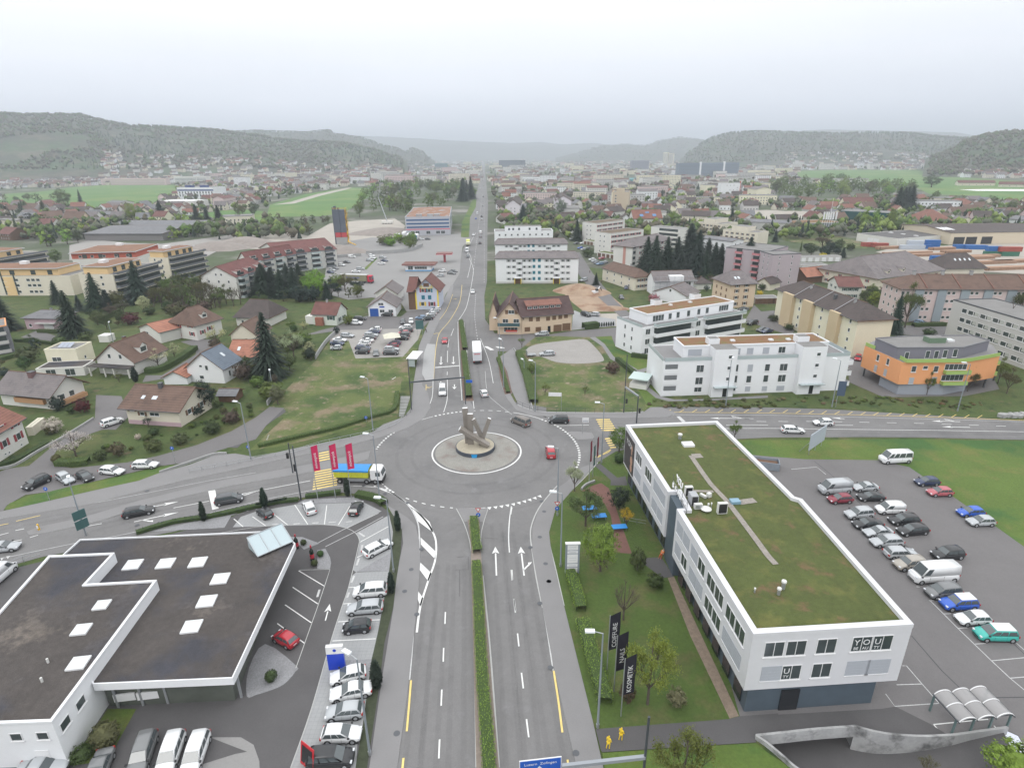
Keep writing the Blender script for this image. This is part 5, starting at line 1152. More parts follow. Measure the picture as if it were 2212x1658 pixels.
l3=B('apartment_block','white stepped flat-roofed block, hindmost of the three long white blocks','apartment block',[(72,530),(720,520)],9.6,z=9.6,dpt=13,wall=wW);l3.flat(gRf,.4);l3.box('attic_storey',l3.L*.18,l3.L*.8,1.5,10,9.6,12.6,wW,mtop=gRf);l3.grid(0,9,[1.5,4.3,7.0],1.1,1.2)
for f in(.25,.32,.42,.6,.72):k=MB();k.box(l3.L*f-.6,l3.L*f+.6,1.4,1.5,10.4,11.8,glass);k.bd('window',l3.root)
# ---- beige blocks
for(P,lb,hh,win)in(([(1203,437),(1515,398),(1030,424)],'beige flat-roofed block with red-brown window boxes, farther of the pair',12.4,1),([(1362,550),(1722,505),(1168,530)],'beige flat-roofed block with red-brown window boxes, nearer of the pair above garages',12.4,1)):
 h=B('apartment_block',lb,'apartment block',P,hh,z=hh,order='ABD',wall=oW);h.flat(mat('mossy_brown_roof',(.13,.095,.06),.95,[(.3,.15)]),.2,pm=gWl)
 for i in range(5):h.grid(0,[h.L*(.06+.185*i),h.L*(.13+.185*i)],[1.2+2.9*j for j in range(4)],1.5,1.4,'dark+r')
 h.grid(3,[h.Dp*.35,h.Dp*.6],[1.2+2.9*j for j in range(4)],.9,1.0)
h=B('garage_row','garage row with mossy flat roof in front of the beige blocks','garage',[(1205,800),(1400,830)],2.6,dpt=6,wall=oW);h.flat(mat('mossy_roof',(.10,.12,.04),.95,[(.5,.2)]),.1);h.grid(0,4,[.05],2.3,2.1,'garage',m=.2)
h=B('garage_row','small garage row below the farther beige block','garage',[(1055,665),(1165,680)],2.6,dpt=6,wall=oW);h.flat(MATS['mossy_roof'],.1);h.grid(0,3,[.05],2.3,2.1,'garage',m=.2)
h=B('apartment_block','beige block with broad grey hipped roof and recessed balconies beside the firs','apartment block',[(1600,688),(2030,600),(1402,664)],11.6,z=11.6,order='ABD',wall=oW);h.hip(2.8,rGb,'u',.9,f=1.)
h.strip_('stair_glazing',3,h.Dp*.52,h.Dp*.66,.5,11,mat('pink_stair_panel',(.50,.26,.22),.6),.1)
for i in range(4):h.balcony(0,.4,3.4,1.0+2.8*i,.3,.9,gWl);h.grid(0,[h.L*f for f in(.2,.3,.45,.6,.75,.9)],[1.2+2.8*i],1.3,1.3,'dark+r')
h=B('apartment_block','pale block with flat grey roof and red-framed balconies behind the firs','apartment block',[(1805,472),(2125,500),(2212,485)],12,z=12,wall=oW);h.flat(gRf,.2,pm=gWl)
for i in range(4):
 h.balcony(0,h.L*.28,h.L*.95,1+2.8*i,1.,.9,oW)
t('2a')
h=B('apartment_block','white block with long shallow grey roof behind the conifers','apartment block',[(1640,1225),(1905,1255),(2010,1240)],12,z=12,wall=wW);h.gbl(1.0,rGy,'u',.4);h.grid(1,2,[1.2+2.8*i for i in range(4)],.9,1.0)
for(P,lb)in(([(1600,1090),(1820,1110),(1860,1085)],'sand-coloured flat-roofed block with raised centre'),([(1825,1155),(2125,1185),(2155,1165)],'sand-coloured flat-roofed block nearest the small firs')):
 h=B('apartment_block',lb,'apartment block',P,8.5,z=8.5,wall=crm);h.flat(gRf,.3);h.grid(0,6,[1.2,4.0,6.4],1.1,1.2,'dark+b');h.box('attic_storey',h.L*.2,h.L*.65,2,h.Dp-1,8.5,11.5,crm,mtop=gRf)
h=B('house','cream house with dark gabled roof behind the white block','house',[(1460,1115),(1700,1120)],8,dpt=12,wall=crm);h.gbl(3,rDk,'u',.7);h.grid(0,5,[1.2,4.2],.9,1.2,'dark+b')
h=B('apartment_house','white house with steep red roof and blue roof windows','apartment house',[(1045,1140),(1290,1135)],7.6,dpt=14,wall=oW);h.gbl(6,r_red,'u',.6);h.grid(0,6,[1.1,4.2],.8,1.2,'dark');
for f in(.3,.75):h.skl(h.L*f,2.2,3.0,1.8,mat('blue_roof_window',(.10,.22,.42),.2))
h.skl(h.L*.52,4.5,3.2,1.0,MATS['blue_roof_window'])
# ---- high-rise beige
h=B('tower_block','tall stepped beige tower block, highest building of the district','tower block',[(862,1010),(992,1015)],20,dpt=26,face=-14,wall=mat('beige_tower_render',(.52,.44,.33),.85,[(.3,.04)]));h.flat(gRf,.4)
h.box('lift_housing',h.L*.2,h.L*.7,6,12,20,23.5,h.wlm);h.grid(0,[h.L*.2],[2+2.8*i for i in range(6)],1.6,1.5,'dark');
for i in range(5):h.box('bay',-1.2,.05,h.Dp*(.05+.19*i),h.Dp*(.14+.19*i),0,19.5+(i%2)*1.5,tan_w if i%2 else yWl)
h.grid(3,6,[2+2.8*i for i in range(6)],.9,1.2)
# ---- long white gabled blocks either side of the street to town
t('Z4')
for(P,hh,lb)in(([(362,718),(512,718)],13,'white block with steep dark gabled roof close to the long road'),([(885,660),(1045,655)],13,'white block with dark gabled roof and ribbed side, farther from the road')):
 h=B('apartment_block',lb,'apartment block',P,hh,dpt=62,face=-3,wall=mat('lilac_white_render',(.66,.62,.66),.85));h.gbl(4.6,rDk,'v',.6)
 h.grid(0,[h.L*.36],[1.2+2.7*i for i in range(4)],.5,1.5);h.grid(0,[h.L*.62],[1.2+2.7*i for i in range(4)],1.0,1.2)
 for i in range(7):h.box('bay',-.9,.05,h.Dp*(.04+.137*i),h.Dp*(.10+.137*i),0,hh-.4,h.wlm)
 for i in range(4):h.dormer(h.Dp*(.15+.22*i),3,2.4,1.6,1.0)
for(P,d_,hh,rr,rm_,ri,wl_,lb)in(([(255,745),(350,770)],11,4.5,4,rMa,'v',oW,'small house with maroon roof at the foot of the white gabled block'),([(575,770),(690,765)],9,4.2,3.2,rMa,'v',oW,'white cottage with maroon roof between the two gabled blocks'),([(655,700),(800,700)],10,5.5,3.4,rDk,'u',crm,'cream house with dark hipped roof in front of the ribbed block'),([(915,760),(1065,765)],10,5,3.6,rDk,'u',oW,'white terraced house with dark roof, upper one beside the tall fir'),([(930,850),(1080,865)],10,4,4,rBr,'v',oW,'white terraced house with stepped brown roof, lower one beside the tall fir'),([(1135,740),(1250,735)],10,5.2,3.8,rMa,'v',oW,'white gabled house with maroon roof left of the tower block'),([(1370,735),(1470,740)],10,5,3.5,rMa,'u',oW,'house with maroon roof in front of the beige tower block'),([(1480,720),(1620,700)],11,7,3.8,rDk,'u',oW,'white house with dark roof under the beige tower block'),([(1580,790),(1680,790)],11,6,3.8,rDk,'v',wW,'white gabled house beside the red-roofed building')):
 h=B('house',lb,'house',P,hh,dpt=d_,wall=wl_);h.gbl(rr,rm_,ri,.6);h.grid(0,3,[1.0,3.4]if hh>4.5 else[1.0],.9,1.1);h.grid(3,3,[1.0],.9,1.1)
t('2a')
h=B('apartment_block','white cube-shaped block with scattered windows and red edge near the railway','apartment block',[(1795,870),(1960,868)],17,dpt=12,wall=wW);h.flat(gRf,.3);h.grid(0,5,[2+3*i for i in range(5)],1.0,1.0,'dark',skip=.35);h.box('red_fin',h.L,h.L+.6,-.3,2,0,20,redw)
#  WEST SIDE
t('1b')
h=B('garage_building','white car workshop with blue gate and dark gabled roof','garage',[(975,523),(1212,520)],3.9,dpt=12,wall=wW);h.near=True;h.gbl(3.2,rGb,'v',.7);h.pxwin(0,[(1022,487,3.2,3.0,'bluegate'),(1090,475,1.8,1.2,'dark'),(1165,475,1.8,1.2,'dark'),(1078,415,2.0,1.0,'dark')])
h.strip_('sign_panel',0,h.L*.42,h.L*.6,3.4,3.9,mat('blue_lettering',(.02,.06,.4),.5),.06)
h=B('garage_building','dark-roofed workshop hall directly behind the white car workshop','garage',[(1040,400),(1220,400)],4.0,dpt=12,wall=oW);h.gbl(2.8,rGb,'v',.6)
yh=B('painted_house','gabled house painted white and yellow with colourful shutters and dark red roof','house',[(1385,463),(1582,463)],8.0,dpt=12,wall=mat('pale_blue_render',(.52,.56,.66),.8));yh.near=True;yh.gbl(4.2,rMa,'v',1.0,ends=.9)
for i,st in enumerate(('dark+y','dark+r')):yh.grid(0,[yh.L*(.3+.4*i)],[1.5],1.3,1.6,st)
for i,st in enumerate(('teal','teal')):yh.grid(0,[yh.L*(.34+.28*i)],[4.1],1.3,1.6,st)
for i,st in enumerate(('dark+r','dark+t')):yh.grid(0,[yh.L*(.34+.28*i)],[6.9],1.2,1.5,st)
k=MB();ym=mat('bright_yellow_panel',(.7,.55,.1))
for f in(.28,.72):k.box(yh.L*f-.9,yh.L*f+.9,-.05,0,9.0,9.3,ym);k.box(yh.L*f-.1,yh.L*f+.1,-.05,0,8.2,10,ym)
k.box(1.8,yh.L-1.8,-.06,0,8.3,8.6,ym);k.box(-.05,.5,-.04,0,0,7.8,ym);k.box(yh.L-.5,yh.L+.05,-.04,0,0,7.8,ym);k.box(yh.L*.38,yh.L*.62,-.07,0,9.0,10.4,tmb);k.bd('painted_boards',yh.root)
h=B('painted_house','brown-boarded wing with dark red roof attached to the colourful house','house',[(1325,463),(1382,463)],7.6,dpt=13,wall=tmb);h.gbl(4.0,rMa,'u',.8)
h=B('house','small white house with maroon roof, brick porch and green shutters','house',[(498,592),(700,600),(748,545)],4.2,wall=mat('mint_white_render',(.64,.68,.62),.85));h.near=True;h.gbl(3.2,rMa,'u',.5);h.pxwin(0,[(648,535)],1.4,1.4,'dark+g');h.grid(1,2,[1.0],1.0,1.3,'dark+g');h.box('porch',1.4,4.2,-1.2,0,0,2.9,mat('brick',(.30,.12,.08),.9,[(3.,.15)]));h.chimney(h.L*.45,h.Dp*.5,.9);h.box('extension',-3.2,0,.5,4,0,2.9,oW)
kb=B('petrol_kiosk','low white kiosk with blue base under a flat red-brown roof','kiosk',[(1292,133),(1515,133)],3.2,dpt=7,wall=wW);kb.flat(redpave,.1)
kb.box('base_band',-.05,kb.L+.05,-.06,kb.Dp,0,.8,mat('sky_blue_band',(.15,.35,.6),.6));kb.box('canopy',-1.5,kb.L+2.2,-1.2,kb.Dp+.6,3.2,3.9,mat('maroon_fascia',(.22,.10,.09),.7),mtop=redpave);kb.grid(0,[kb.L*.6],[1.2],6.5,1.3);kb.grid(0,[kb.L*.2],[.9],2.6,1.9)
t('1a')
pc_=emp('petrol_canopy',(*g(1632,1435),0),0,'small dark canopy on a single red post beside the road','canopy');b=MB();b.box(-.6,.6,-.5,.5,0,4.6,mat('red_post',(.35,.05,.06),.5));b.bd('post',pc_);b=MB();b.box(-4.4,4.4,-3,3,4.6,5.3,mat('maroon_fascia',(.2,.1,.1)));b.box(-4.5,4.5,-3.05,3.05,4.6,4.85,mat('pink_fascia',(.7,.15,.2),.5));b.bd('roof',pc_)
ob2=B('office_building','grey and blue banded four-storey office with rust-coloured roof beside the trucks','office building',[(1298,1208),(1682,1200),(1745,1090)],13.4,wall=mat('silver_panel',(.42,.43,.47),.5));ob2.flat(mat('rusty_sedum_roof',(.26,.12,.06),.95,[(.2,.15)],col2=(.3,.3,.3),s2=.15,c2=(.5,.6)),.4)
for z0 in(5.6,8.2,10.8):ob2.strip_('window_band',0,.8,ob2.L-.8,z0,z0+1.1,mat('blue_glass',(.04,.10,.22),.15),.05);ob2.strip_('window_band',1,.8,ob2.Dp-.8,z0,z0+1.1,MATS['blue_glass'],.05)
ob2.strip_('sign_band',0,.3,ob2.L-.3,4.3,4.9,mat('pink_sign_band',(.60,.10,.17),.5),.08);ob2.grid(0,[ob2.L*f for f in(.15,.26,.5,.72,.83)],[1.0],3.0,2.3)
for f in(.3,.55,.7):k=MB();k.box(ob2.L*f-2.2,ob2.L*f+2.2,6,9,13.4,15,metal);k.bd('roof_plant',ob2.root)
si=emp('silo',(*g(745,1285),0),0,'tall twin dark blue-grey silo with red base band and yellow stair at the gravel plant','silo');sg=mat('dark_blue_grey_panel',(.085,.10,.13),.5,[(.3,.08)])
for i,x in enumerate((-4.9,.2)):
 b=MB();b.box(x,x+4.8,0,6,10.5,29.5,sg);b.box(x+.1,x+4.7,.1,5.9,6.5,10.5,mat('dark_red_panel',(.42,.05,.06),.5));b.bd('tank',si)
b=MB();b.box(-4.6,4.6,.5,5.5,0,6.5,cnc);
b.bd('base',si);b=MB()
ylw=mat('safety_yellow',(.70,.42,.03),.5)
for i in range(8):
 z_=2.5+i*3.4;b.beam((5.3,.3+(i%2)*3.5,z_),(5.3,3.8-(i%2)*3.5,z_+3.2),.9,.2,ylw)
for(x,y)in((5.0,0),(6.2,0),(5.0,4.2),(6.2,4.2)):b.tube((x,y,0),(x,y,31.5),.09,.09,ylw,5)
for z_ in range(3,32,4):b.beam((5.0,0,z_),(6.2,0,z_),.1,.1,ylw)
b.beam((-5.5,.1,30.4),(6.2,.1,30.4),.15,.15,ylw);b.beam((-5.5,.1,31.2),(6.2,.1,31.2),.1,.1,ylw);b.bd('stair',si)
b=MB();b.tube((-3.5,2,29.5),(-3.5,2,32.5),1.1,1.1,sg,10);b.tube((-.8,2,29.5),(-.8,2,31.2),.8,.8,sg,10);b.beam((5.5,-1,3),(13,-5,.5),.8,.5,ylw);b.beam((-5.8,3,0),(-5.8,3,31.5),.9,1.5,sg);b.bd('conveyor',si);si.scale=(.8,.8,.78)
for tl,P,d_,lb in(('0a',[(1732,1555),(2035,1560),(2211,1470)],None,'white gabled apartment block with red roof and glazed balconies, nearest the cream terraces'),('1a',[(30,1310),(195,1370),(445,1250)],None,'white gabled apartment block with red roof and glazed balconies, nearer the gravel plant'),('0a',[(2050,1420),(2150,1430),(2420,1345)],None,'white gabled apartment block with red roof between its two neighbours')):
 t(tl);h=B('apartment_block',lb,'apartment block',P,9.6,z=9.6,wall=oW);h.gbl(4.2,roofm('dark_red_tiles',(.15,.058,.052)),'v',.5)
 h.grid(0,3,[1.2,4.0,6.8],.9,1.1);h.grid(0,[h.L*.45,h.L*.6],[9.8],.8,1.0)
 nb=max(2,int(h.Dp/7))
 for i in range(nb):
  for z0 in(.4,3.1,5.8,8.4):h.balcony(1,h.Dp*(i+.15)/nb,h.Dp*(i+.8)/nb,z0,1.8,.95,railgrey if i%2 else bGl)
 for i in range(nb):h.dormer(h.Dp*(i+.5)/nb,1,3.2,1.4,.8,flat=True)
def trc(lb,tl,P,hh,at_,order='ABD',am=amber,wl_=crm,bal=True,nst=4):
 t(tl);h=B('apartment_block',lb,'apartment block',P,hh,z=hh,order=order,wall=wl_);h.flat(gRf,.15)
 u0_,u1_,v0_,v1_=at_[0]*h.L,at_[1]*h.L,at_[2]*h.Dp,at_[3]*h.Dp
 h.box('attic_storey',u0_,u1_,v0_,v1_,hh,hh+3,am);b=MB();b.box(u0_-.7,u1_+.7,v0_-1.2,v1_+.4,hh+3,hh+3.25,mat('pale_roof_edge',(.5,.5,.52),.7));b.box(u0_-.2,u1_+.2,v0_-.6,v1_-.1,hh+3.25,hh+3.3,mat('rusty_roof',(.22,.12,.075),.95,[(.3,.15)]));r=b.bd('attic_roof',h.root)
 k=MB();k.box(u0_+(u1_-u0_)*.35,u0_+(u1_-u0_)*.35+3,v1_-4,v1_-1.5,hh+3.3,hh+4.6,frW);k.bd('lift_housing',r)
 for f in(.2,.45,.7,.9):c=MB();c.box(u0_+(u1_-u0_)*f-1.1,u0_+(u1_-u0_)*f+1.1,v0_-.05,v0_,hh+.3,hh+2.3,glass);c.bd('window',h.root)
 if bal:
  for i in range(nst):
   z0=hh-2.85*(i+1)+.1
   if z0<0:break
   h.balcony(0,.3,h.L-.3,z0,1.8,1.0,railgrey);
  h.balcony(0,.3,h.L-.3,hh,1.8,1.0,railgrey,back=False)
 h.grid(3,[h.Dp*.3,h.Dp*.65],[1.2+2.85*i for i in range(int(hh/2.85))],1.1,1.2);return h
trc('cream apartment block with amber top storey and long grey balconies, beside the red-roofed rows','0a',[(1450,1400),(1760,1335),(1230,1405)],11.4,(.0,.8,.2,.9))
trc('cream and amber apartment block with long grey balconies behind the tall spruce','0a',[(975,1545),(1370,1440),(690,1540)],11.4,(.05,.75,.2,.9))
h=trc('white block with red upper storey behind the amber terraces','0a',[(625,1412),(1180,1395),(600,1350)],8.6,(0.,1.,.0,1.),bal=False,am=redw,wl_=oW);h.grid(0,5,[1.3,4.2,9.2],1.5,1.3)
h=trc('long cream block with amber corner, brown flat roof and ribbon windows at the gardens','0a',[(-250,1560),(600,1555),(-250,1500)],8.6,(.0,.86,.12,.9),bal=False);h.grid(0,[h.L*f for f in(.33,.45,.57,.62,.67)],[1.2,4.0,6.4],1.7,1.2)
k=h.strip_('amber_panel',0,h.L*.32,h.L*.42,.1,8.4,amber,.1);h.strip_('stair_window',0,h.L*.30,h.L*.315,.5,11,glass,.12);h.strip_('stair_window',0,h.L*.425,h.L*.44,.5,11,glass,.12)
trc('amber and grey apartment block with wide balconies at the far west','0a',[(-150,1435),(395,1345),(-200,1380)],8.6,(.0,.75,.2,.9))
t('0b')
h=B('house','pink house with grey roof and white garage door behind a hedge','house',[(235,630),(505,635)],4.4,dpt=9,wall=mat('soft_pink_render',(.50,.36,.40),.85));h.near=True;h.hip(1.6,rGy,'u',.8,f=.8);h.grid(0,[h.L*.15],[.9],1.1,1.1);h.grid(0,[h.L*.72],[.1],3.6,2.0,'wdoor');h.box('porch',h.L*.4,h.L+.3,-1.6,0,2.4,2.6,gWl);h.chimney(h.L*.6,h.Dp*.5,.6)
h=B('house','cream cube house with flat roof and solar panels','house',[(430,975),(700,970),(905,900)],5.6,wall=yWl);h.near=True;h.flat(gRf,.35,.25);h.pxwin(0,[(493,893)],2.6,1.4);h.pxwin(1,[(737,868)],.8,.9)
b=MB();[b.add([(h.L*.25+i*1.3,2.2,5.75),(h.L*.25+i*1.3+1.2,2.2,5.75),(h.L*.25+i*1.3+1.2,4.6,6.6),(h.L*.25+i*1.3,4.6,6.6)],[(0,1,2,3)],mat('solar_panel',(.30,.33,.40),.15))for i in range(3)];b.bd('solar_panel',h.roof)
h=B('carport','flat black-roofed carport beside the cream cube house','carport',[(330,1050),(740,1030)],2.5,dpt=6,wall=oW);h.flat(roofgravel,.12);h.grid(0,2,[.2],2.6,2.0,'dark')
h=B('house','white house with swept brown roof, black awning roof and columns','house',[(868,1010),(1180,1030)],4.4,dpt=12,wall=oW);h.near=True;h.gbl(4.4,rBr,'v',.9);h.grid(0,[h.L*.38,h.L*.68],[4.6],1.0,1.3);h.box('veranda_roof',-1.2,h.L+.3,-2.6,0,2.7,2.9,roofgravel);
for f in(-.05,.35,.6,1.):h.box('column',h.L*f-.15,h.L*f+.15,-2.5,-2.2,0,2.7,oW)
h.dormer(h.Dp*.45,1,2.6,1.8,.9);h.chimney(h.L*.35,h.Dp*.55,1.4,.8,tmb)
h=B('house','white two-storey house with brown roof and red shutters','house',[(1500,695),(1712,730),(1845,650)],5.6,wall=oW);h.near=True;h.hip(4.2,rBr,'v',.8,f=.5);h.pxwin(0,[(1543,600),(1640,600),(1548,675),(1660,672)],1.2,1.3,'dark+r');h.pxwin(1,[(1752,655),(1812,622)],1.0,1.3,'dark+r');h.dormer(h.Dp*.5,1,2.0,1.4,1.2)
h=B('house','white side building with orange tiled roof beside the red-shuttered house','house',[(1225,705),(1400,752),(1490,660)],3.8,wall=oW);h.near=True;h.gbl(2.0,r_orange,'v',.5);h.grid(0,[h.L*.35],[1.6],1.8,1.2)
t('0b')
h=B('house','white house with blue-grey slate roof at the lane corner','house',[(1640,1085),(1945,1100),(2075,1010)],4.4,wall=wW);h.near=True;h.gbl(4.0,r_slate,'v',.6);h.pxwin(0,[(1733,950,.9,.7),(1785,965,.9,1.4),(1745,1045,1.3,1.0)]);h.pxwin(1,[(1985,1010),(2032,975)],.9,1.6);h.skl(h.L*.75,h.Dp*.6)
h=B('house','low white annex with orange-red roof in front of the slate-roofed house','house',[(1425,1108),(1625,1108)],2.2,dpt=6,wall=wW);h.gbl(1.6,r_orange,'v',.4)
h=B('house','house with rust-red roof and glazed porch behind the slate-roofed house','house',[(1990,960),(2230,960)],3.6,dpt=10,wall=oW);h.gbl(3.2,r_orange,'u',.7);h.skl(2.5,2)
h=B('house','cream cottage with red-brown roof beside the giant spruce','house',[(2010,770),(2230,775)],3.8,dpt=9,wall=crm);h.near=True;h.gbl(3.4,rBr,'v',.6);h.grid(0,[h.L*.7],[1.2],1.2,1.1,'dark+g')
h=B('house','dark-roofed house half hidden behind the giant spruce','house',[(2050,600),(2330,610)],3.8,dpt=12,wall=oW);h.hip(4.5,rDk,'u',.8,f=.5);h.grid(0,4,[1.0],1.0,1.1)
h=B('house','long bungalow with grey-brown roof, round chimney and timber balcony','house',[(30,1280),(475,1325),(800,1215)],4.2,wall=oW);h.near=True;h.gbl(3.0,rGb,'u',1.2,ends=1.0);h.box('balcony',h.L*.32,h.L*.88,-.8,0,1.4,2.6,mat('orange_timber',(.42,.24,.13),.8));h.grid(0,[h.L*.55],[2.6],4.5,1.1);h.chimney(h.L*.45,h.Dp*.42,1.0,1.3,mat('chimney_brick',(.16,.09,.09),.9));h.grid(1,[h.Dp*.3,h.Dp*.6],[1.6],1.4,1.4);h.box('balcony',h.L,h.L+1.3,.5,h.Dp-.5,.6,1.6,MATS['orange_timber'])
h=B('house','cream bungalow with large brown roof and two skylights beside the driveway','house',[(1120,1445),(1570,1475),(1690,1300)],4.6,wall=crm);h.near=True;h.gbl(2.9,rBr,'u',1.1,ends=1.2);h.pxwin(0,[(1138,1322),(1230,1360)],1.1,.9,'dark+b');h.pxwin(0,[(1335,1365)],2.4,.9,'dark');h.skl(h.L*.25,2.1,.8,.8);h.skl(h.L*.47,2.1,1.2,.8);h.chimney(h.L*.45,h.Dp*.45,1.0,.8,mDk);h.box('base_band',-.04,h.L+.04,-.05,0,0,1.0,MATS['soft_pink_render'])
h.grid(1,2,[1.8],1.2,1.2,'dark+b')
h=B('house','white house with red tiled roof and crimson shutters at the western edge','house',[(-300,1971),(250,1614)],6.2,dpt=10,wall=oW);h.near=True;
t('0c')
h.gbl(3.2,r_red,'u',.9)
h.pxwin(0,[(125,62),(20,108),(160,172),(40,235)],1.2,1.5,'dark+r');h.pxwin(0,[(185,245,.5,.4),(80,312,.5,.4),(48,325,.5,.4)])
t('0b')
h=B('apartment_block','dark grey apartment block with recessed balconies at the western edge','apartment block',[(-300,900),(130,830)],8.6,dpt=12,wall=dgrey);h.near=True;h.flat(gRf,.2,pm=oRw)
for z0 in(.4,3.2,6.0):h.balcony(0,h.L*.5,h.L*.95,z0,.6,1,gWl)
h=B('garden_shed','small dark garden shed beside the round bush','shed',[(1895,1260),(2040,1260)],1.9,dpt=4,wall=tmb);h.gbl(.9,rGy,'u',.4)
t('0c')
h=B('garden_shed','cream and white garden shed with flat roof below the red-roofed house','shed',[(245,170),(300,165),(410,80)],2.0,wall=crm);h.flat(mat('pale_shed_roof',(.5,.48,.38),.8),.05)
t('0b')
h=B('pavilion','small white garden pavilion on posts beside the bungalow hedge','pavilion',[(860,745),(945,745)],2.2,dpt=3.2,wall=oW);h.flat(wW,.05)
t('0a')
h=B('factory_hall','long low grey hall with shallow double roof behind the terraces','hall',[(740,1250),(1415,1250),(1530,1165)],5.2,wall=mat('hall_grey',(.20,.19,.19),.8));h.gbl(2.6,rGy,'u',1.0);h.grid(1,[h.Dp*.6],[.2],6,3.6,'ddoor')
h=B('factory_hall','second long grey hall roof standing behind the first hall','hall',[(1000,1160),(1770,1160)],5,dpt=22,wall=gWl);h.gbl(2.2,rGy,'u',.8)
h=B('office_building','white and blue office with glazed grid facade and blue rooftop boxes','office building',[(1545,890),(1860,890)],16,dpt=30,wall=wW);h.flat(gRf,.5);h.grid(0,12,[3.5,7.5],2.2,3.2,'dark');
h.strip_('blue_band',0,.5,h.L-.5,11.5,13.5,mat('deep_blue_band',(.03,.06,.2),.4),.1)
for f in(.25,.65):k=MB();k.box(h.L*f-5,h.L*f+5,6,14,16,19,MATS['deep_blue_band']);k.bd('rooftop_box',h.root)
h=B('factory_hall','white flat-roofed hall in front of the blue and white office','hall',[(1360,960),(1680,960)],7,dpt=30,wall=oW);h.flat(mat('bright_membrane_roof',(.7,.7,.7),.7),.3);h.grid(0,8,[2],3,1.5)
for(P,d_,hh,rr,rm_,wl_,lb,ri)in(([(880,1075),(1045,1080)],14,6,2.4,rGy,pinkw,'pink house with grey roof beside the willow at the fields','u'),([(930,960),(1060,965)],16,6,2.0,rGy,oW,'white low-roofed building at the edge of the meadow','u'),([(565,1125),(730,1120)],14,7,5,rBr,apricot,'apricot farmhouse with half-hipped brown roof','u'),([(390,1110),(560,1100)],14,7,4.5,rBr,apricot,'apricot row house with brown roof beside the farmhouse','u'),([(300,1150),(460,1150)],12,4.5,4,rMa,oW,'white house with maroon gabled roof among the western firs','u'),([(0,1135),(165,1145)],12,7,.6,gRf,crm,'cream flat-roofed house with loggia at the far west','u'),([(310,960),(420,965)],12,5,4,rMa,oW,'white gabled house between two dark firs','v'),([(540,1030),(760,1030)],13,4.5,4,rDk,oW,'dark-roofed house beneath the pointed cypress','u'),([(160,1080),(280,1085)],11,5,3.4,rGy,oW,'grey-roofed house between the western firs','u'),([(0,1240),(100,1250)],12,5,4,rMa,tmb,'dark red-roofed house at the edge of the frame','u'),([(20,1010),(90,1010)],10,5,3,rGy,wW,'white cottage beside the western firs','u')):
 h=B('house',lb,'house',P,hh,dpt=d_,wall=wl_);h.gbl(rr,rm_,ri,.6);h.grid(0,4,[1.0,3.6]if hh>4.6 else[1.],.9,1.1)
t('3a')
h=B('factory_hall','wide cream hall with dark roof, rooflights and open loading bays','hall',[(1560,1285),(2500,1270),(1330,1200)],7.5,order='ABD',wall=mat('pale_cream_panel',(.60,.52,.40),.7));h.gbl(2.0,rDk,'u',.4);h.grid(0,[6,14,24],[.2],7,4.5,'ddoor');
for i in range(3):h.skl(h.L*(.02+.04*i),h.Dp*.25,2.0,8,frW)
h=B('factory_hall','low beige workshop with dark roof and yellow doors by the blue containers','hall',[(760,1250),(1110,1300),(1440,1230)],4.6,wall=oW);h.flat(mat('dark_flat_roof',(.10,.095,.095),.9),.2);h.grid(0,[h.L*.35,h.L*.5],[.2],4,2.8,'wdoor');
for f in(.2,.5,.8):k=MB();k.box(h.L*f-1.2,h.L*f+1.2,h.Dp*.4,h.Dp*.4+1.5,4.6,5,frW);k.bd('skylight',h.root)
h=B('office_building','dark green glass office beside the pointed poplars','office building',[(615,1085),(1020,1110)],9,dpt=18,wall=mat('green_glass',(.02,.08,.08),.15));h.flat(gRf,.3,pm=metal)
h=B('office_building','low grey office with flagpoles in front and brown mossy roof','office building',[(185,1165),(640,1150)],5,dpt=22,wall=mat('grey_glass_band',(.15,.17,.19),.3));h.flat(bRf,.4,pm=gWl)
h=B('factory_hall','pale grey curved-roof hall beside the low grey office','hall',[(-300,1150),(180,1170)],6,dpt=24,wall=gWl);h.gbl(1.2,rGy,'u',.3)
for(P,d_,hh,rr,rm_,wl_,lb,ri)in(([(655,985),(910,985)],16,6,6,rMa,yWl,'yellow gabled farmhouse with maroon roof above the glass office','u'),([(1340,1120),(1590,1110)],22,3.5,8,r_red,tmb,'big barn with sweeping red hipped roof','u'),([(1590,990),(1820,985)],20,4,7,r_red,oW,'red-roofed barn behind the big barn','u'),([(590,780),(860,780)],30,12,.5,gRf,oW,'large white flat-roofed hall behind the tree belt','u'),([(2070,1120),(2400,1150)],14,5.5,2.2,rGy,wW,'white house row at the eastern edge behind the halls','u'),([(1640,775),(1960,775)],12,5,3.5,rMa,crm,'row of cream houses with dark red roofs in the green fields','u'),([(1990,785),(2300,790)],12,4.5,3.5,rMa,crm,'second row of houses with dark red roofs at the field edge','u')):
 h=B('house' if 'hall' not in lb else 'factory_hall',lb,'house' if 'hall' not in lb else 'hall',P,hh,dpt=d_,wall=wl_)
 (h.hip if 'barn' in lb else h.gbl)(rr,rm_,ri,.8);h.grid(0,5,[1.0],.9,1.1)
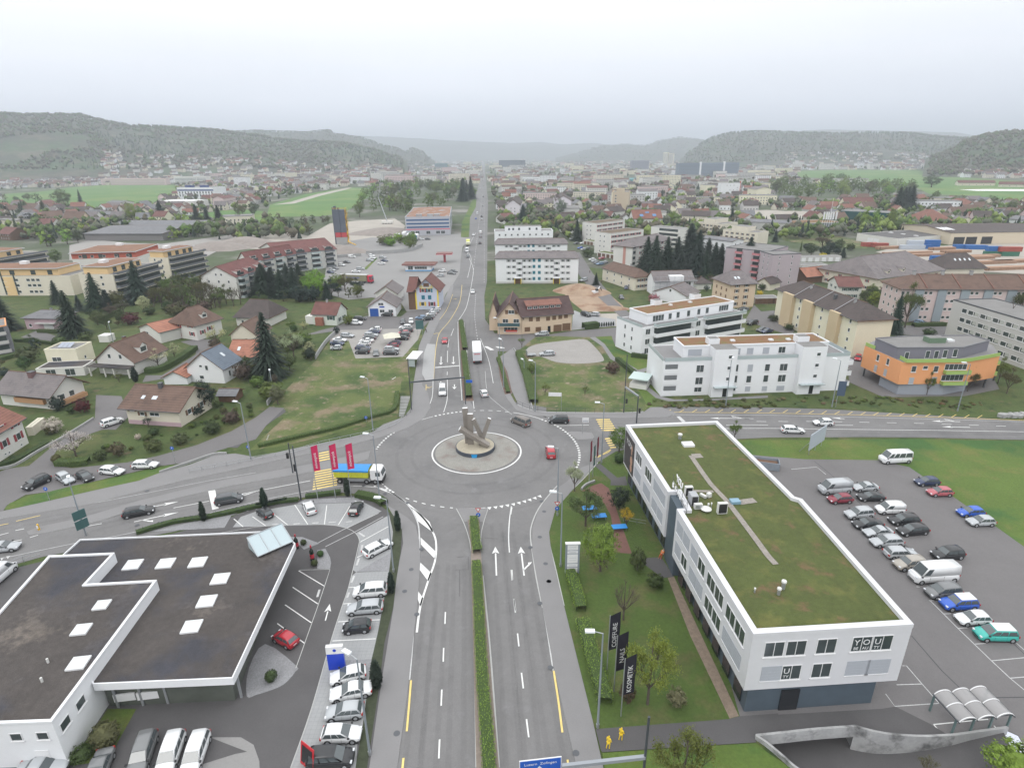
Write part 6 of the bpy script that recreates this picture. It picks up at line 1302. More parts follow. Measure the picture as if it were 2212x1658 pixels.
for(tl,P,d_,hh,m_,rm_,lb,nm)in(('2a',[(910,760),(1350,755)],50,9,mat('teal_sheet',(.10,.30,.32),.4),mat('teal_roof',(.16,.36,.38),.5),'large teal-roofed stadium hall in the middle of town','stadium_hall'),('2a',[(1430,720),(1950,712)],18,34,mat('blue_grey_curtain_wall',(.20,.24,.30),.4),gRf,'long blue-grey slab office with window bands and white stair towers','office_building'),('2a',[(1030,650),(1180,648)],20,34,mat('violet_grey_panel',(.30,.30,.36),.6),gRf,'grey slab block left of the pale yellow towers','office_building'),('1a',[(2100,625),(2300,625)],30,34,mat('dark_office_glass',(.06,.08,.11),.3),gRf,'dark glass office block standing beside the far end of the long road','office_building'),('2a',[(1300,600),(1340,600)],20,60,yWl,gRf,'pale yellow tower, left of the far pair','tower_block'),('2a',[(1348,600),(1385,600)],20,56,crm,gRf,'pale yellow tower, right of the far pair','tower_block'),('1a',[(1545,635),(1635,635)],20,24,mat('teal_glass',(.10,.22,.25),.3),gRf,'teal glass office left of the far road end','office_building'),('0a',[(1395,690),(2010,690)],20,16,mat('pale_lemon_render',(.58,.56,.36),.8),gRf,'long pale lemon apartment row below the wooded hill','apartment_block'),('0a',[(880,770),(1440,768)],14,14,pinkw,rMa,'long pale pink apartment row beyond the meadow','apartment_block'),('0a',[(1515,770),(1795,768)],14,18,oW,gRf,'pale block with dark stair shafts beyond the meadow','apartment_block'),('3a',[(945,605),(1160,605)],14,14,amber,gRf,'long amber apartment row at the foot of the eastern hill','apartment_block')):
 t(tl);h=B(nm,lb,nm.replace('_',' '),P,hh,dpt=d_,wall=m_);h.flat(rm_,.5)
 for i in range(int(hh/3.2)):
  if hh>12:h.strip_('window_band',0,h.L*.02,h.L*.98,1.2+3.1*i,2.5+3.1*i,mat('pale_window_band',(.16,.19,.22),.3)if m_ not in(MATS['pale_lemon_render'],pinkw,amber)else mat('dim_window_band',(.34,.32,.28),.5),.1)
 if hh==34 and 'long blue' in lb:
  for f in(.36,.75):h.box('stair_tower',h.L*f-2,h.L*f+2,-1,3,0,37,wW)
#  VEHICLES
def mesh_obj(name,mb,parent,color=None):
 o=mb.bd(name,parent)
 if color:o.color=color
 return o
def loft(b,secs,m,smooth_=True,cap=True):
 n=len(secs[0]);o=[v for s in secs for v in s];fs=[]
 for i in range(len(secs)-1):
  for j in range(n):fs.append((i*n+j,i*n+(j+1)%n,(i+1)*n+(j+1)%n,(i+1)*n+j))
 if cap:fs.append(tuple(range(n))[::-1]);fs.append(tuple(range((len(secs)-1)*n,len(secs)*n)))
 b.add(o,fs,m,smooth_)
KIND={'hatchback':(4.05,1.74,1.46,.92,1.05,1.95,.55,.12),'small_car':(3.6,1.64,1.48,.93,.75,1.5,.5,.1),'estate_car':(4.75,1.82,1.48,.93,1.25,2.1,.55,.15),'saloon_car':(4.6,1.8,1.44,.93,1.25,2.1,1.45,.8),'coupe':(4.4,1.78,1.36,.88,1.3,2.15,1.3,.35),'suv':(4.5,1.86,1.68,1.05,1.1,1.85,.45,.12),'people_carrier':(4.6,1.84,1.68,1.02,.85,1.75,.4,.1),'small_van':(4.4,1.8,1.85,1.05,.85,1.6,.15,.05),'panel_van':(5.6,2.0,2.35,1.25,.6,1.4,.12,.04),'tall_van':(6.4,2.05,2.65,1.3,.6,1.45,.12,.04),'minibus':(5.8,2.0,2.4,1.25,.6,1.4,.12,.04),'van':(4.9,1.9,1.95,1.1,.75,1.55,.2,.06)}
def car_mesh(kind,far=False):
 L,Wd,Hh,belt,wb,wr,rr,rb=KIND[kind];hw=Wd/2;van=kind in('small_van','panel_van','tall_van');xf=L/2;b=MB()
 hood=belt-.04 if kind not in('panel_van','tall_van','minibus')else belt+.05
 def sec(x,w,zb,zt,cr=.03):return[(x,w*.86,zb),(x,w,zb+.14),(x,w*1.0,(zb+zt)/2),(x,w*.97,zt-.09),(x,w*.86,zt),(x,0,zt+cr),(x,-w*.86,zt),(x,-w*.97,zt-.09),(x,-w,(zb+zt)/2),(x,-w,zb+.14),(x,-w*.86,zb)]
 st=[(-xf,.80,.34,belt-.12),(-xf+.06,.90,.26,belt-.03),(-xf+.35,.98,.2,belt),(-xf*.4,1,.18,belt),(xf-wb-.35,1,.18,belt),(xf-wb,.99,.18,belt-.01),(xf-wb*.5,.97,.2,hood-.06),(xf-.28,.93,.22,hood-.17),(xf-.08,.84,.26,hood-.28),(xf,.70,.32,hood-.36)]
 if rb>.5:st[2]=(-xf+.35,.97,.2,belt-.03)
 loft(b,[sec(x,w*hw,zb,zt)for x,w,zb,zt in st],car_paint)
 b.box(-xf+.25,xf-.25,-hw*.93,hw*.93,.1,.32,blP)  # black underbody, added to deepen the contact shade beneath the car
 w1,w2=hw*.93,hw*(.76 if not van and kind not in('minibus',)else.86)
 x0,x1,x2,x3=-xf+rb,-xf+rr,xf-wr,xf-wb;zt=Hh
 xm=(x1+x2)/2
 S_=[]
 for(xb,xt,zz1,wt)in((x0,x1,zt-.05,w2*.96),(x0+(x3-x0)*.33,x1+(x2-x1)*.33,zt,w2),(x0+(x3-x0)*.66,x1+(x2-x1)*.7,zt,w2),(x3,x2,zt-.05,w2*.97)):
  S_.append([(xb,w1,belt-.06),(xt,wt,zz1-.06),(xt,wt*.82,zz1),(xt,0,zz1+.025),(xt,-wt*.82,zz1),(xt,-wt,zz1-.06),(xb,-w1,belt-.06)])
 loft(b,S_,car_paint)
 glass_parts=[]
 def quad(nm,P,off=.014):
  k=MB();A,B_,C_,D_=[Vc(p)for p in P];nrm=(B_-A).cross(D_-A).normalized()*off;k.add([A+nrm,B_+nrm,C_+nrm,D_+nrm],[(0,1,2,3)],car_glass);glass_parts.append((nm,k))
 zl,zh=belt+.02,zt-.12
 def fpt(s_,u,v):
  if s_>0:xb,xt,wt=x3,x2,w2*.97
  else:xb,xt,wt=x0,x1,w2*.96
  return(xb+(xt-xb)*v,u*((w1*(1-v)+wt*v)-.06),(belt-.06)*(1-v)+(zt-.11)*v)
 quad('windscreen',[fpt(1,-1,.12),fpt(1,1,.12),fpt(1,1,.97),fpt(1,-1,.97)],.03)
 if not van or kind=='small_van':quad('rear_window',[fpt(-1,1,.18),fpt(-1,-1,.18),fpt(-1,-1,.95),fpt(-1,1,.95)],.03)
 def spt(sg,u,v):
  xb,xt=x0+(x3-x0)*u,x1+(x2-x1)*u;return(xb+(xt-xb)*v,sg*(w1*(1-v)+w2*v),(belt-.06)*(1-v)+(zt-.06)*v)
 panes=[(.05,.36),(.40,.66),(.69,.95)]if not van else[(.80,.97)]
 if kind=='minibus':panes=[(.04,.3),(.33,.56),(.59,.76),(.82,.97)]
 if kind in('small_car','coupe'):panes=[(.08,.42),(.46,.94)]
 if kind=='small_van':panes=[(.68,.95)]
 for sg in(1,-1):
  for(u0_,u1_)in panes:
   P=[spt(sg,u0_,.16),spt(sg,u1_,.16),spt(sg,min(u1_,.95),.86),spt(sg,u0_+.01,.86)]
   quad('side_window',P if sg<0 else P[::-1],.02)
 wh=[];r=.32 if kind not in('suv','panel_van','tall_van','minibus')else.36
 fx,rx=xf-.78 if wb>.8 else xf-.85,-xf+.78
 for xx in(fx,rx):
  for sg in(1,-1):
   b.tube((xx,sg*(hw-.06),r),(xx,sg*(hw+.004),r),r+.06,r+.06,blP,14)
   k=MB();k.tube((0,-.1*sg,0),(0,.11*sg,0),r,r*.97,tyre_m,16);q=MB();q.tube((0,.10*sg,0),(0,.125*sg,0),r*.66,r*.6,rim_m,12)
   wh.append((k,q,(xx,sg*(hw-.1),r)))
 b.box(xf-.06,xf+.005,-hw*.55,hw*.55,.38,.52,blP);b.box(-xf-.012,-xf+.03,-.26,.26,.5,.62,frW)
 for sg in(1,-1):b.box(xf-wb-.15,xf-wb+.05,min(sg*(hw-.02),sg*(hw+.14)),max(sg*(hw-.02),sg*(hw+.14)),belt+.0,belt+.13,blP)
 for sg in(1,-1):
  for u in(xm-.1,x2+.1 if not van else x2-.5):b.box(u-.008,u+.008,min(sg*hw*.99,sg*(hw+.003)),max(sg*hw*.99,sg*(hw+.003)),.3,belt-.1,blP)
 lights=[]
 for sg in(1,-1):
  k=MB();k.box(xf-.24,xf-.05,min(sg*hw*.52,sg*hw*.86),max(sg*hw*.52,sg*hw*.86),hood-.36,hood-.2,lampglass);lights.append(('headlight',k))
  k=MB();k.box(-xf-.01,-xf+.14,min(sg*hw*.62,sg*hw*.93),max(sg*hw*.62,sg*hw*.93),belt-.30,belt-.06,taillight);lights.append(('tail_light',k))
 return b,glass_parts,wh,lights
CARP,CARF={},{}
def car_proto(kind):
 if kind in CARP:return CARP[kind]
 b,gp,wh,li=car_mesh(kind);root=emp(kind,(0,-500,0));d=[('body',b,None)]
 items=[]
 bo=b.bd('body',root)
 for nm,k in gp+li:k.bd(nm,root)
 for k,q,loc in wh:w=k.bd('wheel',root,loc);q.bd('rim',w)
 CARP[kind]=root;root['proto']=1;return root
def car_far(kind):
 if kind in CARF:return CARF[kind]
 b,gp,wh,li=car_mesh(kind)
 for nm,k in gp+li:
  o_=len(b.v);b.v+=k.v
  for f,mi in zip(k.f,k.m):b.f.append([i+o_ for i in f]);b.m.append(b.mi(k.mats[mi]));b.sm.append(False)
 for k,q,loc in wh:
  for kk in(k,q):
   o_=len(b.v);b.v+=[(v[0]+loc[0],v[1]+loc[1],v[2]+loc[2])for v in kk.v]
   for f,mi in zip(kk.f,kk.m):b.f.append([i+o_ for i in f]);b.m.append(b.mi(kk.mats[mi]));b.sm.append(False)
 o=b.bd(kind);me=o.data;bpy.data.objects.remove(o);CARF[kind]=me;return me
CC={'white':(.74,.75,.76),'silver':(.42,.44,.46),'grey':(.17,.175,.18),'dark grey':(.07,.073,.08),'black':(.014,.015,.018),'navy':(.02,.035,.09),'blue':(.03,.10,.45),'red':(.42,.02,.035),'burgundy':(.22,.02,.04),'pale red':(.42,.10,.12),'teal':(.04,.42,.36),'beige':(.36,.33,.29),'brown grey':(.16,.14,.125),'light blue':(.18,.28,.42),'purple':(.07,.04,.12),'yellow':(.7,.55,.05),'bright blue':(.02,.10,.50),'orange':(.75,.22,.03)}
VW={'hatchback':'hatchback','small_car':'small car','estate_car':'estate car','saloon_car':'saloon car','coupe':'coupe','suv':'tall family car','people_carrier':'people carrier','small_van':'small van','panel_van':'panel van','tall_van':'tall panel van','minibus':'minibus','van':'van'}
def cars(tl,where,group,lst,dr=(-1,.06),far=False):
 for q in lst:
  x,y,kind,colr=q[:4];d=q[4]if len(q)>4 else dr;w2_=q[5]if len(q)>5 else where
  t(tl);c=g(x,y);L=12.
  n_=math.hypot(d[0],d[1]);f=g(x+d[0]/n_*L*4,y+d[1]/n_*L*4);v=f-c;ang=math.atan2(v.y,v.x)
  col_=(*CC[colr],1)
  if far:
   o=bpy.data.objects.new(kind,car_far(kind));COL.objects.link(o);o.color=col_
  else:
   p=car_proto(kind)
   if p.get('proto'):
    o=p;del o['proto']
    for ch in o.children:ch.color=col_
   else:o=copy_tree(p,None,col_)
  for k in('label','category','group'):
   if k in o:del o[k]
  o.location=(c.x,c.y,.075 if c.y<400 else.12);o.rotation_euler=(0,0,ang)
  cat='van' if 'van' in kind else('minibus' if kind=='minibus' else 'car')
  tag(o,f'{colr} {VW[kind]} {w2_}',cat,group);
  if 'white roof' in where+w2_:
   L_,Wd_,Hh_,bl_,wb_,wr_,rr_,rb_=KIND[kind];k=MB();k.box(-L_/2+rr_+.1,L_/2-wr_-.05,-Wd_*.36,Wd_*.36,Hh_-.03,Hh_+.035,mat('white_roof_panel',(.75,.76,.77),.3));k.bd('roof_panel',o)
FR=(1,-.0)
cars('1d','nose-in between white bay lines of the dealer yard','cars parked on the paved dealer bays',[(990,160,'people_carrier','white',(-1,.08),'with blue side patch on the paved dealer bay'),(945,305,'estate_car','silver',(-1,.08),'with blue side patch below the first patched car'),(875,470,'small_car','black',(-1,.1),'rounded, alone between two white bay lines'),(800,890,'hatchback','white',(-1,.22),'first below the blue dealer pylon'),(825,1030,'saloon_car','white',(-1,.2),'with long boot beneath the leaning lamp'),(770,1205,'hatchback','silver',(-1,.1),'in the dealer column below the white saloon'),(745,1400,'hatchback','white',(1,-.04),'turned to face the road in the dealer column'),(650,1610,'people_carrier','black',(1,-.06),'beside the red and black sale board'),(258,575,'small_car','red',(-170,-95),'tiny, parked alone beside the grey gravel bed')])
cars('1c','','cars parked on the paved dealer bays',[(465,815,'hatchback','white',(-45,-95),'nose to the hedge in the upper dealer bays'),(868,820,'hatchback','black',(50,-100),'nose to the hedge near the flagpoles'),(80,860,'small_car','black',(-90,-70),'by the pointed cypress in the upper dealer bays'),(1055,1165,'estate_car','white',(200,-105),'slanted on the bay beside the gravel triangle')])
cars('0d','','people carriers in a row at the showroom',[(1245,1570,'people_carrier','grey',(-95,270),'with price sheets, beside the clipped front lawn'),(1485,1570,'people_carrier','white',(-95,270),'with price sheets, middle of three by the showroom'),(1700,1570,'people_carrier','white',(-95,270),'with dark windscreen, nearest the half-round gravel bed'),(380,1700,'saloon_car','silver',(1,-.1),'cut by the frame below the showroom wall'),(860,1720,'saloon_car','grey',(-.4,1),'cut by the frame below the front lawn')])
cars('0c','','cars on and beside the western road',[(1205,850,'estate_car','black',(300,-58),'driving on the western road beside the arrow marking'),(1985,745,'people_carrier','dark grey',(270,-45),'stopped on the broad white line of the western road'),(35,1160,'saloon_car','silver',(200,-25),'entering the frame on the western road'),(325,600,'suv','black',(-200,95),'parked at the end of the row beside the side lane'),(572,560,'estate_car','silver',(130,85),'parked next to the black one beside the side lane'),(742,545,'hatchback','black',(110,60),'squeezed in between silver and white cars'),(975,495,'estate_car','white',(240,25),'with black wheels on the kerb lane, left of its twin'),(1262,442,'estate_car','white',(250,-5),'first of the row nearest the footpath'),(-10,1420,'panel_van','white',(130,-110),'cut by the frame behind the showroom')])
cars('0b','','cars on and beside the western road',[(975,1455,'suv','white',(140,-45),'parked on the drive below the cream bungalow')])
cars('2c','','cars driving on the roundabout',[(75,70,'van','brown grey',(-150,-62),'with pale roof turning on the roundabout'),(402,55,'people_carrier','black',(-1,.0),'waiting at the eastern mouth of the roundabout'),(333,335,'suv','red',(-10,-60),'driving round the eastern side of the roundabout')])
cars('3c','','cars driving on the eastern road',[(210,140,'estate_car','white',(1,.03),'driving away on the eastern road'),(470,75,'hatchback','white',(-1,-.01),'with dark glass roof heading for the roundabout')])
cars('3c','','cars in the parking lot behind the office',[(1090,395,'minibus','white',(-1,.05),'with dark side windows alone at the lot edge'),(570,655,'panel_van','silver',(-1,.08),'at the head of the parked rows'),(615,740,'hatchback','burgundy',(-1,.06),'below the silver panel van'),(830,635,'coupe','silver',(-1,.06),'beside the silver panel van'),(880,720,'coupe','black',(-1,.02),'low, beside the burgundy hatchback'),(1045,830,'small_van','white',(-1,.02),'at the head of the second parked row'),(778,870,'suv','silver',(-1,.1),'just left of the small white van'),(1165,920,'estate_car','black',(-1,.06),'below the small white van'),(852,955,'saloon_car','black',(-1,.06),'below the silver tall family car'),(940,1025,'coupe','silver',(-1,.08),'below the black saloon'),(1240,1010,'estate_car','black',(-1,.1),'with silver roof rails beside the silver coupe'),(1015,1110,'estate_car','silver',(-1,.06),'third down the long parked row'),(1140,1210,'estate_car','silver',(1,-.04),'parked tail-first against the row'),(1215,1305,'suv','beige',(-1,.1),'with roof box between silver estate and tall van'),(1540,1220,'suv','black',(-1,.1),'standing alone on the wide aisle'),(1415,1410,'tall_van','white',(-1,.07),'largest vehicle of the long row'),(1500,1545,'people_carrier','grey',(-1,.1),'with glass roof below the tall white van'),(1365,590,'hatchback','navy',(-1,.03),'at the grass edge, uppermost of four'),(1475,680,'hatchback','pale red',(-1,.02),'at the grass edge below the navy one'),(1740,855,'hatchback','bright blue',(-1,.03),'at the grass edge near the corner'),(1828,935,'hatchback','silver',(-1,.03),'at the grass edge, lowest of four')])
cars('3d','','cars in the parking lot behind the office',[(1635,270,'suv','bright blue',(-1,.05),'with white roof near the end of the row'),(1757,400,'hatchback','white',(-1,.03),'with black glass roof panel'),(1950,535,'people_carrier','teal',(-1,-.02),'with white roof, last of the long row')])
cars('1b','','vehicles on the northern road',[(1612,1185,'van','white',(0,1),'waiting at the roundabout under the sign gantry'),(1968,1200,'hatchback','white',(-35,-70),'leaving the roundabout behind the box truck'),(1632,745,'saloon_car','red',(-8,45),'coming down the northern road'),(1873,318,'saloon_car','white',(-2,40),'on the northern road past the colourful house')])
lotw=[(790,700,'estate_car','silver',(1,.05)),(725,738,'saloon_car','white',(1,.05)),(703,768,'saloon_car','navy',(1,.05)),(695,808,'small_car','silver',(-1,.05)),(1035,645,'hatchback','white',(-1,0)),(1020,668,'saloon_car','navy',(-1,0)),(995,696,'estate_car','silver',(1,0)),(980,720,'saloon_car','dark grey',(-1,0)),(958,745,'saloon_car','white',(-1,0)),(938,770,'hatchback','white',(-1,0)),(925,808,'estate_car','navy',(1,0)),(922,842,'suv','black',(-1,0)),(1038,855,'hatchback','grey',(0,1)),(1293,632,'suv','white',(-1,0)),(1300,655,'estate_car','black',(-1,0)),(1277,677,'hatchback','pale red',(-1,0)),(1275,700,'suv','dark grey',(-1,0)),(1262,722,'saloon_car','black',(-1,0)),(1200,765,'hatchback','purple',(-1,0)),(1180,790,'hatchback','burgundy',(-1,0)),(1172,818,'estate_car','silver',(1,0)),(1167,850,'estate_car','black',(1,0))]
cars('1b','on the rough gravel lot west of the road','cars on the gravel lot',lotw)
cars('1b','on the workshop forecourt','cars on the workshop forecourt',[(900,552,'estate_car','black',(1,0)),(868,590,'suv','white',(1,.05)),(1135,518,'people_carrier','black',(-1,0)),(1270,580,'hatchback','dark grey',(0,1)),(1341,575,'hatchback','white',(0,1)),(1425,545,'hatchback','light blue',(-1,0)),(1483,553,'hatchback','black',(-1,.1)),(1500,532,'hatchback','silver',(-1,.1)),(1515,512,'hatchback','white',(-1,.1)),(1540,492,'hatchback','silver',(-1,.1)),(1552,474,'hatchback','white',(-1,.1))],far=True)
cars('1b','on the wide truck park','cars on the truck park',[(645,150,'hatchback','navy',(1,.1)),(660,130,'hatchback','silver',(1,.1)),(685,115,'hatchback','grey',(1,.1)),(740,85,'estate_car','white',(1,.1)),(785,60,'saloon_car','dark grey',(1,.1)),(985,45,'estate_car','silver',(1,.1)),(1005,25,'estate_car','white',(1,.1)),(1000,5,'suv','white',(1,.1)),(1095,20,'estate_car','silver',(1,.1)),(1110,48,'saloon_car','navy',(1,.1)),(1085,73,'saloon_car','white',(-1,.0)),(903,118,'estate_car','silver',(1,0)),(865,142,'saloon_car','white',(1,0)),(830,15,'small_van','white',(1,0)),(1610,138,'hatchback','white',(-1,0)),(1595,178,'hatchback','silver',(-1,0)),(1705,140,'saloon_car','dark grey',(1,.1)),(1690,158,'estate_car','grey',(1,.1))],far=True)
cars('2b','','cars parked among the northern blocks',[(258,685,'estate_car','silver',(-1,.08),'in front of the restaurant windows'),(945,368,'hatchback','dark grey',(20,30),'driving down the side street'),(705,515,'estate_car','silver',(-1,-.1),'on the pale gravel behind the restaurant'),(638,518,'suv','black',(1,.3),'beside the silver one behind the restaurant'),(303,858,'estate_car','silver',(-1,.05),'alone on the gravel lot above the meadow'),(618,218,'suv','silver',(-1,.2),'at the end of the teal-windowed block'),(985,285,'small_car','navy',(.1,1),'beside the cream corner house'),(2075,590,'suv','black',(-1,.2),'under the yellow block'),(2160,648,'saloon_car','dark grey',(-1,.2),'left one of two below the yellow block'),(2200,662,'saloon_car','navy',(-1,.2),'right one of two below the yellow block'),(1995,470,'saloon_car','dark grey',(-1,.1),'near the tan house garages')])
cars('2a','at the beige blocks','cars parked among the northern blocks',[(828,1528,'estate_car','white',(-1,.05)),(690,1420,'hatchback','white',(-1,.1)),(712,1436,'hatchback','silver',(-1,.1)),(735,1450,'hatchback','dark grey',(-1,.1)),(760,1458,'estate_car','light blue',(-1,.1)),(800,1445,'hatchback','silver',(-1,.1)),(775,1410,'hatchback','pale red',(-1,.1)),(590,1320,'hatchback','blue',(-1,.1)),(615,1332,'hatchback','silver',(-1,.1)),(650,1325,'hatchback','grey',(-1,.1)),(612,1278,'estate_car','white',(-1,.1)),(555,1280,'hatchback','dark grey',(-1,.1)),(520,1240,'suv','white',(-1,.1)),(490,1215,'hatchback','silver',(-1,.1)),(470,1200,'hatchback','grey',(-1,.1))],far=True)
cars('3b','','cars parked among the northern blocks',[(775,895,'hatchback','red',(-.4,1),'half hidden under the yellow block'),(1325,592,'estate_car','light blue',(1,.2),'with pale roof between hedges at the pink block'),(950,285,'suv','black',(-1,0),'beside the pink block entrance'),(320,150,'people_carrier','white',(-1,.1),'between garage rows and mauve block')])
cars('1a','on the straight road to town','traffic on the straight road',[(1823,1345,'panel_van','white',(0,1)),(1830,1395,'hatchback','dark grey',(0,1)),(1935,1278,'suv','black',(0,-1)),(1940,1222,'saloon_car','grey',(0,-1)),(1940,1190,'panel_van','white',(0,-1)),(1878,1207,'hatchback','white',(0,1)),(1950,1046,'suv','dark grey',(0,-1)),(1950,1075,'hatchback','silver',(0,-1)),(1900,1065,'hatchback','blue',(0,1)),(1912,1022,'panel_van','white',(0,1)),(1960,955,'estate_car','silver',(0,-1)),(1963,873,'hatchback','dark grey',(0,-1)),(1935,800,'hatchback','white',(0,1)),(1970,780,'hatchback','silver',(0,-1)),(1560,1195,'hatchback','blue',(0,1),'in front of the banded office'),(1600,1197,'hatchback','navy',(0,1),'in front of the banded office'),(1640,1198,'hatchback','black',(0,1),'in front of the banded office'),(1430,1245,'hatchback','white',(1,0),'beside the parked trailers'),(1485,1243,'hatchback','dark grey',(1,0),'beside the parked trailers')],far=True)
# ---- trucks
def wheels(root,xs,hw,r=.5):
 for x in xs:
  for sg in(1,-1):k=MB();k.tube((0,-.15,0),(0,.15,0),r,r,tyre_m,14);w=k.bd('wheel',root,(x,sg*(hw-.17),r));q_=MB();q_.tube((0,.12*sg,0),(0,.16*sg,0),r*.5,r*.45,rim_m,10);q_.bd('rim',w)
def truck_cab(root,x0,colr,hgt=2.9,ln=2.2):
 b=MB();P=[(x0,.9),(x0+ln-.1,.9),(x0+ln,1.3),(x0+ln-.02,1.9),(x0+ln-.3,hgt-.15),(x0+ln-.6,hgt),(x0,hgt)]
 n=len(P);b.add([(p[0],-1.22,p[1])for p in P]+[(p[0],1.22,p[1])for p in P],[tuple(range(n)),tuple(range(n,2*n))[::-1]]+[(i,n+i,n+(i+1)%n,(i+1)%n)for i in range(n)][::1],pAn)
 b.box(x0+.1,x0+ln+.02,-1.2,1.2,.35,.95,blP);o=b.bd('cab',root);o.color=colr
 k=MB();k.add([(x0+ln-.0,-1.08,1.75),(x0+ln-.0,1.08,1.75),(x0+ln-.27,1.08,hgt-.35),(x0+ln-.27,-1.08,hgt-.35)],[(0,1,2,3)],car_glass);k.v=[(v[0]+.04,v[1],v[2])for v in k.v];k.bd('windscreen',o)
 for sg in(1,-1):k=MB();k.box(x0+ln-1.25,x0+ln-.4,min(sg*1.21,sg*1.24),max(sg*1.21,sg*1.24),1.7,hgt-.45,car_glass);k.bd('side_window',o)
 return o
def truck_at(tl,x,y,d,root):
 t(tl);c=g(x,y);f=g(x+d[0],y+d[1]);v=f-c;root.location=(c.x,c.y,.08);root.rotation_euler.z=math.atan2(v.y,v.x)
tk=emp('tipper_truck',(0,0,0),0,'yellow tipper truck with blue tarpaulin and white cab entering the roundabout','truck')
wheels(tk,(3.1,1.5,-2.2,-3.5),1.25);b=MB();b.box(-4.3,4.2,-.5,.5,.6,.95,mDk);b.box(-2.0,2.2,-1.2,1.2,.55,1.15,metal);b.bd('chassis',tk)
b=MB();b.add([(-4.4,-1.2,1.3),(1.9,-1.2,1.3),(1.9,1.2,1.3),(-4.4,1.2,1.3),(-4.5,-1.27,2.75),(1.95,-1.27,2.75),(1.95,1.27,2.75),(-4.5,1.27,2.75)],[(3,2,1,0),(0,1,5,4),(1,2,6,5),(2,3,7,6),(3,0,4,7)],mat('lemon_yellow_steel',(.62,.64,.06),.5,[(1.,.05)]))
for i in range(7):xx=-4.2+i;b.box(xx-.05,xx+.05,-1.33,1.33,1.4,2.7,MATS['lemon_yellow_steel'])
bd=b.bd('tipper_body',tk);b=MB();nx=12;vs=[]
for i in range(nx+1):
 for j,yy in enumerate((-1.3,-.6,0,.6,1.3)):vs.append((-4.55+6.55*i/nx,yy,2.78+(.22 if abs(yy)<1 else 0)+random.uniform(-.06,.06)))
b.add(vs,[(i*5+j,(i+1)*5+j,(i+1)*5+j+1,i*5+j+1)for i in range(nx)for j in range(4)],mat('blue_tarpaulin',(.03,.25,.62),.45),True);b.box(-4.55,2.0,-1.34,-1.28,2.5,2.8,MATS['blue_tarpaulin']);b.box(-4.55,2.0,1.28,1.34,2.5,2.8,MATS['blue_tarpaulin']);b.bd('tarpaulin',bd)
truck_cab(tk,2.3,(.75,.75,.76,1));truck_at('1c',905,560,(100,2),tk)
bx_=emp('box_truck',(0,0,0),0,'white box truck and trailer body driving north beside the planted median','truck')
b=MB();b.box(-6,4.6,-1.25,1.25,1.1,3.8,pAn);b.box(-6.02,-5.98,-1.1,1.1,1.2,3.7,mat('pale_grey_door',(.6,.61,.64),.5));b.box(-.6,.2,-.4,.4,3.8,3.86,ac);o=b.bd('box',bx_);o.color=(.78,.78,.79,1)
k=MB();[k.box(-6.05,-6.02,-.8+i*.2,-.66+i*.2,2.95,3.3-.1*(i%2),mat('red_lettering',(.5,.03,.05),.5))for i in range(9)];k.bd('lettering',o)
b=MB();b.box(-6.05,-5.7,-1.2,1.2,.5,1.05,blP);b.box(-6,6.4,-.5,.5,.6,1.1,mDk);b.bd('chassis',bx_)
for sg in(1,-1):k=MB();k.box(-6.08,-6.0,min(sg*.8,sg*1.15),max(sg*.8,sg*1.15),.75,.9,taillight);k.bd('tail_light',bx_)
wheels(bx_,(-4.8,-3.5,5.4),1.25);truck_cab(bx_,4.7,(.75,.75,.76,1),3.3);truck_at('1b',1910,880,(-8,-100),bx_)
sm_=emp('semitrailer_truck',(0,0,0),0,'long khaki semitrailer with red cab parked across the truck park','truck')
b=MB();b.box(-8.2,5.2,-1.27,1.27,1.1,3.95,pAn);o=b.bd('box',sm_);o.color=(.25,.235,.15,1);b=MB();b.box(-8.25,5.25,-1.3,1.3,3.9,4.05,mat('pale_grey_top',(.5,.5,.5),.6));b.bd('roof',o)
k=MB();[k.box(-5+i*.62,-4.55+i*.62,-1.3,-1.28,2.3,3.1-.15*(i%3),mat('faded_blue_lettering',(.12,.13,.28),.7))for i in range(11)];k.bd('lettering',o)
b=MB();b.box(-8,7.5,-.5,.5,.6,1.1,mDk);b.box(-2.5,1.0,-1.2,1.2,.5,1.0,frW);b.bd('chassis',sm_);wheels(sm_,(-6.8,-5.5,-4.2,3.4,6.9),1.25);truck_cab(sm_,5.6,(.55,.03,.07,1),3.7);truck_at('1b',880,232,(100,3),sm_)
t('1a')
for i,(x,y,lb)in enumerate(((1225,1240,'white trailer at the western end of the trailer rank'),(1285,1222,'white trailer second in the trailer rank'),(1325,1238,'white trailer, third along, closest to the shrubs'),(1385,1245,'white trailer with blue end beside the banded office'))):
 tr_=emp('trailer',(0,0,0),0,lb,'trailer','white trailers parked in a rank');b=MB();b.box(-5.5,5.5,-1.3,1.3,1.1,4,pAn);b.box(-5.53,-5.5,-1.2,1.2,1.2,3.9,MATS['blue_tarpaulin']if i==3 else frW);o=b.bd('box',tr_);o.color=(.7,.7,.72,1);wheels(tr_,(-4,-2.7,4),1.25);truck_at('1a',x,y,(60,-70),tr_)
tr_=emp('box_truck',(0,0,0),0,'small yellow and white truck on the straight road by the banded office','truck');b=MB();b.box(-3.5,2,-1.2,1.2,1,3.6,pAn);o=b.bd('box',tr_);o.color=(.68,.68,.2,1);wheels(tr_,(-2.5,3),1.2);truck_cab(tr_,2.1,(.7,.7,.5,1),2.8);truck_at('1a',1833,1290,(0,60),tr_)
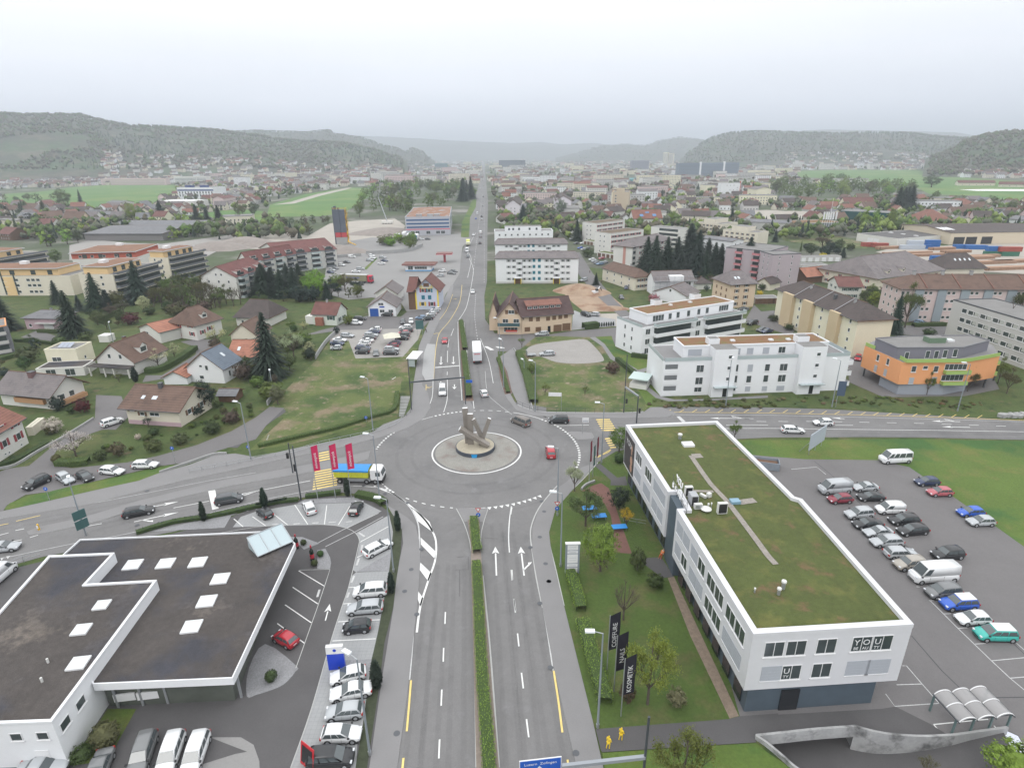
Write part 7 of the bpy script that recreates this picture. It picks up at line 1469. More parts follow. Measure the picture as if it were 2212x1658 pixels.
#  PLANTS
R=random.Random(11)
def leafq(b,c,s,m=leaf,n=None):
 a=Vc((R.gauss(0,1),R.gauss(0,1),R.gauss(0,1)))if n is None else Vc(n)+Vc((R.gauss(0,.5),R.gauss(0,.5),R.gauss(0,.5)))
 x=a.orthogonal().normalized()*s;y=a.cross(x).normalized()*s*R.uniform(.6,1)
 b.add([c-x-y*.3,c+y*.3-x*.1,c+x+y,c-y*.9+x*.2],[(0,1,2,3)],m)
def sph():
 v=Vc((R.gauss(0,1),R.gauss(0,1),R.gauss(0,1)));return v.normalized()
def branch(b,p,d,L,r,lvl,tips,spread=.55,up_=.25):
 q=p+d*L;b.tube(p,q,r,r*.62,bark,5 if lvl>1 else 4,cap=False)
 if lvl==0:tips.append(q);return
 for i in range(3 if lvl>1 else 3):
  a=(d+sph()*spread+Vc((0,0,up_))).normalized();branch(b,q if i else p.lerp(q,.7),a,L*R.uniform(.6,.85),r*.6,lvl-1,tips,spread,up_)
PL={}
def plant(kind):
 if kind in PL:return PL[kind]
 tr=MB();cr=MB()
 if kind in('spring_tree','blossom_tree','bare_tree','young_tree'):
  tips=[];hgt=.2 if kind=='young_tree' else.25
  tr.tube((0,0,0),(0,0,hgt),.022,.018,bark,7)
  for i in range(5):branch(tr,Vc((0,0,hgt*.9)),(Vc((cos(i*1.26),sin(i*1.26),1.3 if kind!='young_tree' else 1.8))).normalized(),.2,.012,3,tips)
  tr.tube((0,0,hgt),(.01,0,.75),.016,.006,bark,5);branch(tr,Vc((0,0,.7)),Vc((0,0,1)),.1,.008,2,tips)
  k={'spring_tree':44,'blossom_tree':15,'bare_tree':3,'young_tree':14}[kind]
  mx_=max(p.z for p in tips)
  for p in tips:
   for j in range(k):leafq(cr,p+sph()*R.uniform(0,.09),.012 if kind!='bare_tree' else.007)
  for mb in(tr,cr):mb.v=[(v[0]/mx_,v[1]/mx_,v[2]/mx_)for v in mb.v]
 elif kind in('broad_tree','broad_far','poplar','shrub','ball_shrub','cypress','willow'):
  P={'broad_tree':(.42,.41,.14,120,46,.0165),'broad_far':(.45,.46,.06,26,10,.055),'poplar':(.13,.46,.08,120,26,.018),'shrub':(.62,.5,.0,130,34,.029),'ball_shrub':(.52,.5,.0,170,14,.035),'cypress':(.105,.5,.0,240,12,.022),'willow':(.33,.46,.06,150,44,.0135)}[kind]
  rx,rz_,z0,M_,k,s=P;cz=z0+rz_
  if kind not in('shrub','ball_shrub','cypress'):tips=[];tr.tube((0,0,0),(0,0,z0+rz_*.8),.028,.012,bark,7);[branch(tr,Vc((0,0,z0+.1*i)),(sph()*1.0+Vc((0,0,.7))).normalized(),.16,.011,1,tips)for i in range(4)]
  else:tr.tube((0,0,0),(0,0,.4),.03,.02,bark,6)
  if kind in('cypress','ball_shrub','shrub'):
   for j in range(5):e0,e1=-pi/2+pi*j/5,-pi/2+pi*(j+1)/5;q_=.8 if kind!='shrub' else.42;f_=(lambda e:max(.1,1-max(0,sin(e))*.5)if kind=='cypress' else 1);cr.tube((0,0,cz+rz_*q_*sin(e0)),(0,0,cz+rz_*q_*sin(e1)),max(.002,rx*q_*cos(e0)*f_(e0)),max(.002,rx*q_*cos(e1)*f_(e1)),leaf,9,cap=False)
  for i in range(M_):
   d=sph();rad_=(.45+.55*R.random()**.5)*(.8+.35*noise.noise(d*2.1+Vc((len(kind),3,1))))if kind!='ball_shrub' and kind!='cypress' else.9
   if kind=='cypress':f=max(.12,1-max(0,d.z)*.55);c=Vc((d.x*rx*f,d.y*rx*f,cz+d.z*rz_*.95))
   else:c=Vc((d.x*rx*rad_,d.y*rx*rad_,max(.04,cz+d.z*rz_*rad_)))
   cs=.085 if kind not in('cypress','poplar')else.045
   for j in range(k):leafq(cr,c+sph()*R.uniform(0,cs),s,n=(d.x,d.y,d.z+.3))
 elif kind in('spruce','spruce_far','fir_bush'):
  far_=kind=='spruce_far';nz_=12 if far_ else 34;tr.tube((0,0,0),(0,0,.95),.022,.004,bark,6)
  core=10;cr.add([(cos(2*pi*i/core)*.12,sin(2*pi*i/core)*.12,.08)for i in range(core)]+[(0,0,.9)],[(i,(i+1)%core,core)for i in range(core)],leaf)
  for i in range(nz_):
   z=.05+.93*i/nz_;rad_=(1-z)**.72*.235
   nb=int((9 if far_ else 17)*(1-z)+6);a0=R.random()*6
   for j in range(nb):
    a=a0+2*pi*j/nb+R.uniform(-.2,.2);rr=rad_*R.uniform(.6,1.25);e=Vc((cos(a),sin(a),0));w=Vc((-sin(a),cos(a),0))*(.045 if far_ else.024)
    for q in range(2 if far_ else 3):
     f0,f1=q/3,(q+1.35)/3;z0_=z+R.uniform(-.012,.012);cr.add([e*rr*f0-w*.7+Vc((0,0,z0_-rr*f0*.25)),e*rr*f0+w*.7+Vc((0,0,z0_-rr*f0*.25)),e*rr*f1+w*(1.2-f1)+Vc((0,0,z0_-rr*f1*.42)),e*rr*f1-w*(1.2-f1)+Vc((0,0,z0_-rr*f1*.42))],[(0,1,2,3)],leaf)
 def mk(nm,mb):
  me=bpy.data.meshes.new(nm);me.from_pydata(mb.v,[],mb.f)
  for m in mb.mats:me.materials.append(m)
  me.polygons.foreach_set('material_index',mb.m);me.polygons.foreach_set('use_smooth',mb.sm);return me
 if kind.endswith('_far')and tr.f:
  o_=len(cr.v);cr.v+=tr.v;k=cr.mi(bark)
  for f in tr.f:cr.f.append([i+o_ for i in f]);cr.m.append(k);cr.sm.append(True)
  PL[kind]=(mk('tree',cr),None)
 else:PL[kind]=(mk('trunk',tr),mk('crown',cr))
 return PL[kind]
GC={'bright':(.18,.28,.035),'fresh':(.11,.16,.03),'mid':(.05,.082,.02),'olive':(.095,.108,.035),'dark':(.016,.034,.020),'deep':(.022,.045,.03),'white':(.50,.49,.40),'cream':(.40,.40,.25),'brown':(.11,.085,.055),'tan':(.20,.17,.09),'yellow':(.55,.42,.02),'wine':(.10,.015,.02),'pink':(.42,.16,.2),'grey green':(.12,.15,.08)}
NTREE=[0]
def tree(kind,x,y,ytop,c,lbl,cat='tree',group=None,wide=1.,hgt=None,world=None):
 P=g(x,y)if world is None else world;h=hgt or max(.4,zat(P,ytop));T_,C_=plant(kind)
 if kind=='spruce':wide*=1.3
 nm={'spruce':'spruce_tree','spruce_far':'spruce_tree','fir_bush':'young_fir','broad_tree':'broadleaf_tree','broad_far':'broadleaf_tree','poplar':'poplar_tree','cypress':'columnar_conifer','willow':'broadleaf_tree','ball_shrub':'shrub'}.get(kind,kind)
 cl_=[max(.004,v*R.uniform(.85,1.15))for v in GC[c]]+[1]
 if C_ is None:r=bpy.data.objects.new(nm,T_);COL.objects.link(r);r.location=(*P,0);r.color=cl_;tag(r,lbl,cat,group)
 else:
  r=emp(nm,(*P,0),0,lbl,cat,group)
  for n_,me in(('trunk',T_),('crown',C_)):o=bpy.data.objects.new(n_,me);COL.objects.link(o);o.parent=r;o.color=cl_
 r.rotation_euler.z=R.uniform(0,6.28);r.scale=(h*wide,h*wide,h);NTREE[0]+=1;return r
t('0b')
for q in(('spruce',640,690,280,'dark','big dark spruce with twin top beside the pink house',1.15),('spruce',500,410,200,'dark','smaller dark spruce just behind the big one by the pink house',1.1),('spruce',850,470,130,'deep','ragged open conifer in front of the cream block',1.2),('spruce',1215,400,20,'deep','tall blue-green conifer before the grey balconies',1.15),('cypress',940,480,290,'deep','narrow dark thuja beside the ragged conifer',1.5),('spruce',690,470,330,'deep','small dark conifer behind the cut hedge corner',1.2),('spruce',40,640,260,'dark','dark spruce at the western edge behind the grey block',1.2),('broad_tree',1250,480,330,'cream','pale blossoming round tree above the purple bushes',1.1),('shrub',1010,440,290,'olive','loose olive shrub between conifers',1),('blossom_tree',1370,960,800,'white','white blossoming tree beside the long dark hedge',1.3),('blossom_tree',1510,880,750,'cream','cream blossoming tree at the bend of the drive',1.3),('cypress',1175,1085,960,'dark','dark clipped thuja by the white house columns',1.7),('spruce',1240,970,870,'dark','dark low conifer by the blossoming tree',1.6),('broad_tree',1790,1330,1050,'dark','large dark round yew beside the bungalow',.95),('shrub',1700,1380,1270,'deep','spreading dark shrub below the round yew',1.2),('young_tree',1285,1480,1380,'deep','thin blue-green sapling at the bungalow wall',1.2),('shrub',510,1335,1200,'deep','dark evergreen bush beside the bungalow gable',.9),('shrub',730,1350,1225,'wine','deep red leaved shrub by the bungalow',1),('shrub',620,1360,1290,'mid','low green bush between evergreen and red shrub',1),('broad_tree',225,1000,850,'mid','round green tree on the western lawn',1),('shrub',745,735,655,'olive','broad olive bush beside the lawn path',1.4),('ball_shrub',530,800,690,'mid','dense green bush behind the cream cube house',1),('blossom_tree',1880,780,600,'cream','pale flowering tree beside the red-shuttered house',1.1),('shrub',470,1520,1390,'white','white flowering shrub by the garden shed',1.1),('shrub',40,1060,960,'deep','dark bush at the western edge',1.2),('shrub',1140,590,480,'wine','dull purple bush row below the pale round tree',1.3),('young_tree',1030,1090,1000,'fresh','young tree in front of the columns',1.3)):
 tree(q[0],q[1],q[2],q[3],q[4],q[5],'shrub' if 'shrub' in q[0]else 'tree',wide=q[6])
t('0c')
for q in(('blossom_tree',660,350,130,'white','spreading white blossom tree at the lane junction',1.5),('shrub',1030,340,220,'brown','rounded brown-leaved bush on the flowery bank',1),('shrub',870,380,290,'mid','dark green bush behind the low clipped hedge',1.1),('shrub',1340,300,200,'olive','large olive bush on the flowery bank',1.3),('shrub',1560,240,140,'olive','olive bush in the middle of the flowery bank',1.3),('shrub',1840,150,40,'mid','green bush on the bank below the bungalow',1.2),('shrub',2010,60,-60,'brown','brown bush at the upper end of the bank',1.1),('ball_shrub',495,400,330,'olive','clipped yellow-green bush at the hedge corner',1),('cypress',1765,905,735,'dark','slim pointed thuja standing in the ground-cover bank',1.15),('shrub',1195,200,150,'white','small white flowering shrub in the vegetable garden',1),('shrub',450,150,70,'olive','low loose bush beside the lane wall',1.2),('shrub',1330,160,95,'mid','small bush by the kitchen garden',1.3)):
 tree(q[0],q[1],q[2],q[3],q[4],q[5],'shrub' if 'shrub' in q[0]else 'tree',wide=q[6])
t('1c')
for x,y,yt,lb in((80,800,615,'slim dark thuja at the western end of the upper bays'),(793,690,530,'slim dark thuja in front of the tipper truck'),(1228,990,815,'slim dark thuja at the corner of the planting strip'),(1175,1525,1345,'slim dark thuja beside the first patched car')):tree('cypress',x,y,yt,'dark',lb,wide=1.2)
for x,y,yt,lb in((412,1110,1065,'small round box bush in the first gravel corner'),(558,1210,1160,'small round box bush in the second gravel corner'),(508,1290,1240,'small round box bush in a dark pot beside the bottle')):tree('ball_shrub',x,y,yt,'mid',lb,'shrub')
t('1d');tree('cypress',1050,965,725,'dark','slim dark thuja by the leaning street lamp',wide=1.3);tree('ball_shrub',137,900,820,'mid','small round box bush on the half-round gravel bed','shrub')
t('0d');tree('ball_shrub',930,1440,1290,'olive','big round green bush on the clipped front lawn','shrub',wide=1.15);tree('shrub',715,1580,1480,'mid','low bush at the corner of the showroom wall','shrub',wide=1.4)
t('2c')
for q in(('broad_tree',925,310,70,'fresh','leafy green tree beside the billboard corner of the office',1.0),('spring_tree',540,650,400,'cream','slender pale-leaved tree on the pavement edge',.7),('spring_tree',635,950,640,'olive','wide thinly leaved tree beside the red terrace',1.15),('broad_tree',760,1340,900,'bright','bright yellow-green round tree on the office lawn',.82),('broad_tree',925,810,590,'dark','very dark evergreen by the office entrance',1.1),('ball_shrub',925,400,320,'mid','round bush under the leafy corner tree',1.),('young_tree',985,960,790,'yellow','thin yellowish shrub at the small footbridge',1),('shrub',1240,1475,1360,'mid','broad bush at the end of the hedge by the office',1.1),('bare_tree',960,1760,1400,'brown','nearly bare brown tree on the office lawn',.9),('shrub',1080,1330,1130,'olive','loose olive bush by the sunken court',.6),('spring_tree',1920,200,40,'fresh','thin sapling behind the far end of the office roof',.8)):
 tree(q[0],q[1],q[2],q[3],q[4],q[5],'shrub' if 'shrub' in q[0]else 'tree',wide=q[6])
t('2d');tree('spring_tree',1170,1110,500,'bright','tall bright green tree beside the black banners',wide=.72);tree('spring_tree',1450,1960,1340,'fresh','fresh green tree at the lower edge below the driveway',wide=.8);tree('shrub',1420,1110,980,'tan','sparse tan shrub with pale twigs on the lawn','shrub');tree('shrub',990,1080,900,'brown','brown twiggy shrub below the banners','shrub',wide=.6)
t('3d');tree('shrub',2120,1800,1490,'bright','bright green leafy bush in the lower right corner','shrub',wide=1.2);tree('young_tree',1350,1720,1560,'olive','wispy shrub growing beside the ramp','shrub')
t('3b')
for q in(('spring_tree',1370,1200,1000,'fresh','young tree in front of the orange house',.6),('spring_tree',1720,1170,960,'olive','young tree before the lime balconies',.7),('spring_tree',1985,1100,880,'fresh','young tree at the corner of the orange house',.8),('spring_tree',2060,1190,970,'olive','young tree beside the curved drive at the edge',.8),('spruce',1085,670,310,'dark','slim dark spruce at the gable of the yellow block',.75),('spring_tree',1180,620,240,'olive','tall thin-leaved tree before the pink block',.7),('bare_tree',2010,810,380,'tan','tall almost bare tree before the grey block',.9),('broad_tree',900,440,290,'bright','broad light green tree behind the yellow block',1.2),('shrub',1390,690,620,'mid','dark round bush at the pink block car park',1.6),('shrub',180,640,580,'mid','evergreen bush group below the yellow bays',1.4),('shrub',40,560,500,'mid','evergreen bush beside the parked cars',1.5),('shrub',370,690,620,'mid','bush at the second tan bay',1),('shrub',2040,880,830,'yellow','orange-yellow flowering bush at the grey block',1.4),('spring_tree',2190,600,250,'olive','thin tree at the edge above the grey block',.7)):
 tree(q[0],q[1],q[2],q[3],q[4],q[5],'shrub' if 'shrub' in q[0]else 'tree',wide=q[6])
t('2b')
for q in(('spruce',725,250,140,'dark','single small spruce on the earth plot corner',1.1),('shrub',2140,340,295,'yellow','bright yellow forsythia beside the tan house',1.3),('shrub',2160,290,230,'mid','green bush above the forsythia',1.2),('young_tree',85,790,690,'fresh','slim young tree at the junction corner',.9),('young_tree',285,1200,1090,'fresh','young tree on the meadow behind the white sign',1),('young_tree',630,1200,1110,'fresh','young tree in the middle of the meadow',1),('shrub',870,1010,910,'brown','brown thorny bush at the garden path',1.2),('shrub',1225,400,320,'pink','pink blossoming shrub at the white annex',1.3),('shrub',165,1010,920,'fresh','fresh green bush row along the footway',.8),('shrub',850,180,150,'yellow','low yellow bush on the side street corner',1.4)):
 tree(q[0],q[1],q[2],q[3],q[4],q[5],'shrub' if 'shrub' in q[0]else 'tree',wide=q[6])
for i,(x,y,yt)in enumerate(((1160,130,-180),(1230,150,-190),(1330,140,-180),(1420,120,-180),(1270,170,-20),(1520,90,-300),(1600,100,-240),(1590,170,-150),(1680,120,-170),(1740,150,-130),(1790,160,-120),(1660,180,-60),(1450,170,-60),(2030,160,-180),(1540,20,-290))):tree('spruce',x,y,yt,'dark','tall dark fir in the dense clump behind the scaffolded house' if i!=13 else 'single broad dark fir beside the pink balconies',group='dark firs of the clump' if i!=13 else None,wide=1.25)
t('1b')
tree('spruce',130,1040,460,'dark','giant dark spruce towering over the cottages beside the dry field',wide=1.0)
for q in(('broad_tree',520,370,90,'bright','bright green tree at the edge of the truck park',1),('spruce',615,370,210,'deep','narrow dark conifer beside the bright green tree',1.2),('broad_tree',875,360,230,'fresh','small green tree by the car workshop',1.1),('blossom_tree',330,880,640,'cream','cream blossoming tree beside the giant spruce',1),('broad_tree',190,1280,1100,'grey green','grey-green tree at the field corner',1),('broad_tree',480,900,780,'deep','dark green bush tree along the field wall',1),('shrub',800,590,500,'fresh','green bush by the forecourt',1),('shrub',700,670,600,'deep','dark clipped block hedge bush at the drive',.8),('shrub',330,650,590,'mid','green shrub before the white cottage',1.2)):
 tree(q[0],q[1],q[2],q[3],q[4],q[5],'shrub' if 'shrub' in q[0]else 'tree',wide=q[6])
for i in range(11):tree('spruce',30+R.uniform(0,1)*380,330+R.uniform(-60,30),60+R.uniform(-20,60),'dark','dark spruce in the belt behind the cottages',group='spruces of the belt behind the cottages',wide=1.4)
t('0b')
for i in range(12):tree('bare_tree' if i%3 else 'spring_tree',1400+i*62,430+R.uniform(-40,20),230+R.uniform(-60,40),'olive','thin grey-green tree in the thicket before the white gabled block',group='thin trees of the thicket',wide=.9)
for i in range(12):tree('shrub',1080+R.random()*850,440+R.random()*90,370+R.random()*70,R.choice(['mid','olive','brown','mid']),'overgrown bush of the thicket above the gardens','shrub','overgrown bushes of the thicket',1.5)
for i in range(16):tree('shrub',1850+R.random()*330,1150+R.random()*300,1090+R.random()*280-40,R.choice(['mid','olive','fresh']),'garden shrub among the flowers beside the dark yew','shrub','garden shrubs beside the dark yew',1.2,hgt=R.uniform(.8,1.8))
t('0c')
for i in range(26):x=820+R.random()*1300;tree('shrub',x,330-(x-820)*.22+R.uniform(-70,40),0,R.choice(['mid','olive','fresh','olive']),'low shrub on the flowery bank above the footpath','shrub','low shrubs on the flowery bank',1.4,hgt=R.uniform(.5,1.3))
def clear(p,m=1.5):
 for s in ALLB:
  q=s.L_(p)
  if-m<q.x<s.L+m and-m<q.y<s.Dp+m:return False
 return True
def belt(tl,pts,n,kinds,cols,lbl,group,h=(8,14),wide=1.1):
 t(tl);P=G(pts);xs=[p.x for p in P];ys=[p.y for p in P];k=0;tr_=0
 while k<n and tr_<4000:
  tr_+=1;p=Vc((R.uniform(min(xs),max(xs)),R.uniform(min(ys),max(ys))))
  if inpoly(p,P)and clear(p):tree(R.choice(kinds),0,0,0,R.choice(cols),lbl,group=group,world=p,hgt=R.uniform(*h),wide=wide*R.uniform(.85,1.2));k+=1
BF=['broad_far','broad_far','broad_tree']
belt('1a',[(820,1050),(1300,1060),(1700,930),(1900,900),(1850,790),(1500,770),(1150,770),(950,850),(880,960)],66,BF,['fresh','fresh','bright','mid','olive'],'broadleaf tree in the green wood beside the banded office','trees of the wood beside the banded office',(13,20))
belt('1a',[(1780,925),(1900,920),(1890,830),(1800,830)],6,['spruce'],['dark'],'dark spruce beside the straight road to town','dark spruces beside the straight road',(24,32),1.)
belt('1a',[(-40,1230),(180,1240),(600,1230),(640,1150),(300,1110),(-40,1100)],16,BF,['mid','olive','brown'],'tree at the edge of the gravel plant','trees at the edge of the gravel plant',(6,10))
belt('1a',[(1080,1330),(1400,1320),(1390,1240),(1100,1260)],14,['broad_far','shrub'],['bright','fresh','olive'],'light green bush between trailers and petrol kiosk','light green bushes by the trailers',(4,7))
belt('3a',[(0,930),(700,900),(1260,870),(1300,800),(700,740),(0,760)],36,BF,['fresh','olive','bright','fresh'],'broadleaf tree in the belt behind the scrap cars','trees of the belt behind the scrap cars',(14,22))
belt('3a',[(1060,1080),(1240,1070),(1250,950),(1080,940)],7,['spruce'],['dark'],'dark spruce beside the glass office','dark spruces beside the glass office',(20,27),1.3)
belt('3a',[(1250,1090),(2211,1100),(2211,930),(1350,900)],20,BF,['mid','olive','fresh','fresh'],'tree among the eastern barns','trees among the eastern barns',(8,14))
belt('0a',[(400,1320),(740,1320),(760,1200),(420,1180)],9,BF,['bright','fresh','mid'],'tree before the long grey hall','trees before the long grey hall',(8,13))
belt('0a',[(0,1240),(560,1240),(560,990),(0,990)],16,['spruce_far','spruce','broad_far'],['dark','deep','mid'],'dark tree between the far western houses','dark trees between the far western houses',(10,17),1.2)
belt('0a',[(1480,1260),(1860,1240),(1850,1120),(1500,1120)],9,BF,['bright','fresh','mid'],'bright tree at the end of the grey hall','bright trees at the end of the grey hall',(7,13))
belt('0a',[(2000,1250),(2211,1200),(2300,880),(2050,900)],9,BF,['mid','fresh','olive'],'tree between meadow and gravel plant','trees between meadow and gravel plant',(8,15))
t('0a')
for q in(('spruce',710,965,800,'deep','tall pointed cypress at the meadow edge',.7),('broad_tree',560,970,780,'olive','big grey-green willow at the meadow edge',1),('willow',1150,1090,905,'bright','large weeping willow beside the pink house',1.2),('spruce',1400,1085,890,'dark','broad dark spruce behind the hall',1.3),('spruce',1710,1110,925,'dark','first of three dark spruces by the fields',1.2),('spruce',1800,1125,950,'dark','middle of three dark spruces by the fields',1.2),('spruce',1900,1115,935,'dark','last of three dark spruces by the fields',1.3),('broad_tree',490,1450,1310,'fresh','yellow-green tree between the amber blocks',1.1)):
 tree(q[0],q[1],q[2],q[3],q[4],q[5],wide=q[6])
t('3a')
for q in(('poplar',820,1165,965,'bright','pointed green poplar, first of three',1.5),('poplar',915,1165,960,'bright','pointed green poplar, middle of three',1.5),('poplar',1045,1160,950,'bright','pointed green poplar nearest the dark spruces',1.5),('broad_tree',1215,1185,1060,'bright','round bright green tree before the cream hall',1.3),('spruce',645,1395,1300,'dark','small dark spruce by the drying meadow',1.3),('spruce',60,1260,1150,'dark','small dark spruce at the mauve tower',1.1),('spring_tree',465,1330,1190,'brown','brown round tree at the meadow',1.2),('broad_tree',370,1380,1260,'mid','green bushy tree behind the mauve tower',1.3),('broad_tree',500,1390,1310,'deep','dark bushy tree next to the yellow bush',1.5),('shrub',470,1400,1350,'yellow','yellow flowering bush by the garages',1.4),('broad_tree',1410,790,670,'mid','tree group in the open eastern meadow',1.8)):
 tree(q[0],q[1],q[2],q[3],q[4],q[5],wide=q[6])
t('2a')
for q in(('broad_tree',1385,1110,980,'bright','round bright green tree beside the red-roofed building',1.2),('broad_tree',1740,1070,955,'bright','round bright green tree behind the cream house',1.4),('spruce',1890,1130,950,'dark','slim dark spruce behind the sand-coloured blocks',.9),('broad_tree',1075,1170,1100,'bright','pale green bush tree below the red roof',1.5),('spruce',95,1110,930,'deep','dark conifer beside the gabled white blocks',1.6),('spruce',560,1250,1050,'dark','tall dark fir at the beige blocks',1.0),('broad_tree',420,1050,870,'grey green','grey-green feathery tree before the ribbed block',.9),('spring_tree',300,1170,1040,'tan','tan budding tree behind the third long block',1.4),('shrub',655,1390,1310,'mid','bush group by the mossy garages',1.4)):
 tree(q[0],q[1],q[2],q[3],q[4],q[5],wide=q[6])
def mass(tl,pts,n,c,lbl,h):
 t(tl);P=G(pts);b=MB();me=plant('broad_far')[0];vv=[v.co.copy()for v in me.vertices];ff=[tuple(p.vertices)for p in me.polygons];k=0
 while k<n:
  p=Vc((R.uniform(min(q.x for q in P),max(q.x for q in P)),R.uniform(min(q.y for q in P),max(q.y for q in P))))
  if inpoly(p,P):k+=1;s_=R.uniform(*h);M_=Matrix.Translation((*p,0))@Matrix.Rotation(R.uniform(0,6),4,'Z')@Matrix.Scale(s_,4);b.add([M_@v for v in vv],ff,leaf)
 o=b.bd('woodland');o.color=(*GC[c],1);tag(o,lbl,'wood',kind='stuff')
mass('1a',[(820,1050),(1300,1060),(1700,930),(1900,900),(1850,790),(1500,770),(1150,770),(950,850),(880,960)],60,'fresh','light green undergrowth and trees filling the wood beside the banded office',(10,17))
mass('3a',[(0,930),(700,900),(1260,870),(1300,800),(700,740),(0,760)],55,'fresh','light green trees filling the belt behind the scrap cars',(11,19))
MX=['broad_tree','spring_tree','shrub','spring_tree','broad_far'];MC=['mid','olive','fresh','mid','brown','deep']
belt('0b',[(1300,480),(1980,470),(2000,330),(1700,250),(1360,300)],42,['spring_tree','bare_tree','broad_far'],['olive','mid','fresh','fresh'],'slender tree in the thicket above the gardens','slender trees above the gardens',(5,9),1.)
belt('0b',[(760,640),(1180,620),(1280,480),(800,470)],9,MX,MC,'small tree on the garden lawns above the cube house','small trees above the cube house',(2.5,6))
belt('0b',[(1850,780),(2211,700),(2330,900),(2300,1240),(2120,1130),(1960,1120)],12,['shrub','spring_tree'],MC,'garden tree between cottages and the dry field','garden trees by the dry field',(2,5))
belt('0b',[(0,720),(400,790),(420,1000),(0,1180)],6,MX,MC,'small tree on the far western lawns','small trees on the western lawns',(2,5))
belt('1b',[(-40,470),(200,430),(560,420),(950,370),(900,300),(400,260),(-40,240)],46,['broad_tree','broad_far','shrub','spring_tree'],['mid','mid','olive','deep','fresh'],'green tree in the belt behind the white cottage','green trees behind the white cottage',(3.5,8))
belt('1b',[(150,1250),(0,1330),(-130,1330),(100,980),(300,640),(440,620),(500,880)],18,['spring_tree','shrub','broad_tree'],['olive','mid','cream','fresh','brown'],'garden tree around the foot of the giant spruce','garden trees by the giant spruce',(2.5,5.5))
belt('2b',[(1580,320),(1760,330),(1790,200),(1600,180)],8,MX,MC,'bush tree between scaffolded and tan house','bush trees by the tan house',(2.5,5))
belt('2a',[(160,1180),(420,1190),(560,1120),(560,1000),(60,980),(0,1100)],26,['broad_tree','spring_tree','broad_far','spruce_far'],['mid','fresh','tan','dark','grey green'],'garden tree around the gabled white blocks','garden trees around the gabled blocks',(6,12))
belt('3b',[(780,480),(1060,600),(1120,440),(860,300),(760,320)],9,['broad_tree','spring_tree','shrub'],['fresh','mid','olive'],'light tree in the court behind the yellow block','light trees behind the yellow block',(3.5,7))
belt('3a',[(270,1400),(700,1400),(740,1330),(280,1330)],12,['spruce_far','broad_tree','shrub'],['dark','mid','deep'],'dark garden tree behind the mauve tower','dark garden trees behind the mauve tower',(4,8))
belt('1a',[(120,1060),(600,1060),(640,1100),(300,1160),(60,1130)],16,BF,['mid','brown','olive'],'low tree along the rubble yard','low trees along the rubble yard',(5,9))
belt('0a',[(0,990),(360,950),(560,900),(400,860),(0,880)],12,BF,['mid','grey green','olive'],'tree along the western meadow','trees along the western meadow',(7,12))
# ---- hedges and ground-cover
def hdg(tl,pts,w,h,c,lbl,z0=.1,dens=34,px=True,cat='hedge'):
 t(tl);P=resample(smo(G(pts)if px else pts,4),.5);b=MB();hm=mat('hedge_core',(.045,.075,.018),.95,[(2.,.2)])
 if len(P)<2:return
 b.strip(P,w*.8,z0+h*.86,hm)
 for sg in(1,-1):
  n=len(P);L_=[]
  for i in range(n):d=(P[min(i+1,n-1)]-P[max(i-1,0)]).normalized();L_.append(P[i]+Vc((-d.y,d.x))*(sg*w*.4))
  b.add([(p.x,p.y,z0)for p in L_]+[(p.x,p.y,z0+h*.86)for p in L_],[(i,i+1,n+i+1,n+i)for i in range(n-1)],hm)
 for i in range(len(P)-1):
  d=(P[i+1]-P[i]);q=Vc((-d.y,d.x)).normalized();hh=h*(1+.18*noise.noise(Vc((P[i].x*.5,P[i].y*.5,0))))
  for k in range(int(dens*max(.4,w*.5+h*.4))):
   u=R.random();s_=R.choice((0,0,0,1,-1));p=P[i]+d*u
   if s_==0:v=Vc((*(p+q*R.uniform(-w/2,w/2)),z0+hh*R.uniform(.82,1.0)))
   else:v=Vc((*(p+q*s_*w/2*R.uniform(.85,1.02)),z0+hh*R.uniform(.02,.95)))
   leafq(b,v,.085,n=(q.x*s_,q.y*s_,.3 if s_ else 1))
 o=b.bd('hedge');o.color=(*GC[c],1);return tag(o,lbl,cat)
hdg('1c',[(1882,900),(1895,1050),(1917,1205)],1.5,.9,'bright','short clipped hedge at the head of the southern median',.17)
hdg('1c',[(1905,1285),(1925,1658),(1950,2200),(1990,2700),(2015,3040),(2070,3900)],1.5,.9,'bright','long clipped hedge along the southern median',.17)
hdg('1b',[(1772,572),(1790,700),(1808,820)],1.7,1.,'fresh','upper clipped hedge of the northern median',.17);hdg('1b',[(1795,840),(1822,1050),(1840,1240)],1.8,1.,'fresh','lower clipped hedge of the northern median',.17)
hdg('2c',[(500,1370),(550,1520),(590,1658)],1.5,1.0,'bright','clipped green hedge below the white information pillar');hdg('2d',[(500,-10),(570,200),(600,330)],1.6,1.1,'bright','second piece of the clipped lawn hedge');hdg('2d',[(605,420),(660,600),(720,830),(790,1040),(800,1130)],1.8,1.2,'bright','long clipped hedge behind the tall street lamp')
hdg('1b',[(20,1650),(400,1560),(700,1490),(1000,1395),(1190,1330),(1220,1180)],1.3,.7,'fresh','long loose hedge along the lower edge of the dry field')
hdg('0c',[(1180,1020),(1500,925),(1800,880),(2211,790),(2500,730)],1.1,.6,'deep','low grey-green hedge between road and showroom');hdg('1c',[(430,705),(560,690),(745,665)],1.1,.7,'deep','low hedge behind the red flagpoles');hdg('1c',[(870,690),(960,705),(1060,735),(1120,780)],1.8,.9,'mid','bushy hedge at the corner of the upper bays');hdg('1c',[(0,785),(200,750),(380,730)],1.0,.6,'deep','low hedge left of the lamp and upper bays')
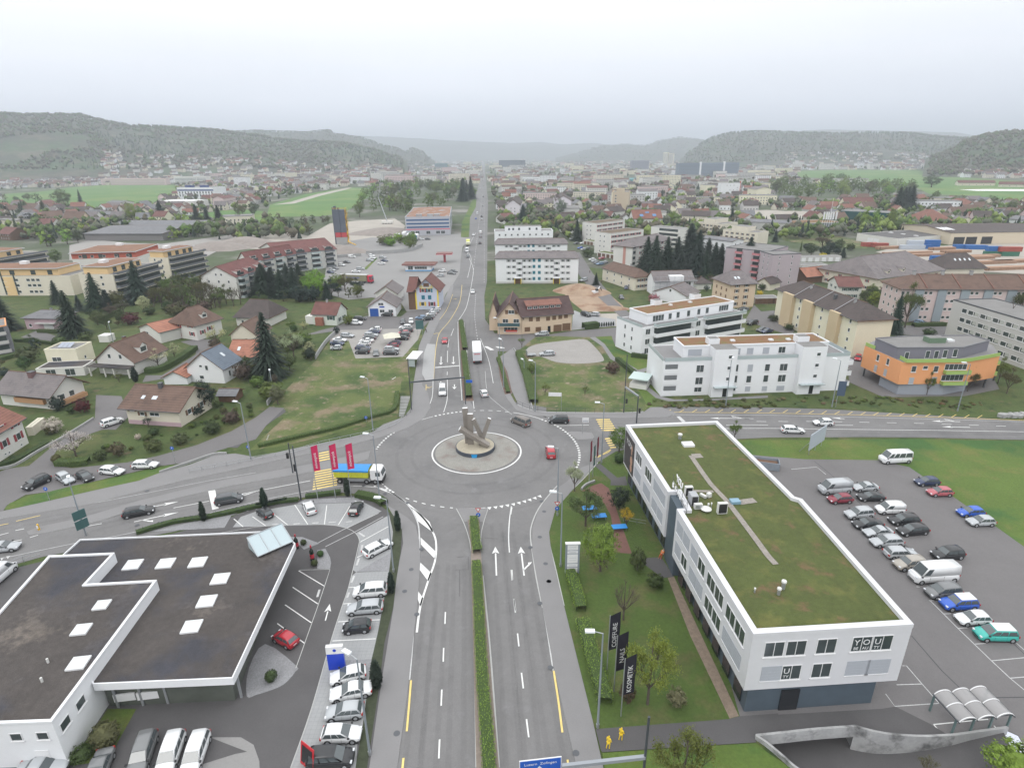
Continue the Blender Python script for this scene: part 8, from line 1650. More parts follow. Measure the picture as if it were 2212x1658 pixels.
hdg('0b',[(1260,1010),(1400,990),(1560,900),(1690,810)],2.2,1.6,'mid','tall dark clipped hedge along the cottage lane');hdg('0b',[(330,660),(520,665)],1.2,1.3,'brown','brown clipped hedge before the pink house');hdg('0b',[(880,560),(1040,490)],2,1.8,'brown','brown beech hedge above the lawn');hdg('0b',[(-40,920),(150,860),(310,790)],2,1.2,'mid','clipped hedge below the dark grey block');hdg('0b',[(130,740),(300,745),(480,770)],1,1,'mid','thin hedge along the western garden path');hdg('0c',[(500,420),(650,420),(780,405)],2.2,1.2,'fresh','clipped square hedge at the lane mouth');hdg('0c',[(-20,440),(150,380),(300,300),(420,235)],1.6,.6,'deep','dark ground planting below the corner house')
hdg('1b',[(2090,890),(2130,1000),(2180,1190)],1.1,.7,'fresh','planted strip between road and footway');hdg('2b',[(615,630),(745,615)],3,2.2,'dark','dark clipped hedge block behind the restaurant');hdg('2b',[(905,905),(1060,1030)],1.4,1.3,'deep','hedge beside the garden path');hdg('2b',[(1030,870),(1205,890)],1.6,1.3,'deep','hedge in front of the second white block');hdg('2b',[(60,850),(130,1050),(190,1280)],2.5,1.2,'fresh','wild hedge along the ramp footway');hdg('3b',[(1250,610),(1530,600)],2,1.2,'mid','hedge at the pink block car park');hdg('3b',[(1990,880),(2211,960),(2500,1060)],2,1.5,'mid','clipped hedge below the grey block')
t('2b')
for i in range(120):x=1180+R.random()*2900;tree('shrub',x,1290-(x>2300)*30+R.uniform(-45,25)+max(0,x-3000)*.05,0,R.choice(['olive','fresh','olive','tan']),'low scrub on the bank above the eastern road','shrub','low scrub on the eastern bank',1.9,hgt=R.uniform(.3,.75))
for i in range(7):tree('cypress',755+i*20,610-i*1.5,572-i*1.5,'dark','small pointed thuja in the row beside the dark hedge block',group='row of small thujas',wide=1.6)
#  STREET FURNITURE AND SMALL THINGS
lamp0=None
def lamp(tl,xb,yb,yt,adir,lbl,col=None):
 t(tl);P=g(xb,yb);z=zat(P,yt);r=emp('street_lamp',(*P,0),adir,lbl,'street lamp','tall street lamps');b=MB()
 b.tube((0,0,0),(0,0,z-.1),.13,.07,mat('painted_pole',(.24,.27,.30),.5),8);b.tube((0,0,0),(0,0,.6),.17,.17,metal,8);b.bd('pole',r)
 b=MB();b.tube((0,0,z-.1),(.9,0,z+.15),.06,.05,metal,6);k=b.bd('arm',r)
 b=MB();b.box(.8,1.75,-.22,.22,z+.1,z+.28,mat('white_lamp_housing',(.75,.78,.80),.4));b.box(.9,1.65,-.18,.18,z+.06,z+.1,lampglass);b.bd('lamp_head',r);return r,P,z
for q in(('1d',985,1545,715,2.6,'leaning-looking tall lamp beside the dealer column of cars'),('2d',740,1310,490,3.1,'tall lamp at the lower corner of the office lawn'),('2c',420,1300,665,3.,'lamp beside the white information pillar'),('2c',392,860,275,3.,'lamp with give-way signs at the roundabout exit'),('2c',772,405,-110,3.,'lamp beside the eastern zebra crossing'),('1c',1190,1345,715,3.,'lamp rising from the planting strip'),('1c',1070,720,160,3.,'lamp beside the cab of the tipper truck'),('1b',1012,1510,1055,2.8,'lamp behind the railing of the dry field'),('0c',2170,375,-115,2.8,'lamp at the top of the footpath railing'),('0c',745,1030,560,2.2,'lamp carrying dark boards at the western road'),('2b',200,1345,915,2.5,'lamp at the meadow corner railing'),('3b',550,1305,900,2.5,'lamp with dark sign board at the eastern road'),('3b',1635,1340,930,2.8,'lamp on the bank before the orange house'),('2b',1845,1300,895,1.,'lamp before the stair tower of the white block'),('1b',2105,850,540,2.8,'lamp in front of the restaurant balcony'),('1b',2140,1140,730,2.2,'lamp in the planted strip by the footway'),('0b',980,745,580,2,'thin lamp behind the small pavilion'),('0b',550,695,575,2,'thin lamp beside the big spruce'),('1b',150,1180,1000,2,'thin lamp by the grey-green tree at the field corner'),('2b',105,1000,905,2,'short lamp at the footway hedge')):lamp(*q)
gm_=mat('dark_gantry_steel',(.075,.085,.095),.5,metal=.3)
def mast(r,P,z,rr=.12):b=MB();b.tube((P[0],P[1],0),(P[0],P[1],z),rr,rr*.8,gm_,8);return b.bd('post',r)
def sgn(name,tl,xb,yb,yt,lbl,cat,parts,ang=0.):
 t(tl);P=g(xb,yb);z=zat(P,yt);r=emp(name,(*P,0),ang,lbl,cat);parts(r,z);return r
t('1b');A=g(1345,1330);zA=zat(A,1090);B_=g(1812,1282);r=emp('sign_gantry',(*A,0),0,'dark steel gantry spanning the southbound lanes with a small blue sign','gantry');L_=B_-A
mast(r,(0,0),zat(A,885));mast(r,L_,zA);b=MB();b.beam((0,0,zA),(L_.x,L_.y,zA),.25,.3,gm_);b.bd('beam',r);b=MB();b.box(L_.x+.3,L_.x+1.8,L_.y-.05,L_.y+.05,zA-1.4,zA-.7,mat('sign_blue',(.01,.10,.50),.4));b.bd('blue_sign',r)
t('2d');zb=6.2;A=g(1150,1562,zb);r=emp('sign_gantry',(*A,0),0,'steel cantilever with blue direction sign reading Luzern Zofingen','gantry');E_=g(430,1642,zb)-A
mast(r,(0,0),zat(A,1215),.14);b=MB();b.beam((0,0,zb),(E_.x,E_.y,zb),.3,.35,mat('grey_beam',(.28,.30,.33),.4));b.bd('beam',r)
s1=g(428,1556,6.9)-A;s0=g(62,1598,6.9)-A;d=(s1-s0).normalized();ang=math.atan2(d.y,d.x);sw=(s1-s0).length
b=MB();b.box(0,sw,-.04,.04,-2.6,0,frW);b.box(.07,sw-.07,-.06,-.035,-2.53,-.07,mat('sign_blue',(.01,.10,.50)));sg_=b.bd('direction_sign',r,(s0.x,s0.y,6.9),ang)
txO('lettering','Luzern  Zofingen',.42,frW,Matrix.Translation((sw/2,-.075,-.62))@RX,sg_,.004)
b=MB();rr_=[(sw*.5-.1+.28*sin(i*.5)*(1-i/14),-.08,-1.1-i*.11)for i in range(12)]
for i in range(11):b.beam(rr_[i],rr_[i+1],.12,.02,frW,(0,1,0))
b.add([(sw*.5-.4,-.085,-1.12),(sw*.5+.2,-.085,-1.12),(sw*.5-.1,-.085,-.75)],[(0,1,2)],frW);b.bd('arrow',sg_)
t('2b');A=g(965,1355);zA=zat(A,1130);B_=g(1075,1442);zz2=zat(A,850);r=emp('sign_gantry',(*A,0),0,'dark steel portal over the eastern mouth of the roundabout','gantry');L_=B_-A
mast(r,(0,0),zz2);mast(r,L_,zA,.16);b=MB();b.beam((0,0,zA),(L_.x,L_.y,zA),.3,.35,mat('grey_beam',(.28,.30,.33)));b.bd('beam',r)
for f,dx in((.0,.6),(1.,.6)):b=MB();b.box(L_.x*f+dx-.3,L_.x*f+dx+.1,L_.y*f-.15,L_.y*f+.15,zA*.38,zA*.38+1.1,blP);b.bd('traffic_light',r)
def p_(r,z):
 mast(r,(0,0),z,.14)
 for x in(-.3,):b=MB();b.box(x-.2,x+.2,.2,.5,z*.62-1.0,z*.62+.3,blP);b.bd('traffic_light',r)
sgn('signal_mast','1c',390,722,255,'dark mast with traffic lights left of the red banners','mast',p_)
def p_(r,z):mast(r,(0,0),z,.14);b=MB();b.box(-.7,-.3,-.2,.2,z*.5,z*.5+1.1,blP);b.bd('traffic_light',r)
sgn('signal_mast','1c',320,492,230,'slim mast with traffic light behind the western crossing','mast',p_)
def bnr(tl,xb,yb,yt,lbl,cl,word,w=1.25,hb=5.2,ang=0.,grp=None,low=None):
 t(tl);P=g(xb,yb);z=zat(P,yt);r=emp('banner_flag',(*P,0),ang,lbl,'flag',grp);b=MB();b.tube((0,0,0),(0,0,z),.07,.05,metal,8);b.bd('pole',r)
 hb=min(hb,z*.75);k=MB();n=10;vs=[]
 for i in range(n+1):
  for j in(0,1):vs.append((.06+j*w,.05*sin(i*.9+j),z-.1-hb*i/n+(.35*j if i<n else.2*j)))
 k.add(vs,[(2*i,2*i+2,2*i+3,2*i+1)for i in range(n)],cl,True);k.v+=[(v[0],v[1]+.02,v[2])for v in vs];k.f+=[[2*n+2+2*i,2*n+3+2*i,2*n+5+2*i,2*n+4+2*i]for i in range(n)];k.m+=[0]*n;k.sm+=[True]*n
 o=k.bd('cloth',r)
 if word:txO('lettering',word,w*.62,frW,Matrix.Translation((w*.72,-.09,z-hb*.55-.1))@RX@Matrix.Rotation(pi/2,4,'Z'),o,.003)
 return r
rdm=mat('crimson_banner',(.52,.02,.09),.8)
for x,y,yt,lb in((535,720,262,'crimson banner flag, farthest from the tipper truck'),(688,712,250,'crimson banner flag between its two neighbours'),(825,712,245,'crimson banner flag overlapping the tipper truck')):bnr('1c',x,y,yt,lb,rdm,'mövenpick',1.1,4.7,.1)
bkm=mat('black_banner',(.012,.010,.02),.8)
for x,y,yt,wd_ in((820,812,342,'COIFFURE'),(880,998,515,'NAILS'),(940,1215,712,'KOSMETIK')):r=bnr('2d',x,y,yt,f'black banner flag lettered {wd_} beside the lawn hedge',bkm,wd_,1.25,5.0,.25)
for x,y,yt,lb in((665,575,220,'dark red furled flag nearest the pavement tree'),(697,528,258,'green and red furled flag between two others'),(727,430,185,'dark red furled flag nearest the zebra crossing')):bnr('2c',x,y,yt,lb,mat('dark_red_flag',(.16,.02,.03),.8)if 'green' not in lb else mat('green_flag',(.05,.12,.10),.8),None,.3,4.0,.3)
t('1d');P=g(705,800);z=zat(P,600);r=emp('dealer_pylon',(*P,0),.08,'tall blue and white sign pillar between the parked cars','sign');b=MB();b.box(-.95,.95,-.2,.2,0,z*.70,mat('royal_blue_panel',(.01,.05,.50),.35));b.bd('blue_panel',r);b=MB();b.box(-.97,.97,-.22,.22,z*.70,z,frW);c=b.bd('white_panel',r);b=MB();b.tube((0,-.24,z*.85),(0,-.22,z*.85),.2,.2,MATS['royal_blue_panel'],14);b.bd('badge',c)
t('2c');P=g(518,1352);z=zat(P,1100);r=emp('information_pillar',(*P,0),.02,'tall white information pillar with grey frame before the lawn hedge','sign');b=MB()
for x in(-1.0,.85):b.box(x,x+.15,-.2,.2,0,z,mat('grey_frame',(.25,.28,.33),.4))
b.box(-.85,.85,-.1,.1,.15,z-.1,MATS['grey_frame']);b.box(-1.05,1.05,-.25,.25,z,z+.15,frW);b.bd('frame',r)
for f0,f1 in((.05,.2),(.23,.33),(.36,.66),(.69,.77),(.80,.97)):b=MB();b.box(-.75,.75,-.13,-.1,z*f0,z*f1,frW);o=b.bd('panel',r);k=MB();[k.box(-.5,.5,-.14,-.13,z*(f0+(f1-f0)*q_)-.03,z*(f0+(f1-f0)*q_)+.03,mat('faint_print',(.45,.46,.5),.6))for q_ in(.3,.6)];k.bd('print',o)
t('1d');P=g(440,1658);r=emp('sale_board',(*P,0),-.6,'red and black sale board standing beside the black people carrier','sign');b=MB();b.beam((0,0,.1),(0,.5,2.6),1.9,.08,mat('red_board',(.5,.02,.03),.5),(0,1,0));b.bd('board',r);b=MB();b.beam((0,.03,.5),(0,.42,2.3),1.5,.1,blP,(0,1,0));b.bd('panel',r)
t('3c');A=g(340,345);B_=g(475,250);r=emp('billboard',(*A,0),math.atan2((B_-A).y,(B_-A).x),'pale weathered billboard seen edge-on beside the eastern road','billboard');L_=(B_-A).length;b=MB();b.box(0,L_,-.06,.06,1.2,4.6,mat('pale_board',(.42,.46,.52),.6));b.bd('board',r);b=MB();[b.tube((L_*f,.1,0),(L_*f,.1,4.6),.06,.06,metal,6)for f in(.1,.5,.9)];[b.beam((L_*f,.1,3),(L_*f,2,0),.08,.08,metal)for f in(.1,.9)];b.bd('post',r)
t('2b');P=g(425,1340);z=zat(P,1180);r=emp('meadow_sign',(*P,0),-.1,'small white board on a post in the meadow','sign');b=MB();b.tube((0,0,0),(0,0,z),.05,.05,metal,6);b.bd('post',r);b=MB();b.box(-3.0,0,-.04,.04,z-.9,z,frW);b.bd('board',r)
t('3b');P=g(560,1310);r=emp('road_sign_board',(*(P+Vc((.5,.2))),0),-.2,'dark blue-grey road board on the lamp at the eastern road','sign');b=MB();b.box(-.1,1.6,-.06,.06,3.0,6.6,mat('dark_sign_back',(.06,.09,.14),.5));b.bd('board',r);b=MB();b.tube((.2,.1,0),(.2,.1,6.6),.06,.06,metal,6);b.bd('post',r)
t('0c');P=g(738,1035);r=emp('road_sign_board',(*P,0),1.0,'dark green sign boards mounted on the lamp at the western road','sign');b=MB();[b.box(-.9,.9,-.25,-.15,z_,z_+1.5,mat('dark_green_board',(.05,.12,.12),.5))for z_ in(1.6,3.3)];b.bd('board',r);b=MB();b.tube((0,-.1,0),(0,-.1,4.9),.06,.06,metal,6);b.bd('post',r)
t('1b');P=g(1420,690);z=zat(P,555);r=emp('road_sign_board',(*P,0),.1,'large dark sign board beside the workshop forecourt','sign');b=MB();b.box(-1.3,1.3,-.06,.06,z-3.0,z,MATS['dark_green_board']);b.bd('board',r);b=MB();[b.tube((x,.1,0),(x,.1,z),.06,.06,metal,6)for x in(-.8,.8)];b.bd('post',r)
def tsign(tl,xb,yb,yt,lbl,shape='both',ang=0.):
 t(tl);P=g(xb,yb);z=zat(P,yt);r=emp('traffic_sign',(*P,0),ang,lbl,'traffic sign');b=MB();b.tube((0,0,0),(0,0,z),.05,.05,metal,6);b.bd('post',r)
 if shape=='both':b=MB();b.add([(-.5,-.08,z),(.5,-.08,z),(0,-.08,z-.85)],[(0,2,1)],mat('sign_red',(.5,.03,.03),.5));b.add([(-.3,-.09,z-.12),(.3,-.09,z-.12),(0,-.09,z-.64)],[(0,2,1)],frW);b.bd('give_way_plate',r)
 b=MB();z1=z-1.3 if shape=='both' else z-.35
 if shape=='board':b.box(-.1,1.3,-.1,-.04,z-1.1,z,frW);b.box(0,1.2,-.12,-.1,z-.95,z-.6,mat('faint_print',(.45,.46,.5)))
 else:b.tube((0,-.08,z1),(0,-.06,z1),.36,.36,mat('sign_blue',(.01,.10,.50)),18);b.add([(-.15,-.09,z1-.05),(.15,-.09,z1-.05),(0,-.09,z1+.2)],[(0,1,2)],frW)
 b.bd('plate',r)
tsign('1c',1922,893,790,'give-way and roundabout signs at the head of the southern median');tsign('2c',388,862,735,'give-way and roundabout signs under the exit lamp');tsign('2b',607,1535,1395,'white direction board on the small eastern island','board');tsign('0c',1520,415,260,'small sign post at the wall end of the footpath','disc');tsign('0c',430,730,610,'small sign post on the grass verge','disc');tsign('0c',2150,300,250,'blue plate on the footpath lamp','disc');tsign('1b',955,1440,1380,'small white cabinet sign at the field hedge','disc')
t('0c');P=g(340,985);r=emp('island_beacon',(*P,0),0,'yellow traffic beacon on the tip of the western island','beacon');b=MB();b.tube((0,0,.1),(0,0,1.2),.18,.14,mat('beacon_yellow',(.7,.42,.03),.4),10);b.box(-.12,.12,-.2,-.14,.5,1.0,frW);b.bd('post',r)
def rail(tl,pts,lbl,h=1.05,m=metal,wallh=0,cat='railing',step=2.2,w=.3,z0=.1):
 t(tl);P=smo(G(pts),3);b=MB()
 if wallh:b.wall(P,w,0,wallh,cnc);
 if h:
  for i in range(len(P)-1):
   for zz_ in(wallh+h,wallh+h*.5):b.beam((*P[i],zz_),(*P[i+1],zz_),.05,.05,m)
  for p in resample(P,step):b.tube((*p,0),(*p,wallh+h),.035,.035,m,5)
 return tag(b.bd('railing' if h else 'low_wall'),lbl,cat if h else 'wall')
rail('0c',[(1640,490),(1900,450),(2211,385),(2520,330),(2800,250),(3200,160),(3400,90),(3480,40)],'grey steel railing between the footpath and the western road');rail('0c',[(1380,492),(1640,405),(1850,335),(1960,330)],'low pale concrete wall at the end of the footpath',0,wallh=.5)
rail('0c',[(50,1325),(200,1265),(360,1212)],'short railing behind the showroom at the road');rail('1b',[(1225,1400),(1300,1390),(1345,1330),(1350,1200),(1340,1090)],'dark railing around the stairs to the underpass',m=mDk)
rail('2b',[(40,1285),(190,1340),(480,1355),(960,1355),(1135,1345)],'dark railing along the lower edge of the meadow',m=mDk,wallh=.15);rail('2b',[(0,810),(30,820),(110,1080),(180,1330)],'pale wall edge of the sloping footway',0,wallh=.3,w=.25)
rail('0c',[(0,460),(140,425),(330,310),(560,180),(810,25)],'low garden wall along the side lane',0,wallh=.5);rail('1b',[(100,1290),(180,1170)],'old dark timber fence at the field corner',0,wallh=1.2);rail('1b',[(515,890),(600,760),(700,660)],'dark stone wall beside the dry field',0,wallh=1.3)
rail('2c',[(960,915),(1155,950)],'short railing of the small footbridge by the office');rail('2c',[(600,640),(640,600),(715,570)],'low white terrace wall',0,wallh=.5);rail('1a',[(950,1370),(1300,1350),(1440,1300)],'grey retaining wall below the trailers',0,wallh=2.2);rail('1a',[(450,1430),(700,1400),(910,1385)],'dark fence between red-roofed row and truck park',0,wallh=1.8)
t('1b');b=MB();s0=g(1250,1215);s1=g(1335,1215);e0=g(1235,1395);nst=14
for i in range(nst):f=i/nst;a=s0.lerp(e0,f);c=s1.lerp(g(1275,1395),f);n_=s0.lerp(e0,f+.5/nst);n2=s1.lerp(g(1275,1395),f+.5/nst);b.prs([a,c,n2,n_],.02,.16-.004*i,cnc)
tag(b.bd('stairs'),kind='structure')
t();c=g(1026.7,961,.95);r=emp('fountain_basin',(*c,.2),0,'round dark-rimmed sand basin in the middle of the roundabout','basin')
b=MB();P=[(4.0*cos(2*pi*i/48),4.0*sin(2*pi*i/48))for i in range(48)];b.prs(P,0,.75,mat('dark_rim',(.06,.07,.09),.6));b.bd('rim',r);b=MB();P=[(3.85*cos(2*pi*i/48),3.85*sin(2*pi*i/48))for i in range(48)];vs=[(p[0],p[1],.76)for p in P]+[(0,0,.95)];b.add(vs,[(i,(i+1)%48,48)for i in range(48)],mat('beige_sand',(.40,.36,.28),.95,[(.8,.1),(4.,.12)]));b.bd('sand',r)
b=MB();b.add([(-.6,-4.1,.75),(.6,-4.1,.75),(.45,-4.1,-.1),(0,-4.1,-.35),(-.45,-4.1,-.1)],[(0,4,3,2,1)],mat('bright_sky_blue',(.02,.30,.65),.4));b.bd('crest',r)
r=emp('sculpture',(*c,.95),0,'tall angular steel sculpture of crossing square beams on the roundabout','sculpture')
def bm(a,b2,w,d_=None,tw=0):k=MB();k.beam(a,b2,w,d_ or w,steel,(0,1,.2));k.beam(Vc(b2),Vc(b2)+(Vc(b2)-Vc(a)).normalized()*.05,w-.1,(d_ or w)-.1,frW,(0,1,.2));k.bd('beam',r)
bm((-1.5,.9,-.2),(-1.9,1.3,7.7),1.1,.7);bm((-.9,.2,-.2),(-.85,.6,6.7),1.15,.7);bm((2.0,.2,.0),(-.2,.3,5.7),.75);bm((1.0,.0,.0),(3.0,.5,5.7),.75);bm((2.8,-1.1,.4),(-2.9,-1.1,4.3),.75,1.15)
wine=mat('dark_bottle_glass',(.012,.02,.012),.15)
for tl,x,y,yt,lb in(('1c',355,1142,1020,'giant wine bottle figure beside the first gravel corner'),('1c',490,1245,1115,'giant wine bottle figure beside the potted box bush')):
 t(tl);P=g(x,y);z=zat(P,yt);r=emp('giant_bottle',(*P,0),0,lb,'bottle');b=MB();pr=[(0,.30),(.62,.30),(.72,.2),(.78,.1),(.95,.09)]
 for i in range(4):b.tube((0,0,z*pr[i][0]),(0,0,z*pr[i+1][0]),pr[i][1],pr[i+1][1],wine,14)
 b.bd('body',r);b=MB();b.tube((0,0,z*.2),(0,0,z*.45),.315,.315,mat('wine_label_red',(.45,.03,.05),.5),14);b.bd('label',r);b=MB();b.tube((0,0,z*.86),(0,0,z),.12,.11,MATS['wine_label_red'],12);b.bd('cap',r)
def psn(P,h,top,legs,lbl,ang=0.,z0=.1,name='person',lean=0.,cat='person',mt=None):
 "one continuous skinned body; clothes are its children"
 J=[((0,0,.53),.085),((0,0,.68),.075),((0,0,.80),.09),((0,0,.86),.035),((0,.01,.93),.062),((0,.01,.985),.045),((.055,0,.50),.06),((.06,.03,.28),.04),((.065,-.02,.05),.026),((.065,.06,.02),.024),((-.055,0,.50),.06),((-.06,-.06,.28),.04),((-.065,-.12,.06),.026),((-.065,-.05,.02),.024),((.12,0,.80),.035),((.15,.02,.65),.026),((.15,.10,.53),.018),((-.12,0,.80),.035),((-.15,-.02,.65),.026),((-.15,.02,.52),.018)]
 E_=[(0,1),(1,2),(2,3),(3,4),(4,5),(0,6),(6,7),(7,8),(8,9),(0,10),(10,11),(11,12),(12,13),(2,14),(14,15),(15,16),(2,17),(17,18),(18,19)]
 def sk_(nm,js,es,m,grow,par):
  me=bpy.data.meshes.new(nm);ids={j:i for i,j in enumerate(js)};me.from_pydata([Vc(J[j][0])*h for j in js],[(ids[a],ids[b_])for a,b_ in es],[]);o=bpy.data.objects.new(nm,me);COL.objects.link(o);me.materials.append(m)
  o.modifiers.new('skin','SKIN');sd_=me.skin_vertices[0].data if me.skin_vertices else None
  if sd_ is None:me.attributes.new('x','FLOAT','POINT')
  for i,j in enumerate(js):v=me.skin_vertices[0].data[i];v.radius=(J[j][1]*h*grow,J[j][1]*h*grow*.8);v.use_root=i==0
  s_=o.modifiers.new('sub','SUBSURF');s_.levels=1;s_.render_levels=1
  bpy.context.view_layer.update();dg=bpy.context.evaluated_depsgraph_get();m2=bpy.data.meshes.new_from_object(o.evaluated_get(dg));bpy.data.objects.remove(o)
  m2.materials.clear();m2.materials.append(m);o=bpy.data.objects.new(nm,m2);COL.objects.link(o)
  if par:o.parent=par
  return o
 o=sk_(name,list(range(20)),E_,mt or mat('skin',(.45,.28,.2),.6),1,None);o.location=(*P,z0);o.rotation_euler=(lean,0,ang);tag(o,lbl,cat)
 sk_('jacket',[0,1,2,14,15,17,18],[(0,1),(1,2),(2,14),(14,15),(2,17),(17,18)],top,1.12,o);sk_('trousers',[0,6,7,8,10,11,12],[(0,6),(6,7),(7,8),(0,10),(10,11),(11,12)],legs,1.12,o)
 if not mt:k=MB();k.tube((0,-.01*h,.95*h),(0,0,1.0*h),.055*h,.035*h,mat('dark_hair',(.03,.02,.015),.8),10);k.bd('hair',o)
 return o
def ppl():
 cm=lambda n_,c:mat(n_,c,.85)
 ym_=cm('yellow_figure_paint',(.75,.52,.03))
 for(tl,x,y,hh,tp,lg,lb,an)in(('1b',1470,660,1.8,cm('black_cloth',(.02,.02,.025)),cm('black_cloth',(.02,)*3),'person in dark clothes walking on the pavement beside the dark sign board',1.5),('2b',770,238,1.8,cm('black_cloth',(.02,)*3),cm('black_cloth',(.02,)*3),'person in dark clothes on the side street by the small spruce',.5),('2b',672,150,1.7,cm('black_cloth',(.02,)*3),cm('black_cloth',(.02,)*3),'person in dark clothes standing farther up the side street',.5),('2b',322,648,1.8,cm('red_cloth',(.4,.03,.03)),cm('pale_cloth',(.5,.5,.5)),'person in a red top at the restaurant side door',0),('2c',1268,1238,1.8,cm('orange_cloth',(.75,.2,.04)),cm('orange_red_cloth',(.5,.1,.03)),'worker in orange clothes bending at the office wall',2.)):
  t(tl);psn(g(x,y),hh,tp,lg,lb,an,lean=.5 if 'bending' in lb else 0)
 bl=cm('black_cloth',(.02,)*3);t('2d')
 for x,y,lb in((832,1492,'yellow and black child-shaped warning figure nearer the road sign'),(940,1420,'yellow and black child-shaped warning figure at the lawn edge')):psn(g(x,y),1.75,ym_,ym_,lb,-.8,name='warning_figure',cat='figure',mt=ym_)
ppl()
t('3d');A=g(1600,1400);B_=g(2075,1345);d=(B_-A).normalized();ang=math.atan2(d.y,d.x);L_=(B_-A).length;r=emp('bicycle_shelter',(*A,0),ang,'bicycle shelter with three arched translucent roofs beside the ramp wall','shelter')
wL=L_/3
for i in range(3):
 k=MB();vs=[];n=8
 for j in range(n+1):a=pi*(.12+.76*j/n);vs+=[(wL*(i+.5)-cos(a)*wL*.5,-.1,2.0+sin(a)*.75),(wL*(i+.5)-cos(a)*wL*.5,3.4,2.0+sin(a)*.75)]
 k.add(vs,[(2*j,2*j+2,2*j+3,2*j+1)for j in range(n)],mat('translucent_sheet',(.45,.44,.44),.3,alpha=.55),True);o=k.bd('roof_arch',r);f=MB()
 for y in(0,1.7,3.3):
  for j in range(n):a,c_=vs[2*j],vs[2*j+2];f.beam((a[0],y,a[2]+.03),(c_[0],y,c_[2]+.03),.09,.05,frW)
 f.bd('rib',o)
for i in range(4):
 for y in(.3,):k=MB();k.box(wL*i-.08,wL*i+.08,y-.08,y+.08,0,2.2,mat('green_grey_post',(.12,.18,.18),.5));k.bd('post',r)
k=MB();[k.beam((wL*i,-.1,2.2),(wL*i,3.4,2.2),.1,.12,mDk)for i in range(4)];k.beam((0,.3,2.1),(L_,.3,2.1),.1,.1,mDk);k.bd('frame',r)
k=MB();[k.box(wL*i-.08,wL*i+.08,3.1,3.26,0,2.2,MATS['green_grey_post'])for i in(0,3)];k.bd('rear_post',r)
t('1b');A=g(1322,960);r=emp('bus_shelter',(*A,0),1.45,'white-roofed glass bus shelter on the western pavement','shelter');b=MB();b.box(-.5,6.5,-2.6,.5,2.6,2.8,frW);b.bd('roof',r);b=MB();b.box(0,6,-.05,.05,.2,2.5,bGl);b.box(0,.06,-1.8,0,.2,2.5,bGl);b.bd('glass_wall',r);b=MB();[b.tube((x,y,0),(x,y,2.6),.05,.05,metal,6)for x in(0,3,6)for y in(0,-1.8)];b.bd('post',r)
t('2b');A=g(1050,1145);r=emp('path_shelter',(*A,0),-.45,'small flat glass-green shelter beside the garden path','shelter');b=MB();b.box(-1.5,3.5,0,5.5,2.5,2.75,mat('pale_green_roof',(.50,.60,.58),.5));b.bd('roof',r);b=MB();b.box(-1.2,3.2,.3,5.2,.0,1.2,oW);b.bd('base',r);b=MB();[b.tube((x,y,1.2),(x,y,2.5),.05,.05,metal,6)for x in(-1.1,3.1)for y in(.4,5.1)];b.bd('post',r)
t('3c');P=g(-30,440);r=emp('skip_container',(*P,0),-.3,'open grey steel skip with waste behind the office','container');b=MB();sk2=mat('grey_skip',(.25,.28,.32),.6,[(1.,.1)]);b.wall([(-2.4,-1.1),(2.4,-1.1),(2.4,1.1),(-2.4,1.1),(-2.4,-1.1)],.1,.1,1.6,sk2);b.box(-2.4,2.4,-1.1,1.1,.1,.3,sk2);b.bd('tub',r);b=MB();b.box(-2.2,2.2,-1,1,.3,1.1,tmb);b.bd('waste',r)
t('1b');P=g(1178,760);r=emp('parasol',(*P,0),.3,'large cream square parasol over the gravel lot','parasol');b=MB();b.tube((0,0,0),(0,0,3.6),.06,.06,metal,6);b.bd('pole',r);b=MB();b.add([(-2.6,-2.6,2.7),(2.6,-2.6,2.7),(2.6,2.6,2.7),(-2.6,2.6,2.7),(0,0,3.9)],[(0,1,4),(1,2,4),(2,3,4),(3,0,4)],mat('cream_cloth',(.6,.58,.48),.8));b.bd('canopy',r)
for x,y,lb in((750,890,'blue table tennis table in the middle of the red terrace edge'),(925,985,'blue table tennis table by the footbridge'),(668,822,'small blue table under the thinly leaved tree')):t('2c');P=g(x,y);r=emp('table',(*P,0),.1,lb,'table');b=MB();b.box(-1.2,1.2,-.6,.6,.72,.78,mat('bright_blue_top',(.03,.25,.65),.5));b.bd('table_top',r);[(lambda k:(k.tube((x_,y_,0),(x_,y_,.72),.03,.03,metal,5),k.bd('leg',r)))(MB())for x_ in(-1,1)for y_ in(-.45,.45)]
t('2b');P=g(165,865);r=emp('flat_trailer',(*P,0),.2,'small grey car trailer beside the silver estate on the gravel lot','trailer');b=MB();b.box(-1.4,1.4,-.9,.9,.5,.7,metal);b.box(-1.4,-1.3,-.9,.9,.7,2.0,metal);b.bd('bed',r);wheels(r,(0,),.95,.3)
P=g(718,335);r=emp('excavator',(*P,0),.5,'small white and black excavator on the earth mound','excavator');b=MB();[b.box(-1.5,1.5,y,y+.45,0,.7,blP)for y in(-1.1,.65)];b.bd('track',r);b=MB();b.box(-1.2,1.0,-.9,.9,.8,1.8,frW);b.bd('body',r);b=MB();b.box(0,1.0,-.8,.1,1.8,2.7,gDk);b.bd('cab',r);b=MB();b.beam((.9,.4,1.4),(2.8,.5,3.2),.3,.35,frW);b.beam((2.8,.5,3.2),(3.8,.5,1.2),.22,.25,blP);b.bd('arm',r)
